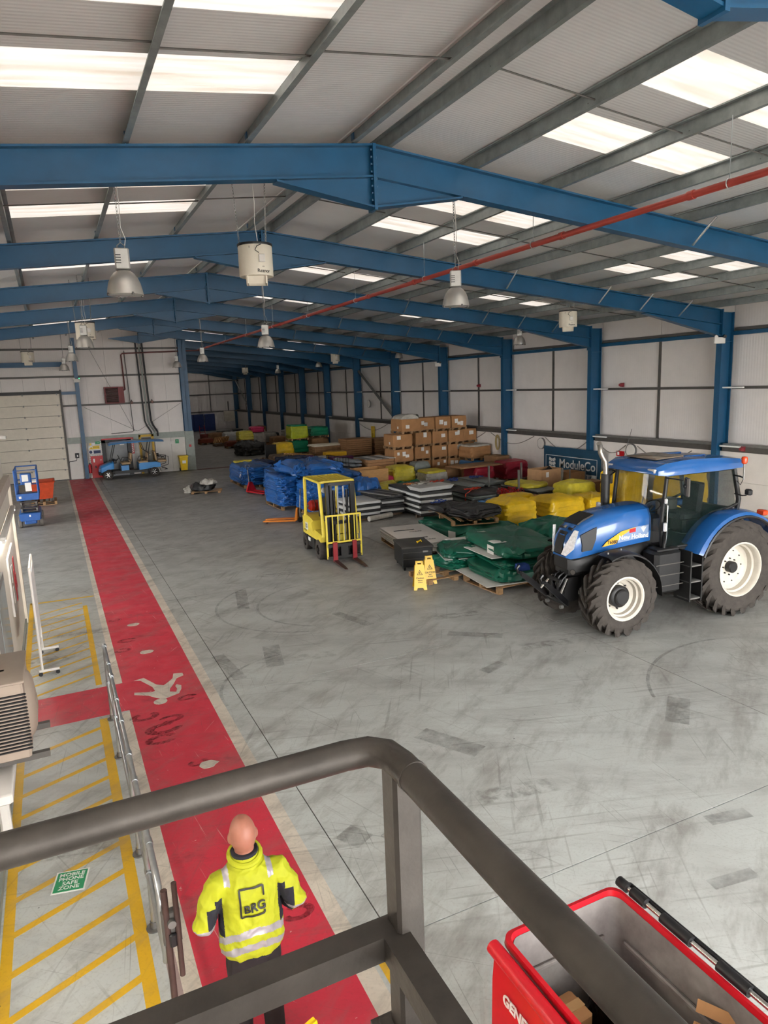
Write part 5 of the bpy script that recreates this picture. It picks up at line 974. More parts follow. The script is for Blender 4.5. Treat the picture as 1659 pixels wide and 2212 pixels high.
def person():
    SKIN = mat('skin', '8f5c4b', .5, var=.12, scale=8.); HV = mat('hi_vis_yellow', '969a0c', .75, var=.16, scale=6., bump=.5, bscale=9., bstretch=(1, 1, .6)); NAVY = mat('navy_fabric', '14151f', .85); REFL = mat('reflective_tape', '8f8a8e', .35, .2, var=.08); TRS = mat('dark_trousers', '1b1416', .9, var=.2)
    t = thing('person', 'person in yellow hi-vis jacket walking away on the red walkway', 'person', (.86, 4.22, 0), R_(-4))
    b = MB(); ell(b, (.0, .06, 1.635), (.09, .112, .132), 20, 11); ell(b, (0, .12, 1.575), (.064, .066, .082)); b.cyl((0, .02, 1.42), (0, .05, 1.58), .07, .066, n=14)
    for s in (-1, 1): ell(b, (s*.092, .06, 1.62), (.013, .026, .036), 10, 6)
    ell(b, (0, .178, 1.615), (.015, .026, .026), 8, 6); ell(b, (0, .178, 1.56), (.028, .013, .011), 8, 6)
    b.loft([oval((0, .0, z), a, c) for z, a, c in ((.84, .14, .1), (1.0, .14, .1), (1.2, .15, .1), (1.38, .15, .09), (1.46, .07, .06))])
    for s in (-1, 1):
        b.tube([(s*.12, .0, 1.38), (s*.2, -.01, 1.36), (s*.30, -.03, 1.12), (s*.25, .17, 1.02), (s*.22, .24, 1.0)], [.05, .05, .045, .034, .03], 10)
        px, py, pz = s*.205, .30, .985; b.cbox((px, py, pz), (.04, .1, .085), .014)
        for k in range(4): q = .03 - .021*k; L_ = (.07, .08, .075, .058)[k]; b.tube([(px, py+.045, pz+q), (px - s*.008, py+.045+L_*.5, pz+q-.004), (px - s*.035, py+.045+L_*.75, pz+q-.01), (px - s*.055, py+.04+L_*.6, pz+q-.012)], [.0105, .01, .0095, .008], 6)
        b.tube([(px - s*.01, py-.02, pz+.035), (px - s*.035, py+.02, pz+.055), (px - s*.05, py+.06, pz+.05)], [.013, .012, .009], 6)
        fy = -.06*s; b.tube([(s*.085, -.005, .86), (s*.092, -.01, .72), (s*.1, fy*.5+.01, .46), (s*.105, fy-.02, .1)], [.07, .07, .05, .042], 10)
    bo = remesh(b, 'body', SKIN, .008, 4, t)
    for s in (-1, 1): e = MB(); ell(e, (s*.034, .16, 1.645), (.013, .01, .011), 8, 6); e.obj('eye', INKW, t)
    # jacket
    j = MB(); j.loft([oval((x, y, z), a, c, 24) for x, y, z, a, c in ((0, -.01, .84, .205, .165), (0, -.012, .9, .225, .178), (0, -.01, 1.0, .222, .172), (0, 0, 1.15, .208, .155), (0, .0, 1.27, .215, .15), (0, .005, 1.36, .21, .135), (0, .01, 1.42, .165, .112), (0, .025, 1.465, .1, .09), (0, .035, 1.5, .088, .088), (0, .04, 1.535, .095, .095))])
    for s in (-1, 1): j.tube([(s*.13, .01, 1.36), (s*.195, 0, 1.365), (s*.26, -.02, 1.25), (s*.315, -.04, 1.11), (s*.30, .04, 1.05), (s*.255, .17, 1.02), (s*.232, .235, 1.005)], [.075, .085, .078, .072, .068, .058, .05], 14)
    jk = remesh(j, 'jacket', [HV, NAVY, REFL], .007, 5, t); idx = []
    nrm = [v.normal.copy() for v in jk.data.vertices]
    for v, nv in zip(jk.data.vertices, nrm):
        p = v.co; g = nz(p.x*1.2, p.y, p.z*.8, 9.); g2 = nz(p.x + p.z*.8 + 3, p.y, p.z - p.x*.6, 16.); v.co = p + nv*((.22-abs(g))*.022 + (.2-abs(g2))*.009 if p.z < 1.45 else 0)
    for p in jk.data.polygons:
        x, y, z = p.center; ax = abs(x); m = 0
        arm = ax > .232 or (y > .165 and ax > .15)
        zb = z + .10*(x/.25)**2*(1 if y < 0 else 1) - .03
        if z > 1.49: m = 1 if (z > 1.515) else 0
        elif arm:
            d = -(x*math.copysign(1, x) - .315)*.0 + (1.13 - z) if y < .0 else .1 + y*.9
            inner = (ax < .288 and z < 1.25 and y < .1) or (y > .0 and z < 1.05)
            if 1.085 < z - y*.25 < 1.135 and y < .08: m = 2
            elif y > .18: m = 1
            elif inner: m = 1
        else:
            if ax > .185 and 1.02 < z < 1.3 and abs(y) < .11: m = 1
            elif .855 < z - .0 and .905 < zb < .955: m = 2
            elif 1.0 < zb < 1.05: m = 2
            elif zb < .835: m = 1
            if 1.37 < z < 1.47 and .125 < ax < .165 and y < .09: m = 2
        idx.append(m)
    jk.data.polygons.foreach_set('material_index', idx)
    from mathutils.bvhtree import BVHTree
    bv = BVHTree.FromPolygons([v.co for v in jk.data.vertices], [p.vertices[:] for p in jk.data.polygons])
    def onback(o, off=.011):
        for v in o.data.vertices:
            h = bv.ray_cast(Vector((v.co.x, -1, v.co.z)), Vector((0, 1, 0)))
            if h[0] is not None: v.co.y = h[0].y - off - (.002 if v.co.y < 0 else 0)
    lg = text('logo_lettering', 'BRG', .078, INK, jk, face_m((.015, 0, 1.225), (1, 0, 0)), .001, bold=.002); onback(lg)
    def bar(x0, z0, x1, z1, w_=.006):
        m = MB(); n = 10
        pts = [(x0 + (x1-x0)*i/n, z0 + (z1-z0)*i/n) for i in range(n+1)]; dx, dz = (w_, 0) if x0 == x1 else (0, w_)
        m.loft([[(x-dx, 0, z-dz), (x+dx, 0, z+dz), (x+dx, .003, z+dz), (x-dx, .003, z-dz)] for x, z in pts]); o = m.obj('logo_frame', INK, jk); onback(o)
    bar(-.078, 1.17, -.078, 1.36); bar(-.078, 1.36, .078, 1.36); bar(.078, 1.36, .078, 1.29); bar(-.078, 1.17, .078, 1.17); bar(.078, 1.17, .078, 1.19)
    cl = MB(); cl.tube([(.1*math.cos(a*PI/10), .04 + .1*math.sin(a*PI/10), 1.50 + .025*math.sin(a*PI/10)) for a in range(20)], .022, 8, closed=True); cl.obj('collar', HV, jk)
    # trousers and boots
    q = MB(); q.loft([oval((0, -.005, z), a, c) for z, a, c in ((.72, .16, .11), (.82, .175, .125), (.92, .17, .12), (.96, .16, .11))])
    for s, fy in ((-1, .06), (1, -.06)): q.tube([(s*.085, -.005, .86), (s*.092, -.01, .72), (s*.1, fy*.5+.01, .46), (s*.105, fy-.02, .1), (s*.105, fy-.02, .05)], [.1, .1, .078, .068, .07], 14)
    remesh(q, 'trousers', TRS, .009, 4, t)
    for s, fy in ((-1, .06), (1, -.06)): f = MB(); f.loft([[(s*.105 + w_*cx_, fy + y, z*zz) for cx_, zz in ((-1, 0), (1, 0), (1, .7), (.6, 1), (-.6, 1), (-1, .7))] for y, w_, z in ((-.11, .034, .07), (-.06, .045, .1), (.02, .046, .1), (.1, .05, .07), (.16, .042, .05), (.185, .02, .035))]); f.obj('boot', mat('tan_boot', '6b5138', .8), t)
person()

# ------------------------------------------------------------------ red four-wheel waste bin
def waste_bin():
    RP = mat('bin_red_plastic', 'c01222', .35, var=.1, scale=5.); GI = mat('bin_grey_inside', '85817e', .6, var=.35, scale=3., dirt='655c5b')
    t = thing('waste_bin', 'red four wheel waste bin with open lid and rubbish inside', 'bin', (2.6, 2.42, 0), 0)
    W_, D_ = .90, 1.34
    def rr(w_, d, z, r=.08, n=5): return [(sx*(w_/2-r) + r*math.cos(a0 + k*PI/2/n), sy*(d/2-r) + r*math.sin(a0 + k*PI/2/n), z) for sx, sy, a0 in ((1, 1, 0), (-1, 1, PI/2), (-1, -1, PI), (1, -1, 3*PI/2)) for k in range(n+1)]
    mb = MB(); mb.loft([rr(W_-.16, D_-.18, .16), rr(W_-.06, D_-.08, 1.0), rr(W_, D_, 1.18)], False); mb.add(rr(W_-.16, D_-.18, .16), [tuple(range(24))]); mb.obj('tub', RP, t)
    MB().loft([rr(W_-.05, D_-.05, 1.22), rr(W_-.10, D_-.12, 1.0), rr(W_-.2, D_-.22, .2)], False).obj('tub_lining', GI, t)
    MB().loft([rr(W_-.2, D_-.22, .2), rr(.02, .02, .2, .009)], False).obj('tub_floor', GI, t)
    MB().loft([rr(W_, D_, 1.18), rr(W_+.03, D_+.03, 1.21), rr(W_+.02, D_+.02, 1.25), rr(W_-.03, D_-.03, 1.255), rr(W_-.05, D_-.05, 1.2)], False).obj('rim', RP, t)
    for y in (-.2, .2): MB().cbox((W_/2-.1, y, .7), (.03, .5, .03), .01).obj('lining_rib', GI, t)
    MB().cbox((0, D_/2-.075, .98), (.6, .03, .03), .01).obj('lining_rib', GI, t); MB().cbox((W_/2-.07, 0, .98), (.03, 1.0, .03), .01).obj('lining_rib', GI, t)
    # lid folded down on the left
    ld = MB(); ld.loft([[(x, -D_/2+.02, z), (x, D_/2-.02, z), (x-.03, D_/2-.02, z), (x-.03, -D_/2+.02, z)] for x, z in ((-W_/2-.04, 1.2), (-W_/2-.06, 1.0), (-W_/2-.07, .5), (-W_/2-.06, .38))]); lo = ld.obj('lid', RP, t)
    MB().tube([(-W_/2-.07, -D_/2+.02, 1.2), (-W_/2-.07, D_/2-.0, 1.2)], .045, 12).obj('lid_roll', RP, lo)
    for y in (-.4, .1): MB().cbox((-W_/2-.105, y, .72), (.02, .32, .3), .02).obj('lid_panel', RP, lo)
    text('waste_lettering', 'GENERAL WASTE', .088, INKW, lo, face_m((-W_/2-.104, .52, .985), (0, -1, 0), (.12, 0, 1)), .002, 'LEFT', .003)
    # lift tube on the right
    MB().tube([(W_/2+.05, -.68, 1.26), (W_/2+.05, .66, 1.26)], .017, 10).obj('lift_tube', CHROME, t)
    for y, l in ((.64, .08), (.50, .12), (.2, .22), (-.2, .2), (-.6, .2)): MB().cyl((W_/2+.05, y-l/2, 1.26), (W_/2+.05, y+l/2, 1.26), .034, n=12).obj('tube_clamp', BLACK, t)
    MB().cbox((W_/2+.085, -.02, 1.25), (.03, 1.3, .05), .01).obj('lift_bar', BLACK, t)
    for sx in (-1, 1):
        for sy in (-1, 1):
            x, y = sx*(W_/2-.2), sy*(D_/2-.25); c = MB().lathe([(.0, x-.025), (.09, x-.025), (.1, x-.01), (.1, x+.01), (.09, x+.025), (0, x+.025)], 18, (0, y, .1), 'x').obj('castor', BLACK, t); MB().b2(x-.035, x+.035, y-.03, y+.03, .1, .17).obj('castor_fork', STEEL, c)
    return t
waste_bin()
BAG = mat('black_bin_bag', '0d0d0e', .25, var=.2, bump=.5, bscale=14.)
for i, (x, y, z, w_, d, h) in enumerate(((2.80, 2.72, .23, .40, .42, .68), (2.8, 2.28, .23, .42, .44, .62), (2.45, 1.98, .23, .34, .34, .55))):
    o = lump(w_, d, h, .16, .07, 5, i*3+2, p=2.6, n=40, rows=12, crown=.05).obj('bin_bag', BAG); o.location = (x, y, z); tag(o, ['black bin bag standing in the far corner of the red bin', 'black bin bag slumped along the right side of the red bin', 'black bin bag in the near end of the red bin'][i], 'bin bag', 'bags in the red bin')
def carton(name, label, loc, rz, sz, m=CARD, cat='box', group=None, lab=1, tilt=0., seed=0, flaps=False):
    t = thing(name, label, cat, loc, rz, group); t.rotation_euler = (tilt, 0, rz); w_, d, h = sz
    if flaps:
        mb = MB(); hollow(mb, w_, d, w_, d, h, .012); mb.obj('box_body', m, t)
        for s in (-1, 1): MB().box((s*(w_/2+.06), 0, h+.05), (.012, d, w_*.3), ry=s*.8).obj('flap', m, t)
    else:
        MB().cbox((0, 0, h/2), (w_, d, h), .012).obj('box_body', m, t); MB().box((0, 0, h+.0015), (w_, .06, .003)).obj('tape', mat('parcel_tape', 'b08a5c', .35), t)
    for k in range(lab): a = random.uniform(-.25, .3)*w_; MB().box((a, -d/2-.003, h*random.uniform(.45, .7)), (w_*.18, .005, h*.28)).obj('shipping_label', PAPER, t)
    return t
carton('cardboard_box', 'brown cardboard box nearest the lid inside the red bin', (2.40, 2.80, .23), .05, (.26, .2, .62), tilt=.0, lab=0, group='boxes in the red bin')
carton('cardboard_box', 'brown cardboard box second from the lid inside the red bin', (2.41, 2.52, .23), .1, (.27, .26, .58), tilt=-.0, lab=0, group='boxes in the red bin')
carton('cardboard_box', 'open cardboard box with white label in the red bin', (2.82, 2.14, .88), .5, (.22, .2, .16), lab=1, group='boxes in the red bin', flaps=True)
o = lump(.34, .3, .1, .04, .03, 5, 4).obj('paper_sack', mat('green_white_paper', 'cfe0bd', .6)); o.location = (2.45, 2.25, .80); tag(o, 'pale green printed sack lying on boxes in the red bin', 'sack')
text('print_lettering', '2C', .12, INK, o, Matrix.Translation((0, 0, .125)) @ Matrix.Rotation(-1.1, 4, 'Z'), .001, bold=.004)
# ------------------------------------------------------------------ stored goods
GTARP = mat('green_tarpaulin', '0f5c49', .32, var=.2, scale=2.5, bump=.35, bscale=5.); BTARP = mat('blue_tarpaulin', '235a9e', .34, var=.25, scale=3., bump=.4, bscale=6.); NTARP = mat('navy_tarpaulin', '1c2b4f', .5, var=.2, bump=.3, bscale=6.)
KTARP = mat('black_tarpaulin', '2a2a2b', .42, var=.25, scale=3., bump=.4, bscale=6.); YWRAP = mat('yellow_stretch_wrap', 'dcb51f', .3, var=.22, scale=3., bump=.4, bscale=8., bstretch=(1, 1, 3)); YWRAP2 = mat('thin_yellow_wrap', 'c6b83a', .3, var=.25, scale=4., bump=.4, bscale=9.)
CLEARW = mat('clear_stretch_wrap', 'b5b1a8', .25, var=.25, scale=5., bump=.3); GWRAP = mat('green_stretch_wrap', '12805c', .3, var=.2, bump=.3, bscale=9.); BWRAP = mat('blue_stretch_wrap', '3d6f9f', .3, var=.25, bump=.3); RWRAP = mat('red_stretch_wrap', '8c1a2c', .35, var=.2, bump=.3, bscale=9.); PWRAP = mat('pink_wrap', 'd0305f', .35, bump=.2); LWRAP = mat('lime_wrap', 'a8b324', .3, var=.2, bump=.3)
PANELG = mat('grey_deck_panel', '7b827f', .45, .2, var=.2, scale=4.); PANELD = mat('dark_panel', '2b2c2d', .5, var=.2); PANELW = mat('white_panel_frame', 'c9cac8', .4, var=.1); MDF = mat('mdf_board', '9f7651', .7, var=.1); PLY = mat('plywood', 'c0925c', .65, var=.2, scale=4., stretch=(1, 1, 6)); BOARDW = mat('white_board', 'f8f3ef', .55, var=.04)
STRAPR = mat('orange_red_strap', 'd8452c', .7); STRAPB = mat('blue_strap', '24408c', .7); TIMBER = mat('dark_timber', '6e5a48', .8, var=.3, scale=5.)

def tarp(label, x, y, z, w_, d, h, rz=0., m=GTARP, layers=2, seed=0, amp=.03, group=None, cat='tarpaulin', folds=1, r=.09, crown=.02, tags=(), name='folded_tarpaulin', p=6., pal=False, sag=0.):
    t = thing(name, label, cat, (x, y, z), rz, group); zb = 0
    if pal: pallet(t, d if False else w_*.96, d*.9); zb = .14
    hh = (h-zb)/folds
    for k in range(folds):
        s = 1 - .05*abs(random.uniform(-1, 1))*(k > 0); o = lump(w_*s, d*s, hh*1.04, min(r, hh*.48), amp, 3.2, seed + k*1.7, layers, .03, p, n=72, crown=crown if k == folds-1 else 0, sag=sag, wr=amp*1.6).obj('fold', m, t)
        o.location = (random.uniform(-.04, .04)*(k > 0), random.uniform(-.04, .04)*(k > 0), zb + hh*k); o.rotation_euler = (0, 0, random.uniform(-.03, .03)*(k > 0))
    for dx, dy, dz, sx, sz, face in tags:
        if face == 'top': MB().cbox((dx, dy, dz), (sx, sz, .008), .004).obj('label', PAPER, t)
        else: MB().cbox((dx, dy, dz), (sx, .008, sz) if face == 'y' else (.008, sx, sz), .004).obj('label', PAPER, t)
    return t
def wrapped(label, x, y, w_, d, h, m=YWRAP, rz=0., seed=0, group='wrapped pallets', pal=True, taper=.93, amp=.035, crown=.06, inner=None, z=0., layers=0):
    t = thing('wrapped_pallet' if pal else 'wrapped_bundle', label, 'wrapped goods', (x, y, z), rz, group); zb = .0
    if pal: pallet(t, w_*.98, d*.98); zb = .14
    lump(w_, d, h-zb, .06, amp*.7, 2.6, seed, layers, .015, 12., n=64, taper=taper, crown=crown, rows=12, wr=.05).obj('wrapping', m, t).location = (0, 0, zb)
    if inner: o = lump(w_*.97*taper, d*.97*taper, .12, .05, .02, 3, seed+1, 0, 0, 9.).obj('goods', inner, t); o.location = (0, 0, h-.05)
    for i in range(2): MB().tube([(w_/2*1.01*math.cos(q*PI/12)*1.0, d/2*1.01*math.sin(q*PI/12), zb + (h-zb)*(.3+.3*i) + .02*math.sin(q)) for q in range(0)] or [(-w_*.3, -d/2-.012, zb+(h-zb)*(.35+.25*i)), (0, -d/2-.02, zb+(h-zb)*(.38+.25*i)), (w_*.3, -d/2-.012, zb+(h-zb)*(.33+.25*i))], .008, 5).obj('wrap_rope', m, t)
    return t
def panel_stack(label, x, y, w_, d, n, th, ms, rz=0., group='stacked deck panels', bear=.1, jit=.03, cat='panel stack', z=0., skew=0.):
    t = thing('panel_stack', label, cat, (x, y, z), rz, group)
    for yy in (-d*.35, d*.35): MB().box((0, yy, bear/2), (w_*.96, .1, bear)).obj('bearer', TIMBER, t)
    for i in range(n):
        m = ms[i % len(ms)]; k = ('pan', round(w_, 2), round(d, 2), round(th, 3), m.name)
        if k not in ME:
            mb = MB(); mb.cbox((0, 0, 0), (w_, d, th*.9), min(.012, th*.3)); ME[k] = mb.mesh('panel', m)
        put('panel', ME[k], t, (random.uniform(-jit, jit) + skew*i, random.uniform(-jit, jit), bear + th*(i+.5)), random.uniform(-.015, .015))
    return t
def strap(label, x, y, z, m, r=.2, seed=0, drop=None, cat='strap', n=5):
    t = thing('ratchet_strap', label, cat, (x, y, z), 0, 'ratchet straps'); rnd = random.Random(seed)
    for k in range(n):
        cx_, cy_ = rnd.uniform(-r, r), rnd.uniform(-r, r)*.6; rr_ = rnd.uniform(.5, 1)*r*.8; a0 = rnd.random()*6
        MB().tube([(cx_ + rr_*math.cos(a0+a*.45)*(1-.02*a), cy_ + rr_*.6*math.sin(a0+a*.45), .035 + .03*abs(math.sin(a*.9+k)) + .012*k) for a in range(13)], .028, 6, flat=.35).obj('webbing_loop', m, t)
    MB().cbox((0, 0, .06), (.12, .05, .05), .01).obj('ratchet', STEEL, t)
    if drop: MB().tube([(0, 0, .05)] + [tuple(p) for p in drop], .022, 6, flat=.35).obj('hanging_tail', m, t)
    return t

# --- green tarpaulin pile at the front
t = thing('wooden_pallet', 'wooden pallet under the front green tarpaulin pile', 'pallet', (9.35, 12.75, 0), .04); pallet(t, 2.1, 1.35, .16, n=7)
t = thing('wooden_pallet', 'low dark wooden skid behind the caution signs', 'pallet', (8.15, 13.98, 0), .02); pallet(t, 1.5, .95, .12, n=3)
t = thing('cardboard_sheet', 'white cardboard sheet jutting out under the lowest green tarpaulin', 'card', (9.1, 12.95, .163), -.12); MB().box((0, 0, .006), (1.75, 1.75, .012)).obj('sheet', PAPER, t)
tarp('folded green tarpaulin at the bottom of the front pile', 9.4, 12.95, .177, 1.8, 1.75, .26, -.1, layers=2, seed=1, amp=.04)
tarp('folded green tarpaulin with loose ruffles in the middle of front pile', 9.5, 13.05, .46, 1.55, 1.95, .15, -.12, layers=4, seed=2, amp=.04)
t = thing('cardboard_sheet', 'white cardboard sheet under the large top green tarpaulin', 'card', (9.45, 13.75, .635), -.1); MB().box((0, 0, .006), (1.6, 2.5, .012), rx=-.02).obj('sheet', PAPER, t)
tarp('large smooth green tarpaulin folded on top of the front pile', 9.62, 13.3, .66, 1.55, 2.5, .24, -.12, layers=2, seed=3, amp=.03, crown=.05, r=.12, tags=((-.6, -.35, .262, .34, .3, 'top'), (-.8, -.4, .1, .32, .2, 'x'), (-.45, .75, .262, .2, .12, 'top')))
t = thing('blue_patch', 'blue fabric corner showing under the top green tarpaulin', 'fabric', (9.0, 12.1, .45), -.1); lump(.3, .22, .14, .05, .02, 4, 2).obj('cloth', STRAPB, t)
tarp('ruffled green tarpaulin on the skid behind the black tool box', 8.75, 14.3, .125, 1.1, .95, .26, .1, layers=5, seed=5, amp=.05)
t = thing('cardboard_sheet', 'white cardboard sheet under the small left green tarpaulin', 'card', (8.7, 14.25, .40), -.3); MB().box((0, 0, .005), (.95, 1.0, .01)).obj('sheet', PAPER, t)
tarp('small green tarpaulin folded on the left of the front pile', 8.72, 14.3, .415, .92, 1.05, .2, -.35, layers=2, seed=6, amp=.035, crown=.05, tags=((-.3, -.25, .215, .14, .1, 'top'),))
tarp('green tarpaulin lying along the black sheet pallet', 10.85, 17.3, 0, 1.75, 2.8, .46, .22, layers=3, seed=7, amp=.05, r=.16, tags=((-.95, -.35, .26, .3, .22, 'x'),))
tarp('green tarpaulin with a torn corner behind the tractor bonnet', 12.35, 15.1, 0, 1.7, 1.6, .55, -.1, layers=3, seed=8, amp=.06, r=.14, crown=.1)
tarp('low green tarpaulin between tractor wheel and front pile', 11.25, 13.75, 0, 1.2, 1.2, .36, -.2, layers=2, seed=9, amp=.05, r=.1)
# --- pallet of black sheets on the green bundle
t = thing('wooden_pallet', 'wooden pallet carrying folded black sheets', 'pallet', (10.95, 17.75, .53), R_(90-14)); pallet(t, 2.6, 1.4, .14, n=6)
tarp('large black folded sheet at the front of its pallet', 11.0, 17.15, .68, 1.25, 1.25, .26, .25, KTARP, 4, 11, .04, crown=.05, name='folded_sheet', cat='sheet')
tarp('black folded sheet at the back of its pallet under blue strap', 10.85, 18.45, .68, 1.2, 1.2, .15, .3, KTARP, 3, 12, .04, name='folded_sheet', cat='sheet', tags=((-.5, -.55, .08, .2, .08, 'y'),))
strap('blue ratchet strap bunched on the black sheets', 10.6, 18.55, .85, STRAPB, .22, 3)
# --- white boards on a pallet
t = thing('board_stack', 'stack of white boards on a pallet behind the black tool box', 'boards', (8.95, 17.0, 0), R_(-8)); pallet(t, 1.3, 2.4, .12, n=8)
for i in range(9): MB().cbox((random.uniform(-.02, .02), random.uniform(-.03, .03), .14 + .03*i), (1.32, 2.5, .024), .006, rz=random.uniform(-.008, .008)).obj('board', BOARDW, t)
for yy in (.55, -.55): MB().box((-.15, yy, .398), (.62, .06, .004)).obj('printed_bar', INK, t); text('print_lettering', 'modulo', .12, INK, t, Matrix.Translation((.1, yy-.28, .398)), .001)
# --- black tool box on castors
t = thing('tool_box', 'black steel tool box on castors with worn top', 'tool box', (7.95, 15.25, 0), R_(-14))
MB().cbox((0, 0, .33), (.78, .95, .48), .02).obj('body', mat('tool_box_black', '1a1b1c', .35, .3, var=.3), t); ld = MB().cbox((0, 0, .59), (.82, .99, .05), .012).obj('lid', mat('worn_black_lid', '3a3835', .5, .2, var=.4, scale=4.), t)
for z in (.3, .46): MB().box((0, -.478, z), (.74, .008, .012)).obj('drawer_line', DKGREY, t)
MB().cbox((.2, -.482, .47), (.14, .015, .05), .006).obj('latch', STEEL, t)
for sx in (-1, 1):
    for sy in (-1, 1): c = MB().lathe([(.0, -.02), (.045, -.02), (.05, 0), (.045, .02), (0, .02)], 14, (sx*.32, sy*.4, .05), 'x').obj('castor', BLACK, t); MB().box((sx*.32, sy*.4, .085), (.05, .05, .03)).obj('castor_plate', STEEL, c)
t = thing('clamp_tool', 'small yellow clamp on the black tool box', 'clamp', (8.05, 15.1, .616), .4); MB().tube([(-.08, 0, .01), (.06, 0, .06), (.1, 0, .01)], .012, 6).obj('frame', YEL, t); MB().box((0, .03, .03), (.12, .02, .03)).obj('grip', YEL, t)
# --- caution signs
SY = mat('sign_yellow', 'e8bd17', .35, var=.05)
def caution(label, x, y, rz, l1, l2):
    t = thing('caution_sign', label, 'floor sign', (x, y, 0), rz, 'folding caution signs')
    for s in (-1, 1):
        mb = MB(); hb, ht_, H_ = .15, .105, .64; M = Matrix.Translation((0, s*.16, 0)) @ Matrix.Rotation(s*R_(13.5), 4, 'X'); mb.M = M
        mb.prism([(-hb, 0), (-hb*.55, 0), (-hb*.4, .05), (hb*.4, .05), (hb*.55, 0), (hb, 0), (ht_, H_*.86), (ht_*.62, H_*.9), (.045, H_*.9), (-.045, H_*.9), (-ht_*.62, H_*.9), (-ht_, H_*.86)], -.012, .012, 'xz'); mb.b2(-ht_*.8, -ht_*.42, -.012, .012, H_*.88, H_); mb.b2(ht_*.42, ht_*.8, -.012, .012, H_*.88, H_); mb.b2(-ht_*.8, ht_*.8, -.012, .012, H_*.96, H_*1.02); p = mb.obj('leaf', SY, t)
        q = MB(); q.M = M; yy = s*.0135
        q.loft([[(r*math.cos(a), y_, .38 + r*math.sin(a)) for a in (R_(90), R_(210), R_(330))] for r, y_ in ((.075, yy), (.075, yy+s*.001), (.055, yy+s*.001), (.055, yy))], False); q.b2(-.007, .007, min(yy, yy+s*.001), max(yy, yy+s*.001), .36, .41); q.obj('warning_triangle', INK, p)
        for i, w_ in enumerate((l1, l2[0], l2[1])): text('lettering', w_, (.055, .034, .034)[i], INK, p, M @ face_m((0, s*.0145, (.27, .22, .175)[i]), (1 if s < 0 else -1, 0, 0)), .0008, bold=.001)
    return t
caution('yellow folding caution sign standing in front, nearer of the pair', 7.14, 13.42, R_(-22), 'Caution', ('slippery', 'surface'))
caution('yellow folding wet floor sign standing behind, farther of the pair', 7.55, 13.72, R_(-14), 'CAUTION', ('WET', 'FLOOR'))
caution('yellow folding caution sign at the bottom edge of the view', 1.02, 3.62, R_(20), 'Caution', ('slippery', 'surface'))
# --- white edged panel stacks left
panel_stack('stack of black panels with white edges just right of the forklift', 9.35, 22.0, 1.15, 1.4, 6, .095, [PANELD, PANELW], .02, jit=.05)
panel_stack('stack of black and white panels in the middle left, strap on top', 10.48, 22.3, 1.0, 1.5, 7, .09, [PANELD, PANELW, PANELD], -.03, jit=.05)
panel_stack('tall stack of white rimmed panels with loose webbing on top', 11.65, 21.75, 1.25, 2.6, 9, .09, [PANELD, PANELW], -.02, jit=.04)
t = thing('white_tray', 'white moulded tray lying on the tall panel stack', 'tray', (11.65, 20.9, .93), .08); MB().loft([[(-.62, -.35, .0), (.62, -.35, 0), (.62, .35, 0), (-.62, .35, 0)], [(-.72, -.42, .14), (.72, -.42, .14), (.72, .42, .14), (-.72, .42, .14)]]).obj('tray', PANELW, t)
strap('tangle of grey webbing on the tall panel stack', 11.45, 20.95, 1.075, CLEARW, .3, 9, n=8); strap('short orange strap on the tall panel stack', 11.55, 22.2, .92, mat('orange_strap', 'd98a4a', .7), .2, 4, n=4)
t = thing('profile_bundle', 'bundle of dark metal profiles on the middle left panel stack', 'profiles', (10.48, 22.35, .735), .28)
for i in range(5): MB().cbox((-.34 + .17*i, .05*(i % 2), .018), (.15, 1.9, .035), .008).obj('profile', PANELD if i % 2 else STEEL, t)
t = thing('rolled_film', 'roll of clear film lying at the foot of the panel stack', 'film roll', (9.85, 21.25, .1), .25); MB().cyl((-.5, 0, 0), (.5, 0, 0), .09, .1, n=14).obj('roll', CLEARW, t)
# --- grey deck panels with straps
DP = [('stack of grey deck panels with red strap, nearest of the pair', 13.55, 21.45, .95, 2.15, 9, .058), ('stack of grey deck panels with red strap, farther of the pair', 13.5, 23.85, .9, 1.8, 9, .056), ('stack of grey deck panels under the left blue strap', 14.85, 24.15, .95, 2.2, 8, .052), ('stack of grey deck panels under the right blue strap', 16.0, 24.3, 1.0, 2.2, 8, .052), ('low stack of grey deck panels beside steel posts', 15.0, 21.9, 1.1, 2.2, 6, .05), ('low stack of grey deck panels under yellow film', 16.4, 21.6, 1.1, 2.3, 7, .055)]
for a in DP: panel_stack(*a, [PANELG, PANELG, PANELD], random.uniform(-.03, .03))
strap('orange red ratchet strap on the nearest grey panel stack', 13.6, 21.3, .625, STRAPR, .26, 5, [(-.3, -.3, .04), (-.52, -.4, -.02), (-.55, -.42, -.4)], n=6); strap('orange red ratchet strap on the farther grey panel stack', 13.6, 23.8, .61, STRAPR, .24, 6, [(-.3, -.2, .03), (-.5, -.25, -.02), (-.52, -.25, -.35)], n=6)
strap('blue ratchet strap on the left rear panel stack', 14.8, 24.5, .52, STRAPB, .28, 7); strap('blue ratchet strap on the right rear panel stack', 16.0, 24.6, .52, STRAPB, .3, 8)
for i, (x, y) in enumerate(((15.45, 22.95), (15.5, 21.05), (16.95, 22.85), (17.0, 20.4))):
    t = thing('stillage_post', 'upright steel stillage post among the grey panels, ' + ('leftmost', 'second from left', 'third from left', 'rightmost, nearest the tractor')[i], 'post', (x, y, 0), 0, 'stillage posts'); MB().b2(-.03, .03, -.03, .03, .012, 1.25).obj('post', STEEL, t); MB().box((0, 0, .006), (.16, .16, .012)).obj('foot', STEEL, t)
o = lump(1.1, 1.6, .14, .06, .05, 3, 17).obj('yellow_film', YWRAP2); o.location = (16.4, 21.8, .49); tag(o, 'crumpled yellow film on the low panel stack before the crate', 'film')
mb = MB(); rnd = random.Random(4)
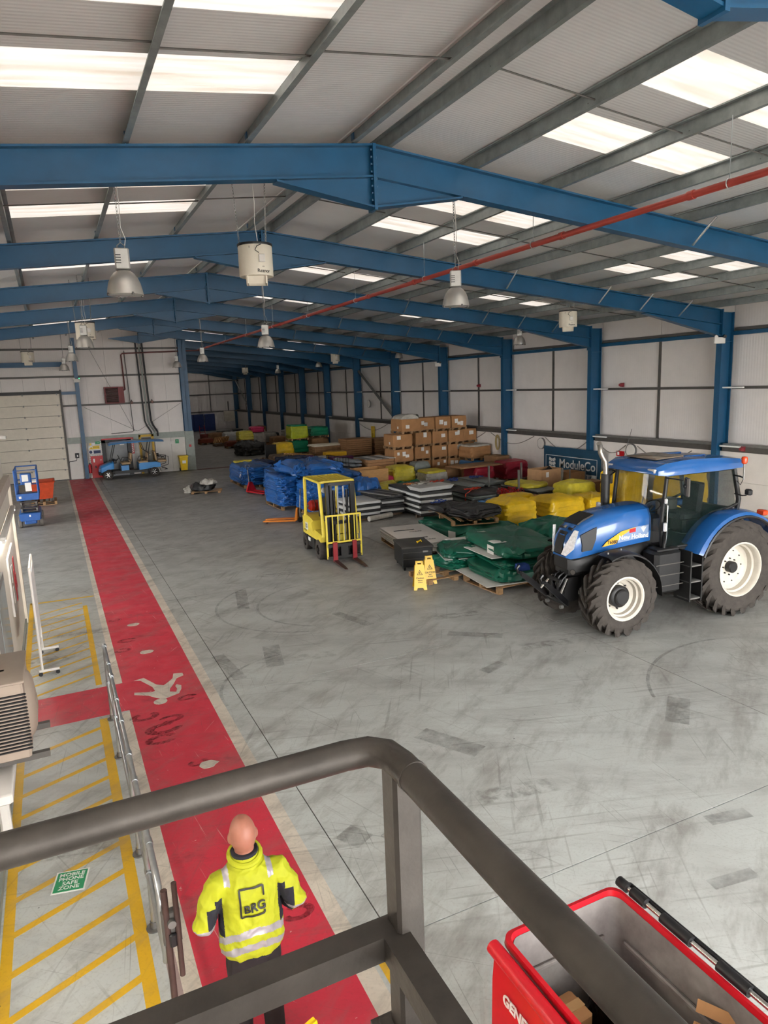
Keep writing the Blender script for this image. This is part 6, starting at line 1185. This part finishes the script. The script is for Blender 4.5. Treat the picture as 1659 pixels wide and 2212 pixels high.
for k in range(40): a = [rnd.uniform(-.45, .45), rnd.uniform(-.35, .35), rnd.uniform(.02, .22)]; mb.tube([tuple(a), (a[0]+rnd.uniform(-.15, .15), a[1]+rnd.uniform(-.15, .15), rnd.uniform(.02, .28)), (a[0]+rnd.uniform(-.3, .3), a[1]+rnd.uniform(-.3, .3), .02)], .012, 4)
o = mb.obj('red_wire_tangle', RED); o.location = (15.0, 21.0, .405); tag(o, 'tangle of red wire on the low grey panels', 'wire')
# --- yellow wraps right
wrapped('yellow wrapped pallet with wide flared top beside the green tarpaulins', 12.75, 17.75, 1.25, 1.25, .86, seed=21, crown=.1)
wrapped('yellow wrapped pallet in the middle, just left of tractor exhaust', 14.75, 18.0, 1.45, 1.3, .7, seed=22, crown=.12)
wrapped('low yellow wrapped bundle behind the two front yellow pallets', 14.35, 19.6, 1.0, .9, .62, seed=23, crown=.05)
wrapped('yellow wrapped bundle close behind the tractor exhaust', 16.2, 17.9, 1.2, 1.1, .62, seed=24, crown=.1)
wrapped('pale yellow wrapped basket behind the yellow pallets', 16.9, 19.6, 1.3, 1.0, .82, YWRAP2, seed=25, crown=.1)
wrapped('tall yellow wrapped stack seen left of the tractor cab', 17.6, 17.9, 1.2, 1.2, 1.35, seed=26, crown=.05)
wrapped('yellow wrapped stack seen through the tractor windscreen', 18.4, 16.2, 1.3, 1.2, 1.55, seed=27, crown=.05)
wrapped('blue wrapped bundle beside the flared yellow pallet', 13.5, 19.75, .9, .8, .5, BWRAP, seed=29, group=None)
wrapped('dark blue wrapped bundle behind the tractor exhaust', 18.9, 19.3, 1.0, .8, .75, NTARP, seed=30, group=None)
carton('cardboard_box', 'flat brown carton left of the pale yellow basket', (15.7, 19.75, 0), .1, (.8, .55, .42), lab=0); carton('cardboard_box', 'flat brown carton touching the pale yellow basket', (16.0, 20.55, 0), -.1, (.8, .5, .36), lab=0)
carton('cardboard_box', 'brown carton standing left of the dark blue bundle by banner', (18.6, 20.6, 0), .0, (.7, .7, .62), CARDD, lab=0)
# --- crate before the banner
t = thing('open_crate', 'open cardboard crate with black item before the teal banner', 'crate', (17.75, 22.35, 0), .05); pallet(t, 1.15, .9, .12); mb = MB(); hollow(mb, 1.1, .85, 1.1, .85, .88, .02, .12); mb.obj('box_body', mat('pale_cardboard', 'b48c66', .8), t); MB().box((-.25, -.43, .8), (.14, .006, .2)).obj('shipping_label', PAPER, t)
o = lump(.55, .5, .86, .2, .08, 4, 31, p=2.5).obj('black_moulding', BLACK); o.location = (17.9, 22.35, .145); tag(o, 'black moulded item sticking out of the open crate', 'moulding')
t = thing('board_crate', 'brown board crate standing right of the open crate', 'crate', (18.9, 22.2, 0), .0); mb = MB(); hollow(mb, .75, .9, .75, .9, .8, .025); mb.obj('box_body', MDF, t)
for s in (-1, 1): MB().b2(s*.4-.02, s*.4+.02, -.47, -.44, 0, .95).obj('corner_post', STEEL, t)
# --- red wrapped goods with board
wrapped('red wrapped stack under a sheet of board, left one', 17.1, 26.2, 1.1, 1.0, .78, RWRAP, seed=41, group=None, crown=.0); wrapped('red wrapped stack by the right wall, right one', 18.9, 26.3, 1.3, 1.1, .86, RWRAP, seed=42, group=None, crown=.1)
t = thing('board_sheet', 'sheet of brown board laid across red wrapped goods', 'board', (16.9, 26.3, .80), .05); MB().cbox((0, 0, .03), (2.3, 1.2, .04), .008).obj('sheet', MDF, t); MB().cbox((.1, .05, .062), (2.0, 1.1, .025), .006).obj('sheet', CARDD, t)
t = thing('cardboard_roll', 'rolled brown cardboard lying before the carton tower', 'roll', (16.4, 28.1, .29), .2); MB().lathe([(.28, -.7), (.29, -.7), (.29, .7), (.28, .7), (.24, .7), (.24, -.7), (.28, -.7)], 22, axis='x').obj('roll', CARDD, t)
carton('cardboard_box', 'open brown carton right of the cardboard roll', (17.55, 28.0, 0), -.2, (.6, .5, .5), lab=0, flaps=True)
# --- carton tower
TW = [ # x, y, z, w, d, h, rz, label bits
 (15.4, 30.6, 0), (16.65, 31.1, 0), (17.62, 31.1, 0), (18.58, 31.1, 0), (19.52, 31.5, 0),
 (15.3, 30.55, 1), (16.65, 31.1, 1), (17.62, 31.1, 1), (18.58, 31.1, 1), (19.52, 31.5, 1),
 (15.3, 30.6, 2), (16.72, 31.1, 2), (17.68, 31.1, 2), (18.62, 31.1, 2), (19.53, 31.3, 2),
 (15.85, 30.8, 3), (16.9, 31.1, 3), (17.86, 31.1, 3), (18.82, 31.15, 3)]
RW = ['bottom', 'second', 'third', 'top']; CW = {15: 'leftmost', 16: 'second from left', 17: 'third from left', 18: 'fourth from left', 19: 'fifth from left'}
PRNG = random.Random(12)
for x, y, lv in TW:
    col = CW[int(x)]
    z = lv*.71; big = x < 15.95; t = thing('palletised_carton', 'brown palletised carton in the tower, %s row, %s' % (RW[lv], col), 'carton', (x, y, z), PRNG.uniform(-.03, .03) + (.04 if lv == 3 else 0), 'cartons stacked in the tower')
    w_, d = (1.08, 1.2) if big else (.92, 1.1); pallet(t, w_, d, .13, n=4); lump(w_*.98, d*.98, .575, .02, .008, 2, x+lv, 0, 0, 30., n=36, rows=4).obj('carton', CARD, t).location = (0, 0, .13)
    for k in range(PRNG.choice((1, 2, 2, 3))): sx = PRNG.uniform(.12, .24); MB().box((PRNG.uniform(-.3, .3)*w_, -d/2-.012, .22 + PRNG.uniform(.1, .38)), (sx, .006, PRNG.uniform(.14, .24)), ry=PRNG.uniform(-.06, .06)).obj('shipping_label', PAPER, t)
    if big: MB().box((-w_/2-.012, -.2, .3), (.006, .12, .12)).obj('shipping_label', PAPER, t)
t = thing('clear_wrapped_sheets', 'curled clear wrapped sheets on the top left carton', 'sheets', (15.85, 30.8, 2.84), 0); MB().loft([[(-.5 + .98*q/14, y_, .02 + .2*math.sin(PI*min(1, q/14))**.5) for q in range(15)] + [(-.5 + .98*q/14, y_, .0) for q in range(14, -1, -1)] for y_ in (-.5, .5)]).obj('sheet', CLEARW, t)
for i in range(2): MB().lathe([(.1, -.5), (.11, -.5), (.11, .5), (.1, .5)], 14, (.12 + .25*i, 0, .11), 'y').obj('curl', CLEARW, t)
wrapped('grey wrapped carton on a pallet right of the tower', 19.3, 29.9, 1.25, 1.15, .72, CARD, .08, 51, None, True, .98, .02, .02, CLEARW, .62)
wrapped('blue wrapped bottles on a pallet under the grey wrapped carton', 19.3, 29.95, 1.3, 1.2, .6, BWRAP, .05, 52, None)
carton('cardboard_box', 'large brown carton at the wall right of the tower', (19.45, 28.2, 0), .15, (.85, .9, .95), CARDD, lab=0)
carton('cardboard_box', 'brown carton leaning behind the wall carton', (19.45, 33.2, 0), .1, (.8, .9, .9), CARDD, lab=0)
# --- wraps before the tower
wrapped('yellow wrapped pallet before the carton tower, left one', 14.35, 28.65, 1.15, 1.1, .78, YWRAP2, seed=61, crown=.1); wrapped('yellow topped clear wrapped pallet before the tower, right one', 15.35, 27.1 + .3, 1.15, 1.1, .6, CLEARW, seed=62, crown=.02, inner=YWRAP2)
wrapped('grey boxes under clear wrap behind the yellow pallets', 15.6, 29.0, .9, .7, .85, PANELG, seed=63, group=None, amp=.01)
wc = wrapped('clear wrapped cartons left of the carton tower', 14.65, 31.6, 1.15, 1.1, .95, CARD, seed=64, group=None, inner=CLEARW, crown=.15, amp=.02)
for dx, dz in ((-.3, .45), (.25, .3), (.2, .65)): MB().box((dx, -.575, dz), (.26, .006, .22)).obj('shipping_label', PAPER, wc)
# --- plywood box, film, brown panels, sheets in wire cage
t = thing('plywood_box', 'open plywood box behind the panel stacks', 'crate', (12.4, 27.75, 0), -.02)
for dx, dy, sx, sy in ((0, -.55, 1.35, .03), (0, .55, 1.35, .03), (-.66, 0, .03, 1.1), (.66, 0, .03, 1.1)): MB().b2(dx-sx/2, dx+sx/2, dy-sy/2, dy+sy/2, .0, .95).obj('side', PLY, t)
MB().b2(-.64, .64, -.53, .53, .02, .05).obj('base', PLY, t)
o = lump(1.5, 1.1, .42, .15, .1, 2.2, 65, p=3., crown=.12).obj('yellow_netting', YWRAP2); o.location = (12.35, 26.0, 0); tag(o, 'heap of thin yellow film before the plywood box', 'film')
tarp('small green sheet heaped right of the plywood box', 13.75, 26.6, 0, 1.3, .9, .3, .2, GWRAP, 1, 66, .06, name='folded_sheet', cat='sheet'); tarp('small navy sheet heaped before the yellow pallets', 14.6, 25.95, 0, 1.2, .7, .26, .1, STRAPB, 1, 67, .06, name='folded_sheet', cat='sheet'); tarp('pink wrapped bundle behind the small green sheet', 13.5, 28.5, 0, .7, .7, .4, 0, PWRAP, 1, 68, .04, name='wrapped_bundle', cat='wrapped goods')
panel_stack('stack of brown panels with metal sheets on top behind plywood box', 13.85, 30.4, 1.4, 1.6, 7, .14, [MDF], .03, None, jit=.01)
for i in range(4): o = MB().cbox((0, 0, .012), (.34, 1.7, .02), .004).obj('metal_sheet', PANELW if i % 2 else STEEL); o.location = (13.35 + .36*i, 30.4, 1.085); o.rotation_euler = (0, 0, .04); tag(o, 'metal strip on the brown panel stack, ' + ('leftmost', 'second from left', 'third from left', 'rightmost')[i], 'metal strip', 'metal strips on brown panels')
t = thing('wire_cage', 'dark wire cage panel holding sagging grey sheets', 'cage', (12.05, 30.6, 0), R_(-80))
for z in (.05, .65, 1.28): MB().box((0, 0, z), (2.0, .025, .025)).obj('cage_rail', BLACK, t)
for i in range(9): MB().box((-1.0 + .25*i, 0, .66), (.016, .016, 1.24)).obj('cage_bar', BLACK, t)
for i in range(6): lump(1.8, .5, .14, .05, .04, 3, 70+i, 1, .03, 5.).obj('sheet', mat('grey_sheeting', '6f7478', .4, .1, var=.25, bump=.3, bscale=5), t).location = (.05, .45 + .02*i, .1 + .175*i)
tarp('dark grey plastic sheeting heaped left of the wire cage', 11.2, 29.9, 0, .95, 2.3, .55, .1, mat('dark_grey_sheeting', '4e5356', .45, var=.3, bump=.4, bscale=5), 3, 71, .08, name='folded_sheet', cat='sheet')
# --- blue tarpaulins
tarp('high stack of folded blue tarpaulins behind the forklift, left part', 8.35, 26.1, 0, 1.75, 2.3, 1.25, .02, BTARP, 7, 81, .05, folds=2, pal=True, crown=.06)
tarp('high stack of folded blue tarpaulins behind the forklift, right part', 8.85, 24.0, 0, 1.75, 1.9, 1.2, -.04, BTARP, 7, 82, .05, folds=2, pal=True, crown=.05)
tarp('loose blue tarpaulin draped on top of the high blue stack', 8.75, 25.3, 1.36, 1.95, 2.9, .32, .05, BTARP, 1, 83, .09, r=.15, crown=.12, tags=((-.5, .2, .32, .34, .12, 'top'),))
tarp('blue tarpaulin spread on a pallet behind the high stack', 10.3, 26.6, 0, 1.9, 2.0, 1.05, .1, BTARP, 5, 84, .06, folds=2, pal=True)
tarp('blue tarpaulin bundle seen through the forklift mast', 10.35, 23.8, 0, 1.1, 1.3, .95, .1, BTARP, 2, 85, .06, crown=.15, p=3.5)
tarp('strapped stack of blue tarpaulins with white sheets, farther left', 8.6, 33.3, 0, 1.6, 3.2, .95, .0, BTARP, 5, 86, .05, folds=2, pal=True, tags=((-.82, -1.0, .6, .3, .25, 'x'),))
tarp('light blue tarpaulin with white corner between the two blue stacks', 9.5, 29.9, 0, 2.0, 2.2, .98, .1, BTARP, 5, 87, .06, folds=2, crown=.08, pal=True, tags=((-.6, -.6, 1.0, .6, .2, 'top'),))
tarp('wide blue tarpaulin behind the light blue one', 10.9, 32.6, 0, 1.8, 2.0, .85, .0, BTARP, 5, 88, .06, folds=2, pal=True)
tarp('navy tarpaulin lying behind the blue stacks, left one', 9.7, 36.6, 0, 1.7, 1.6, .72, .1, NTARP, 3, 89, .06, pal=True); tarp('navy tarpaulin lying behind the blue stacks, right one', 11.7, 36.4, 0, 1.7, 1.5, .78, -.1, NTARP, 3, 90, .06, pal=True)
t = thing('yellow_strap_bundle', 'yellow edged sheet on the farther left blue stack', 'sheet', (8.4, 34.2, 1.0), .1); lump(.9, .35, .1, .04, .02, 4, 5).obj('cloth', YWRAP2, t)
# --- pallet trucks
def pallet_truck(label, x, y, rz, m, hz=1.15):
    t = thing('pallet_truck', label, 'pallet truck', (x, y, 0), rz, 'pallet trucks')
    for s in (-1, 1):
        f = MB().loft([[(0, s*.18-.08, .07), (0, s*.18+.08, .07), (0, s*.18+.08, .13), (0, s*.18-.08, .13)], [(1.05, s*.18-.08, .06), (1.05, s*.18+.08, .06), (1.05, s*.18+.08, .11), (1.05, s*.18-.08, .11)], [(1.15, s*.18-.05, .06), (1.15, s*.18+.05, .06), (1.15, s*.18+.05, .08), (1.15, s*.18-.05, .08)]]).obj('fork', m, t); MB().cyl((1.0, s*.18-.04, .04), (1.0, s*.18+.04, .04), .04, n=10).obj('roller', BLACK, f)
    MB().loft([[(-.05, -.27, .1), (-.05, .27, .1), (.03, .27, .1), (.03, -.27, .1)], [(-.06, -.08, .5), (-.06, .08, .5), (.0, .08, .5), (.0, -.08, .5)]]).obj('head_plate', m, t)
    MB().cyl((-.12, 0, .12), (-.1, 0, .45), .05, n=10).obj('pump', STEEL, t)
    for s in (-1, 1): MB().cyl((-.13, s*.03, .09), (-.13, s*.08, .09), .09, n=14).obj('steer_wheel', BLACK, t)
    MB().tube([(-.12, 0, .4), (-.16, 0, hz-.2)], .02, 8).obj('handle_shaft', STEEL, t); MB().tube([(-.16, 0, hz-.2), (-.17, -.12, hz-.08), (-.18, -.1, hz), (-.18, .1, hz), (-.17, .12, hz-.08), (-.16, 0, hz-.2)], .014, 6).obj('handle_loop', STEEL, t)
    return t
pallet_truck('orange pallet truck parked behind the forklift', 7.3, 22.6, R_(150), mat('truck_orange', 'c9761f', .45)); pallet_truck('red pallet truck between the two blue tarpaulin stacks', 7.75, 30.3, R_(-65), RED, 1.25)
# --- rubbish heap on the open floor
t = thing('wooden_pallet', 'broken pallet under the plastic rubbish heap', 'pallet', (6.1, 31.9, 0), -.3); pallet(t, 1.3, .9, .1, n=3)
o = lump(1.0, .8, .28, .12, .12, 3, 91, p=2.5, crown=.1).obj('plastic_heap', KTARP); o.location = (5.95, 31.95, .105); tag(o, 'heap of black plastic on the open floor', 'rubbish'); o = lump(.7, .5, .2, .1, .1, 4, 92, p=2.3).obj('plastic_heap', CLEARW); o.location = (6.15, 31.5, .41); tag(o, 'crumpled clear film on the black plastic heap', 'rubbish'); o = lump(.4, .35, .3, .1, .08, 4, 93, p=2.3).obj('plastic_heap', CLEARW); o.location = (5.3, 32.2, 0); tag(o, 'clear film balled up left of the black plastic heap', 'rubbish')
# --- purple boxes, yellow box
PUR = mat('purple_box', '5a2450', .5)
for i, (x, y, m, lab) in enumerate(((13.3, 38.6, PUR, 'purple case in the row, left one'), (13.75, 37.6, PANELW, 'grey white case in the row between purple ones'), (14.35, 36.8, PUR, 'purple case in the row, right one'), (15.0, 36.6, PUR, 'purple case in the row, far right beside the cage'))):
    t = thing('storage_case', lab, 'case', (x, y, 0), -.1, 'storage cases'); MB().cbox((0, 0, .06), (.75, .5, .12), .02).obj('base', RED, t); MB().cbox((0, 0, .37), (.72, .5, .5), .03).obj('case_body', m, t); MB().cbox((0, -.26, .36), (.22, .03, .1), .01).obj('handle_recess', BLACK, t)
carton('yellow_case', 'yellow case behind the purple cases', (14.9, 38.2, 0), -.05, (1.25, .7, .75), mat('case_yellow', 'd8a81f', .5), 'case', None, 0); carton('cardboard_box', 'dull brown carton left of the purple cases', (12.6, 39.2, 0), 0, (.8, .7, .55), CARDD, lab=0); wrapped('yellow post wrapped carton left of the dull brown one', 12.1, 38.4, .4, .5, .65, YWRAP2, seed=95, group=None)
# --- boards and wraps in the far bay
panel_stack('neat stack of brown boards on a pallet by the right wall', 17.55, 41.3, 1.75, 1.4, 8, .13, [MDF], 0, 'far board stacks', .15, .01); panel_stack('uneven stack of brown boards at the wall right of the neat one', 19.3, 41.4, 1.2, 1.3, 7, .14, [CARDD, MDF], 0, 'far board stacks', .12, .05)
panel_stack('stack of brown boards topped with white timber lengths', 15.9, 42.3, 1.9, 1.3, 6, .11, [CARDD], 0, 'far board stacks', .12, .03)
t = thing('timber_lengths', 'loose bundle of white timber lengths on the brown boards', 'timber', (15.85, 42.25, .785), 0)
for i in range(12): MB().cbox((random.uniform(-.1, .1), -.5 + .2*(i % 6), .025 + .055*(i//6)), (1.95, .1, .05), .008, rz=random.uniform(-.04, .04)).obj('length', mat('white_timber', 'd9d0bd', .6), t)
wrapped('green wrapped base pallet of the tall green and lime stack', 15.3, 46.2, 1.25, 1.2, .95, GWRAP, seed=101, group='green wrapped pallets', crown=0.); wrapped('lime wrapped pallet with green cover on the tall stack', 15.3, 46.2, 1.3, 1.25, 1.0, LWRAP, seed=102, group='green wrapped pallets', z=.96, inner=GWRAP, crown=.0)
wrapped('green wrapped pallet raised right of the tall green and lime stack', 17.0, 46.8, 1.35, 1.2, .72, GWRAP, seed=103, group='green wrapped pallets', z=1.02); wrapped('brown boxed pallet under the raised green wrapped pallet', 17.0, 46.8, 1.4, 1.25, 1.0, CARDD, seed=104, group='green wrapped pallets', crown=0)
wrapped('yellow wrapped pallet left of the tall green stack', 13.9, 45.2, 1.3, 1.1, .9, YWRAP, seed=105); t = thing('timber_bundle', 'bundle of tan timber beams leaning before the tall green stack', 'timber', (13.8, 41.5, 0), .4); MB().box((0, 0, .15), (1.5, .8, .3)).obj('base_block', TIMBER, t)
for i in range(7): MB().cbox((0, -.36 + .12*i, .42 + .02*(i % 2)), (1.8, .1, .08), .01, ry=.12).obj('beam', PLY, t)
tarp('black tarpaulin heap on the far floor', 12.5, 48.3, 0, 1.9, 1.9, .75, .2, KTARP, 3, 110, .09, crown=.15, p=3.5)
carton('cardboard_box', 'open brown carton right of the black tarpaulin heap', (14.3, 47.4, 0), .2, (1.2, .9, .6), CARDD, lab=0, flaps=True); t = thing('display_screen', 'dark framed screen leaning beside the open far carton', 'screen', (12.8, 44.3, 0), .2); MB().cbox((0, 0, .5), (.85, .06, .85), .02).obj('panel', PANELD, t); MB().box((0, .2, .05), (1.1, .6, .1)).obj('base', TIMBER, t)
for k, (x, y, w_, d, h, m, lab) in enumerate(((13.2, 52.4, 1.2, 1.1, .6, CARDD, 'brown boxed pallet with a yellow pallet above, far bay'), (14.9, 55.3, 1.2, 1.1, 1.05, CLEARW, 'clear wrapped pallet under the pink bundle'), (16.2, 57.0, 1.6, 1.2, .9, CLEARW, 'clear wrapped pallet right of the pink bundle'), (13.9, 59.5, 1.6, 1.2, .95, PANELW, 'white wrapped pallet in the far row, left one'), (15.3, 60.2, 1.6, 1.2, .85, STEEL, 'grey wrapped pallet in the far row, right one'), (13.1, 62.2, 1.3, 1.2, .8, CARDD, 'brown and red wrapped pallet at the far row left'), (16.6, 50.5, 1.4, 1.2, 1.1, CLEARW, 'clear wrapped pallet before the far right wall'), (18.3, 54.0, 1.5, 1.3, .8, PANELG, 'low grey wrapped pallet at the far right wall'), (17.2, 64.0, 1.6, 1.3, .8, CLEARW, 'low clear wrapped pallet at the end of the row'))): wrapped(lab, x, y, w_, d, h, m, 0, 120+k, 'pallets in the far bay')
wrapped('yellow wrapped pallet on top in the far bay', 13.2, 52.4, 1.15, 1.05, .75, YWRAP2, 0, 131, 'pallets in the far bay', z=.66); wrapped('pink wrapped bundle on the far clear pallet', 14.9, 55.3, 1.1, 1.0, .4, PWRAP, 0, 132, None, False, z=1.12)
for i in range(5): o = MB().cyl((-.9, 0, 0), (.9, 0, 0), .11, n=12).obj('plastic_pipe', mat('grey_pvc', '9a9a98', .4)); o.location = (14.7 + .03*i, 50.6 + .23*(i % 3), .11 + .2*(i//3)); o.rotation_euler = (0, 0, .08); tag(o, 'grey plastic pipe in the small far stack, ' + ('bottom row nearest', 'bottom row middle', 'bottom row farthest', 'top row nearest', 'top row farthest')[i], 'pipe', 'stacked grey plastic pipes')
t = thing('sack_truck', 'red hand trolley loaded with gear at the far left row', 'trolley', (12.4, 64.6, 0), .2)
for s in (-1, 1): MB().tube([(s*.25, 0, .1), (s*.25, 0, 1.3), (s*.22, .12, 1.4)], .025, 8).obj('rail', RED, t); MB().cyl((s*.3-.03, .08, .13), (s*.3+.03, .08, .13), .13, n=14).obj('wheel', BLACK, t)
for z in (.4, .8, 1.2): MB().tube([(-.25, 0, z), (.25, 0, z)], .02, 6).obj('cross_bar', RED, t)
MB().cbox((0, -.3, .35), (.6, .5, .6), .03).obj('load_box', mat('trolley_load', '6b2a22', .6), t); MB().box((0, -.15, .05), (.5, .3, .02)).obj('toe_plate', RED, t)
t = thing('timber_rack', 'small rack of upright timber offcuts in the far row', 'timber', (12.6, 57.9, 0), .1); MB().box((0, 0, .08), (1.3, .8, .16)).obj('base', TIMBER, t)
for i in range(8): MB().box((-.5 + .14*i, 0, .5), (.07, .6, .5), ry=.4).obj('offcut', PLY, t)
o = lump(1.3, 1.0, .5, .2, .15, 2.5, 140, p=2.8).obj('cable_heap', KTARP); o.location = (13.5, 66.0, 0); tag(o, 'dark heap of cables at the far row end', 'cables')
t = thing('partition_screen', 'blue folding partition screen at the far end wall', 'screen', (15.2, 80.6, 0), 0)
for i in range(3): MB().cbox((-1.2 + 1.2*i, .12*(i % 2), .95), (1.18, .08, 1.9), .02, rz=.12*(1 if i % 2 else -1)).obj('screen_panel', mat('screen_blue', '24386e', .7), t)
t = thing('tarp_bag', 'yellow bag hanging on the far end wall', 'bag', (13.3, 82.0, 1.2), 0); lump(.8, .3, .9, .2, .06, 3, 150, p=2.6).obj('bag_body', YWRAP2, t); MB().tube([(-.2, 0, .85), (0, .05, 1.25), (.2, 0, .85)], .02, 6).obj('handle', BLACK, t)
t = thing('electrical_panel', 'beige electrical panel in the far corner', 'cabinet', (19.0, 82.14, 1.0), 0); MB().cbox((0, 0, .5), (1.2, .3, 1.2), .02).obj('cabinet_body', CREAM, t); MB().b2(-.05, .05, 0, .1, 1.1, 2.2).obj('conduit', DKGREY, t)
t = thing('fuse_post', 'yellow guard post at the right wall behind the boards', 'guard', (19.9, 43.6, 0), 0)
for s in (-1, 1): MB().box((0, s*.15, .85), (.08, .08, 1.7)).obj('upright', YEL, t)
MB().box((0, 0, 1.7), (.1, .4, .06)).obj('cross_bar', YEL, t); MB().box((.05, 0, 1.0), (.04, .24, .5)).obj('panel', DKGREY, t)

FB = [(17.6, 49.5, 1.3, 1.2, .75, STEEL, 'grey wrapped pallet close right of the tall green stack'), (15.9, 52.6, 1.3, 1.2, .8, CARDD, 'brown boxed pallet behind the grey plastic pipes'), (18.6, 58.0, 1.4, 1.2, .95, CLEARW, 'clear wrapped pallet at the wall beyond the low grey one'), (17.3, 59.5, 1.4, 1.2, .7, PANELD, 'dark wrapped pallet between the far clear ones'), (14.4, 64.5, 1.3, 1.2, .9, STEEL, 'grey wrapped pallet beside the far cable heap'), (15.8, 66.5, 1.5, 1.2, .75, BLACK, 'black wrapped pallet near the far blue screen'), (18.4, 67.5, 1.4, 1.3, .9, CARDD, 'brown wrapped pallet at the far wall corner'), (12.9, 55.2, 1.2, 1.0, .5, mat('rust_red_goods', '7c3a26', .7), 'rust red goods on a pallet beside the timber rack'), (14.0, 49.7, 1.1, 1.0, .5, RWRAP, 'low red wrapped pallet beside the grey plastic pipes'), (16.4, 48.6, 1.1, 1.0, .85, CLEARW, 'clear wrapped pallet tucked behind the tall green stack'), (11.9, 60.8, 1.2, 1.0, .45, mat('rust_red_goods', '7c3a26', .7), 'low rust red goods at the left end of far row'), (13.0, 43.0, 1.3, 1.0, .35, TIMBER, 'low timber pallet before the yellow wrapped one')]
for k, (x, y, w_, d, h, m, lab) in enumerate(FB): wrapped(lab, x, y, w_, d, h, m, random.uniform(-.1, .1), 200+k, 'pallets in the far bay', amp=.05)
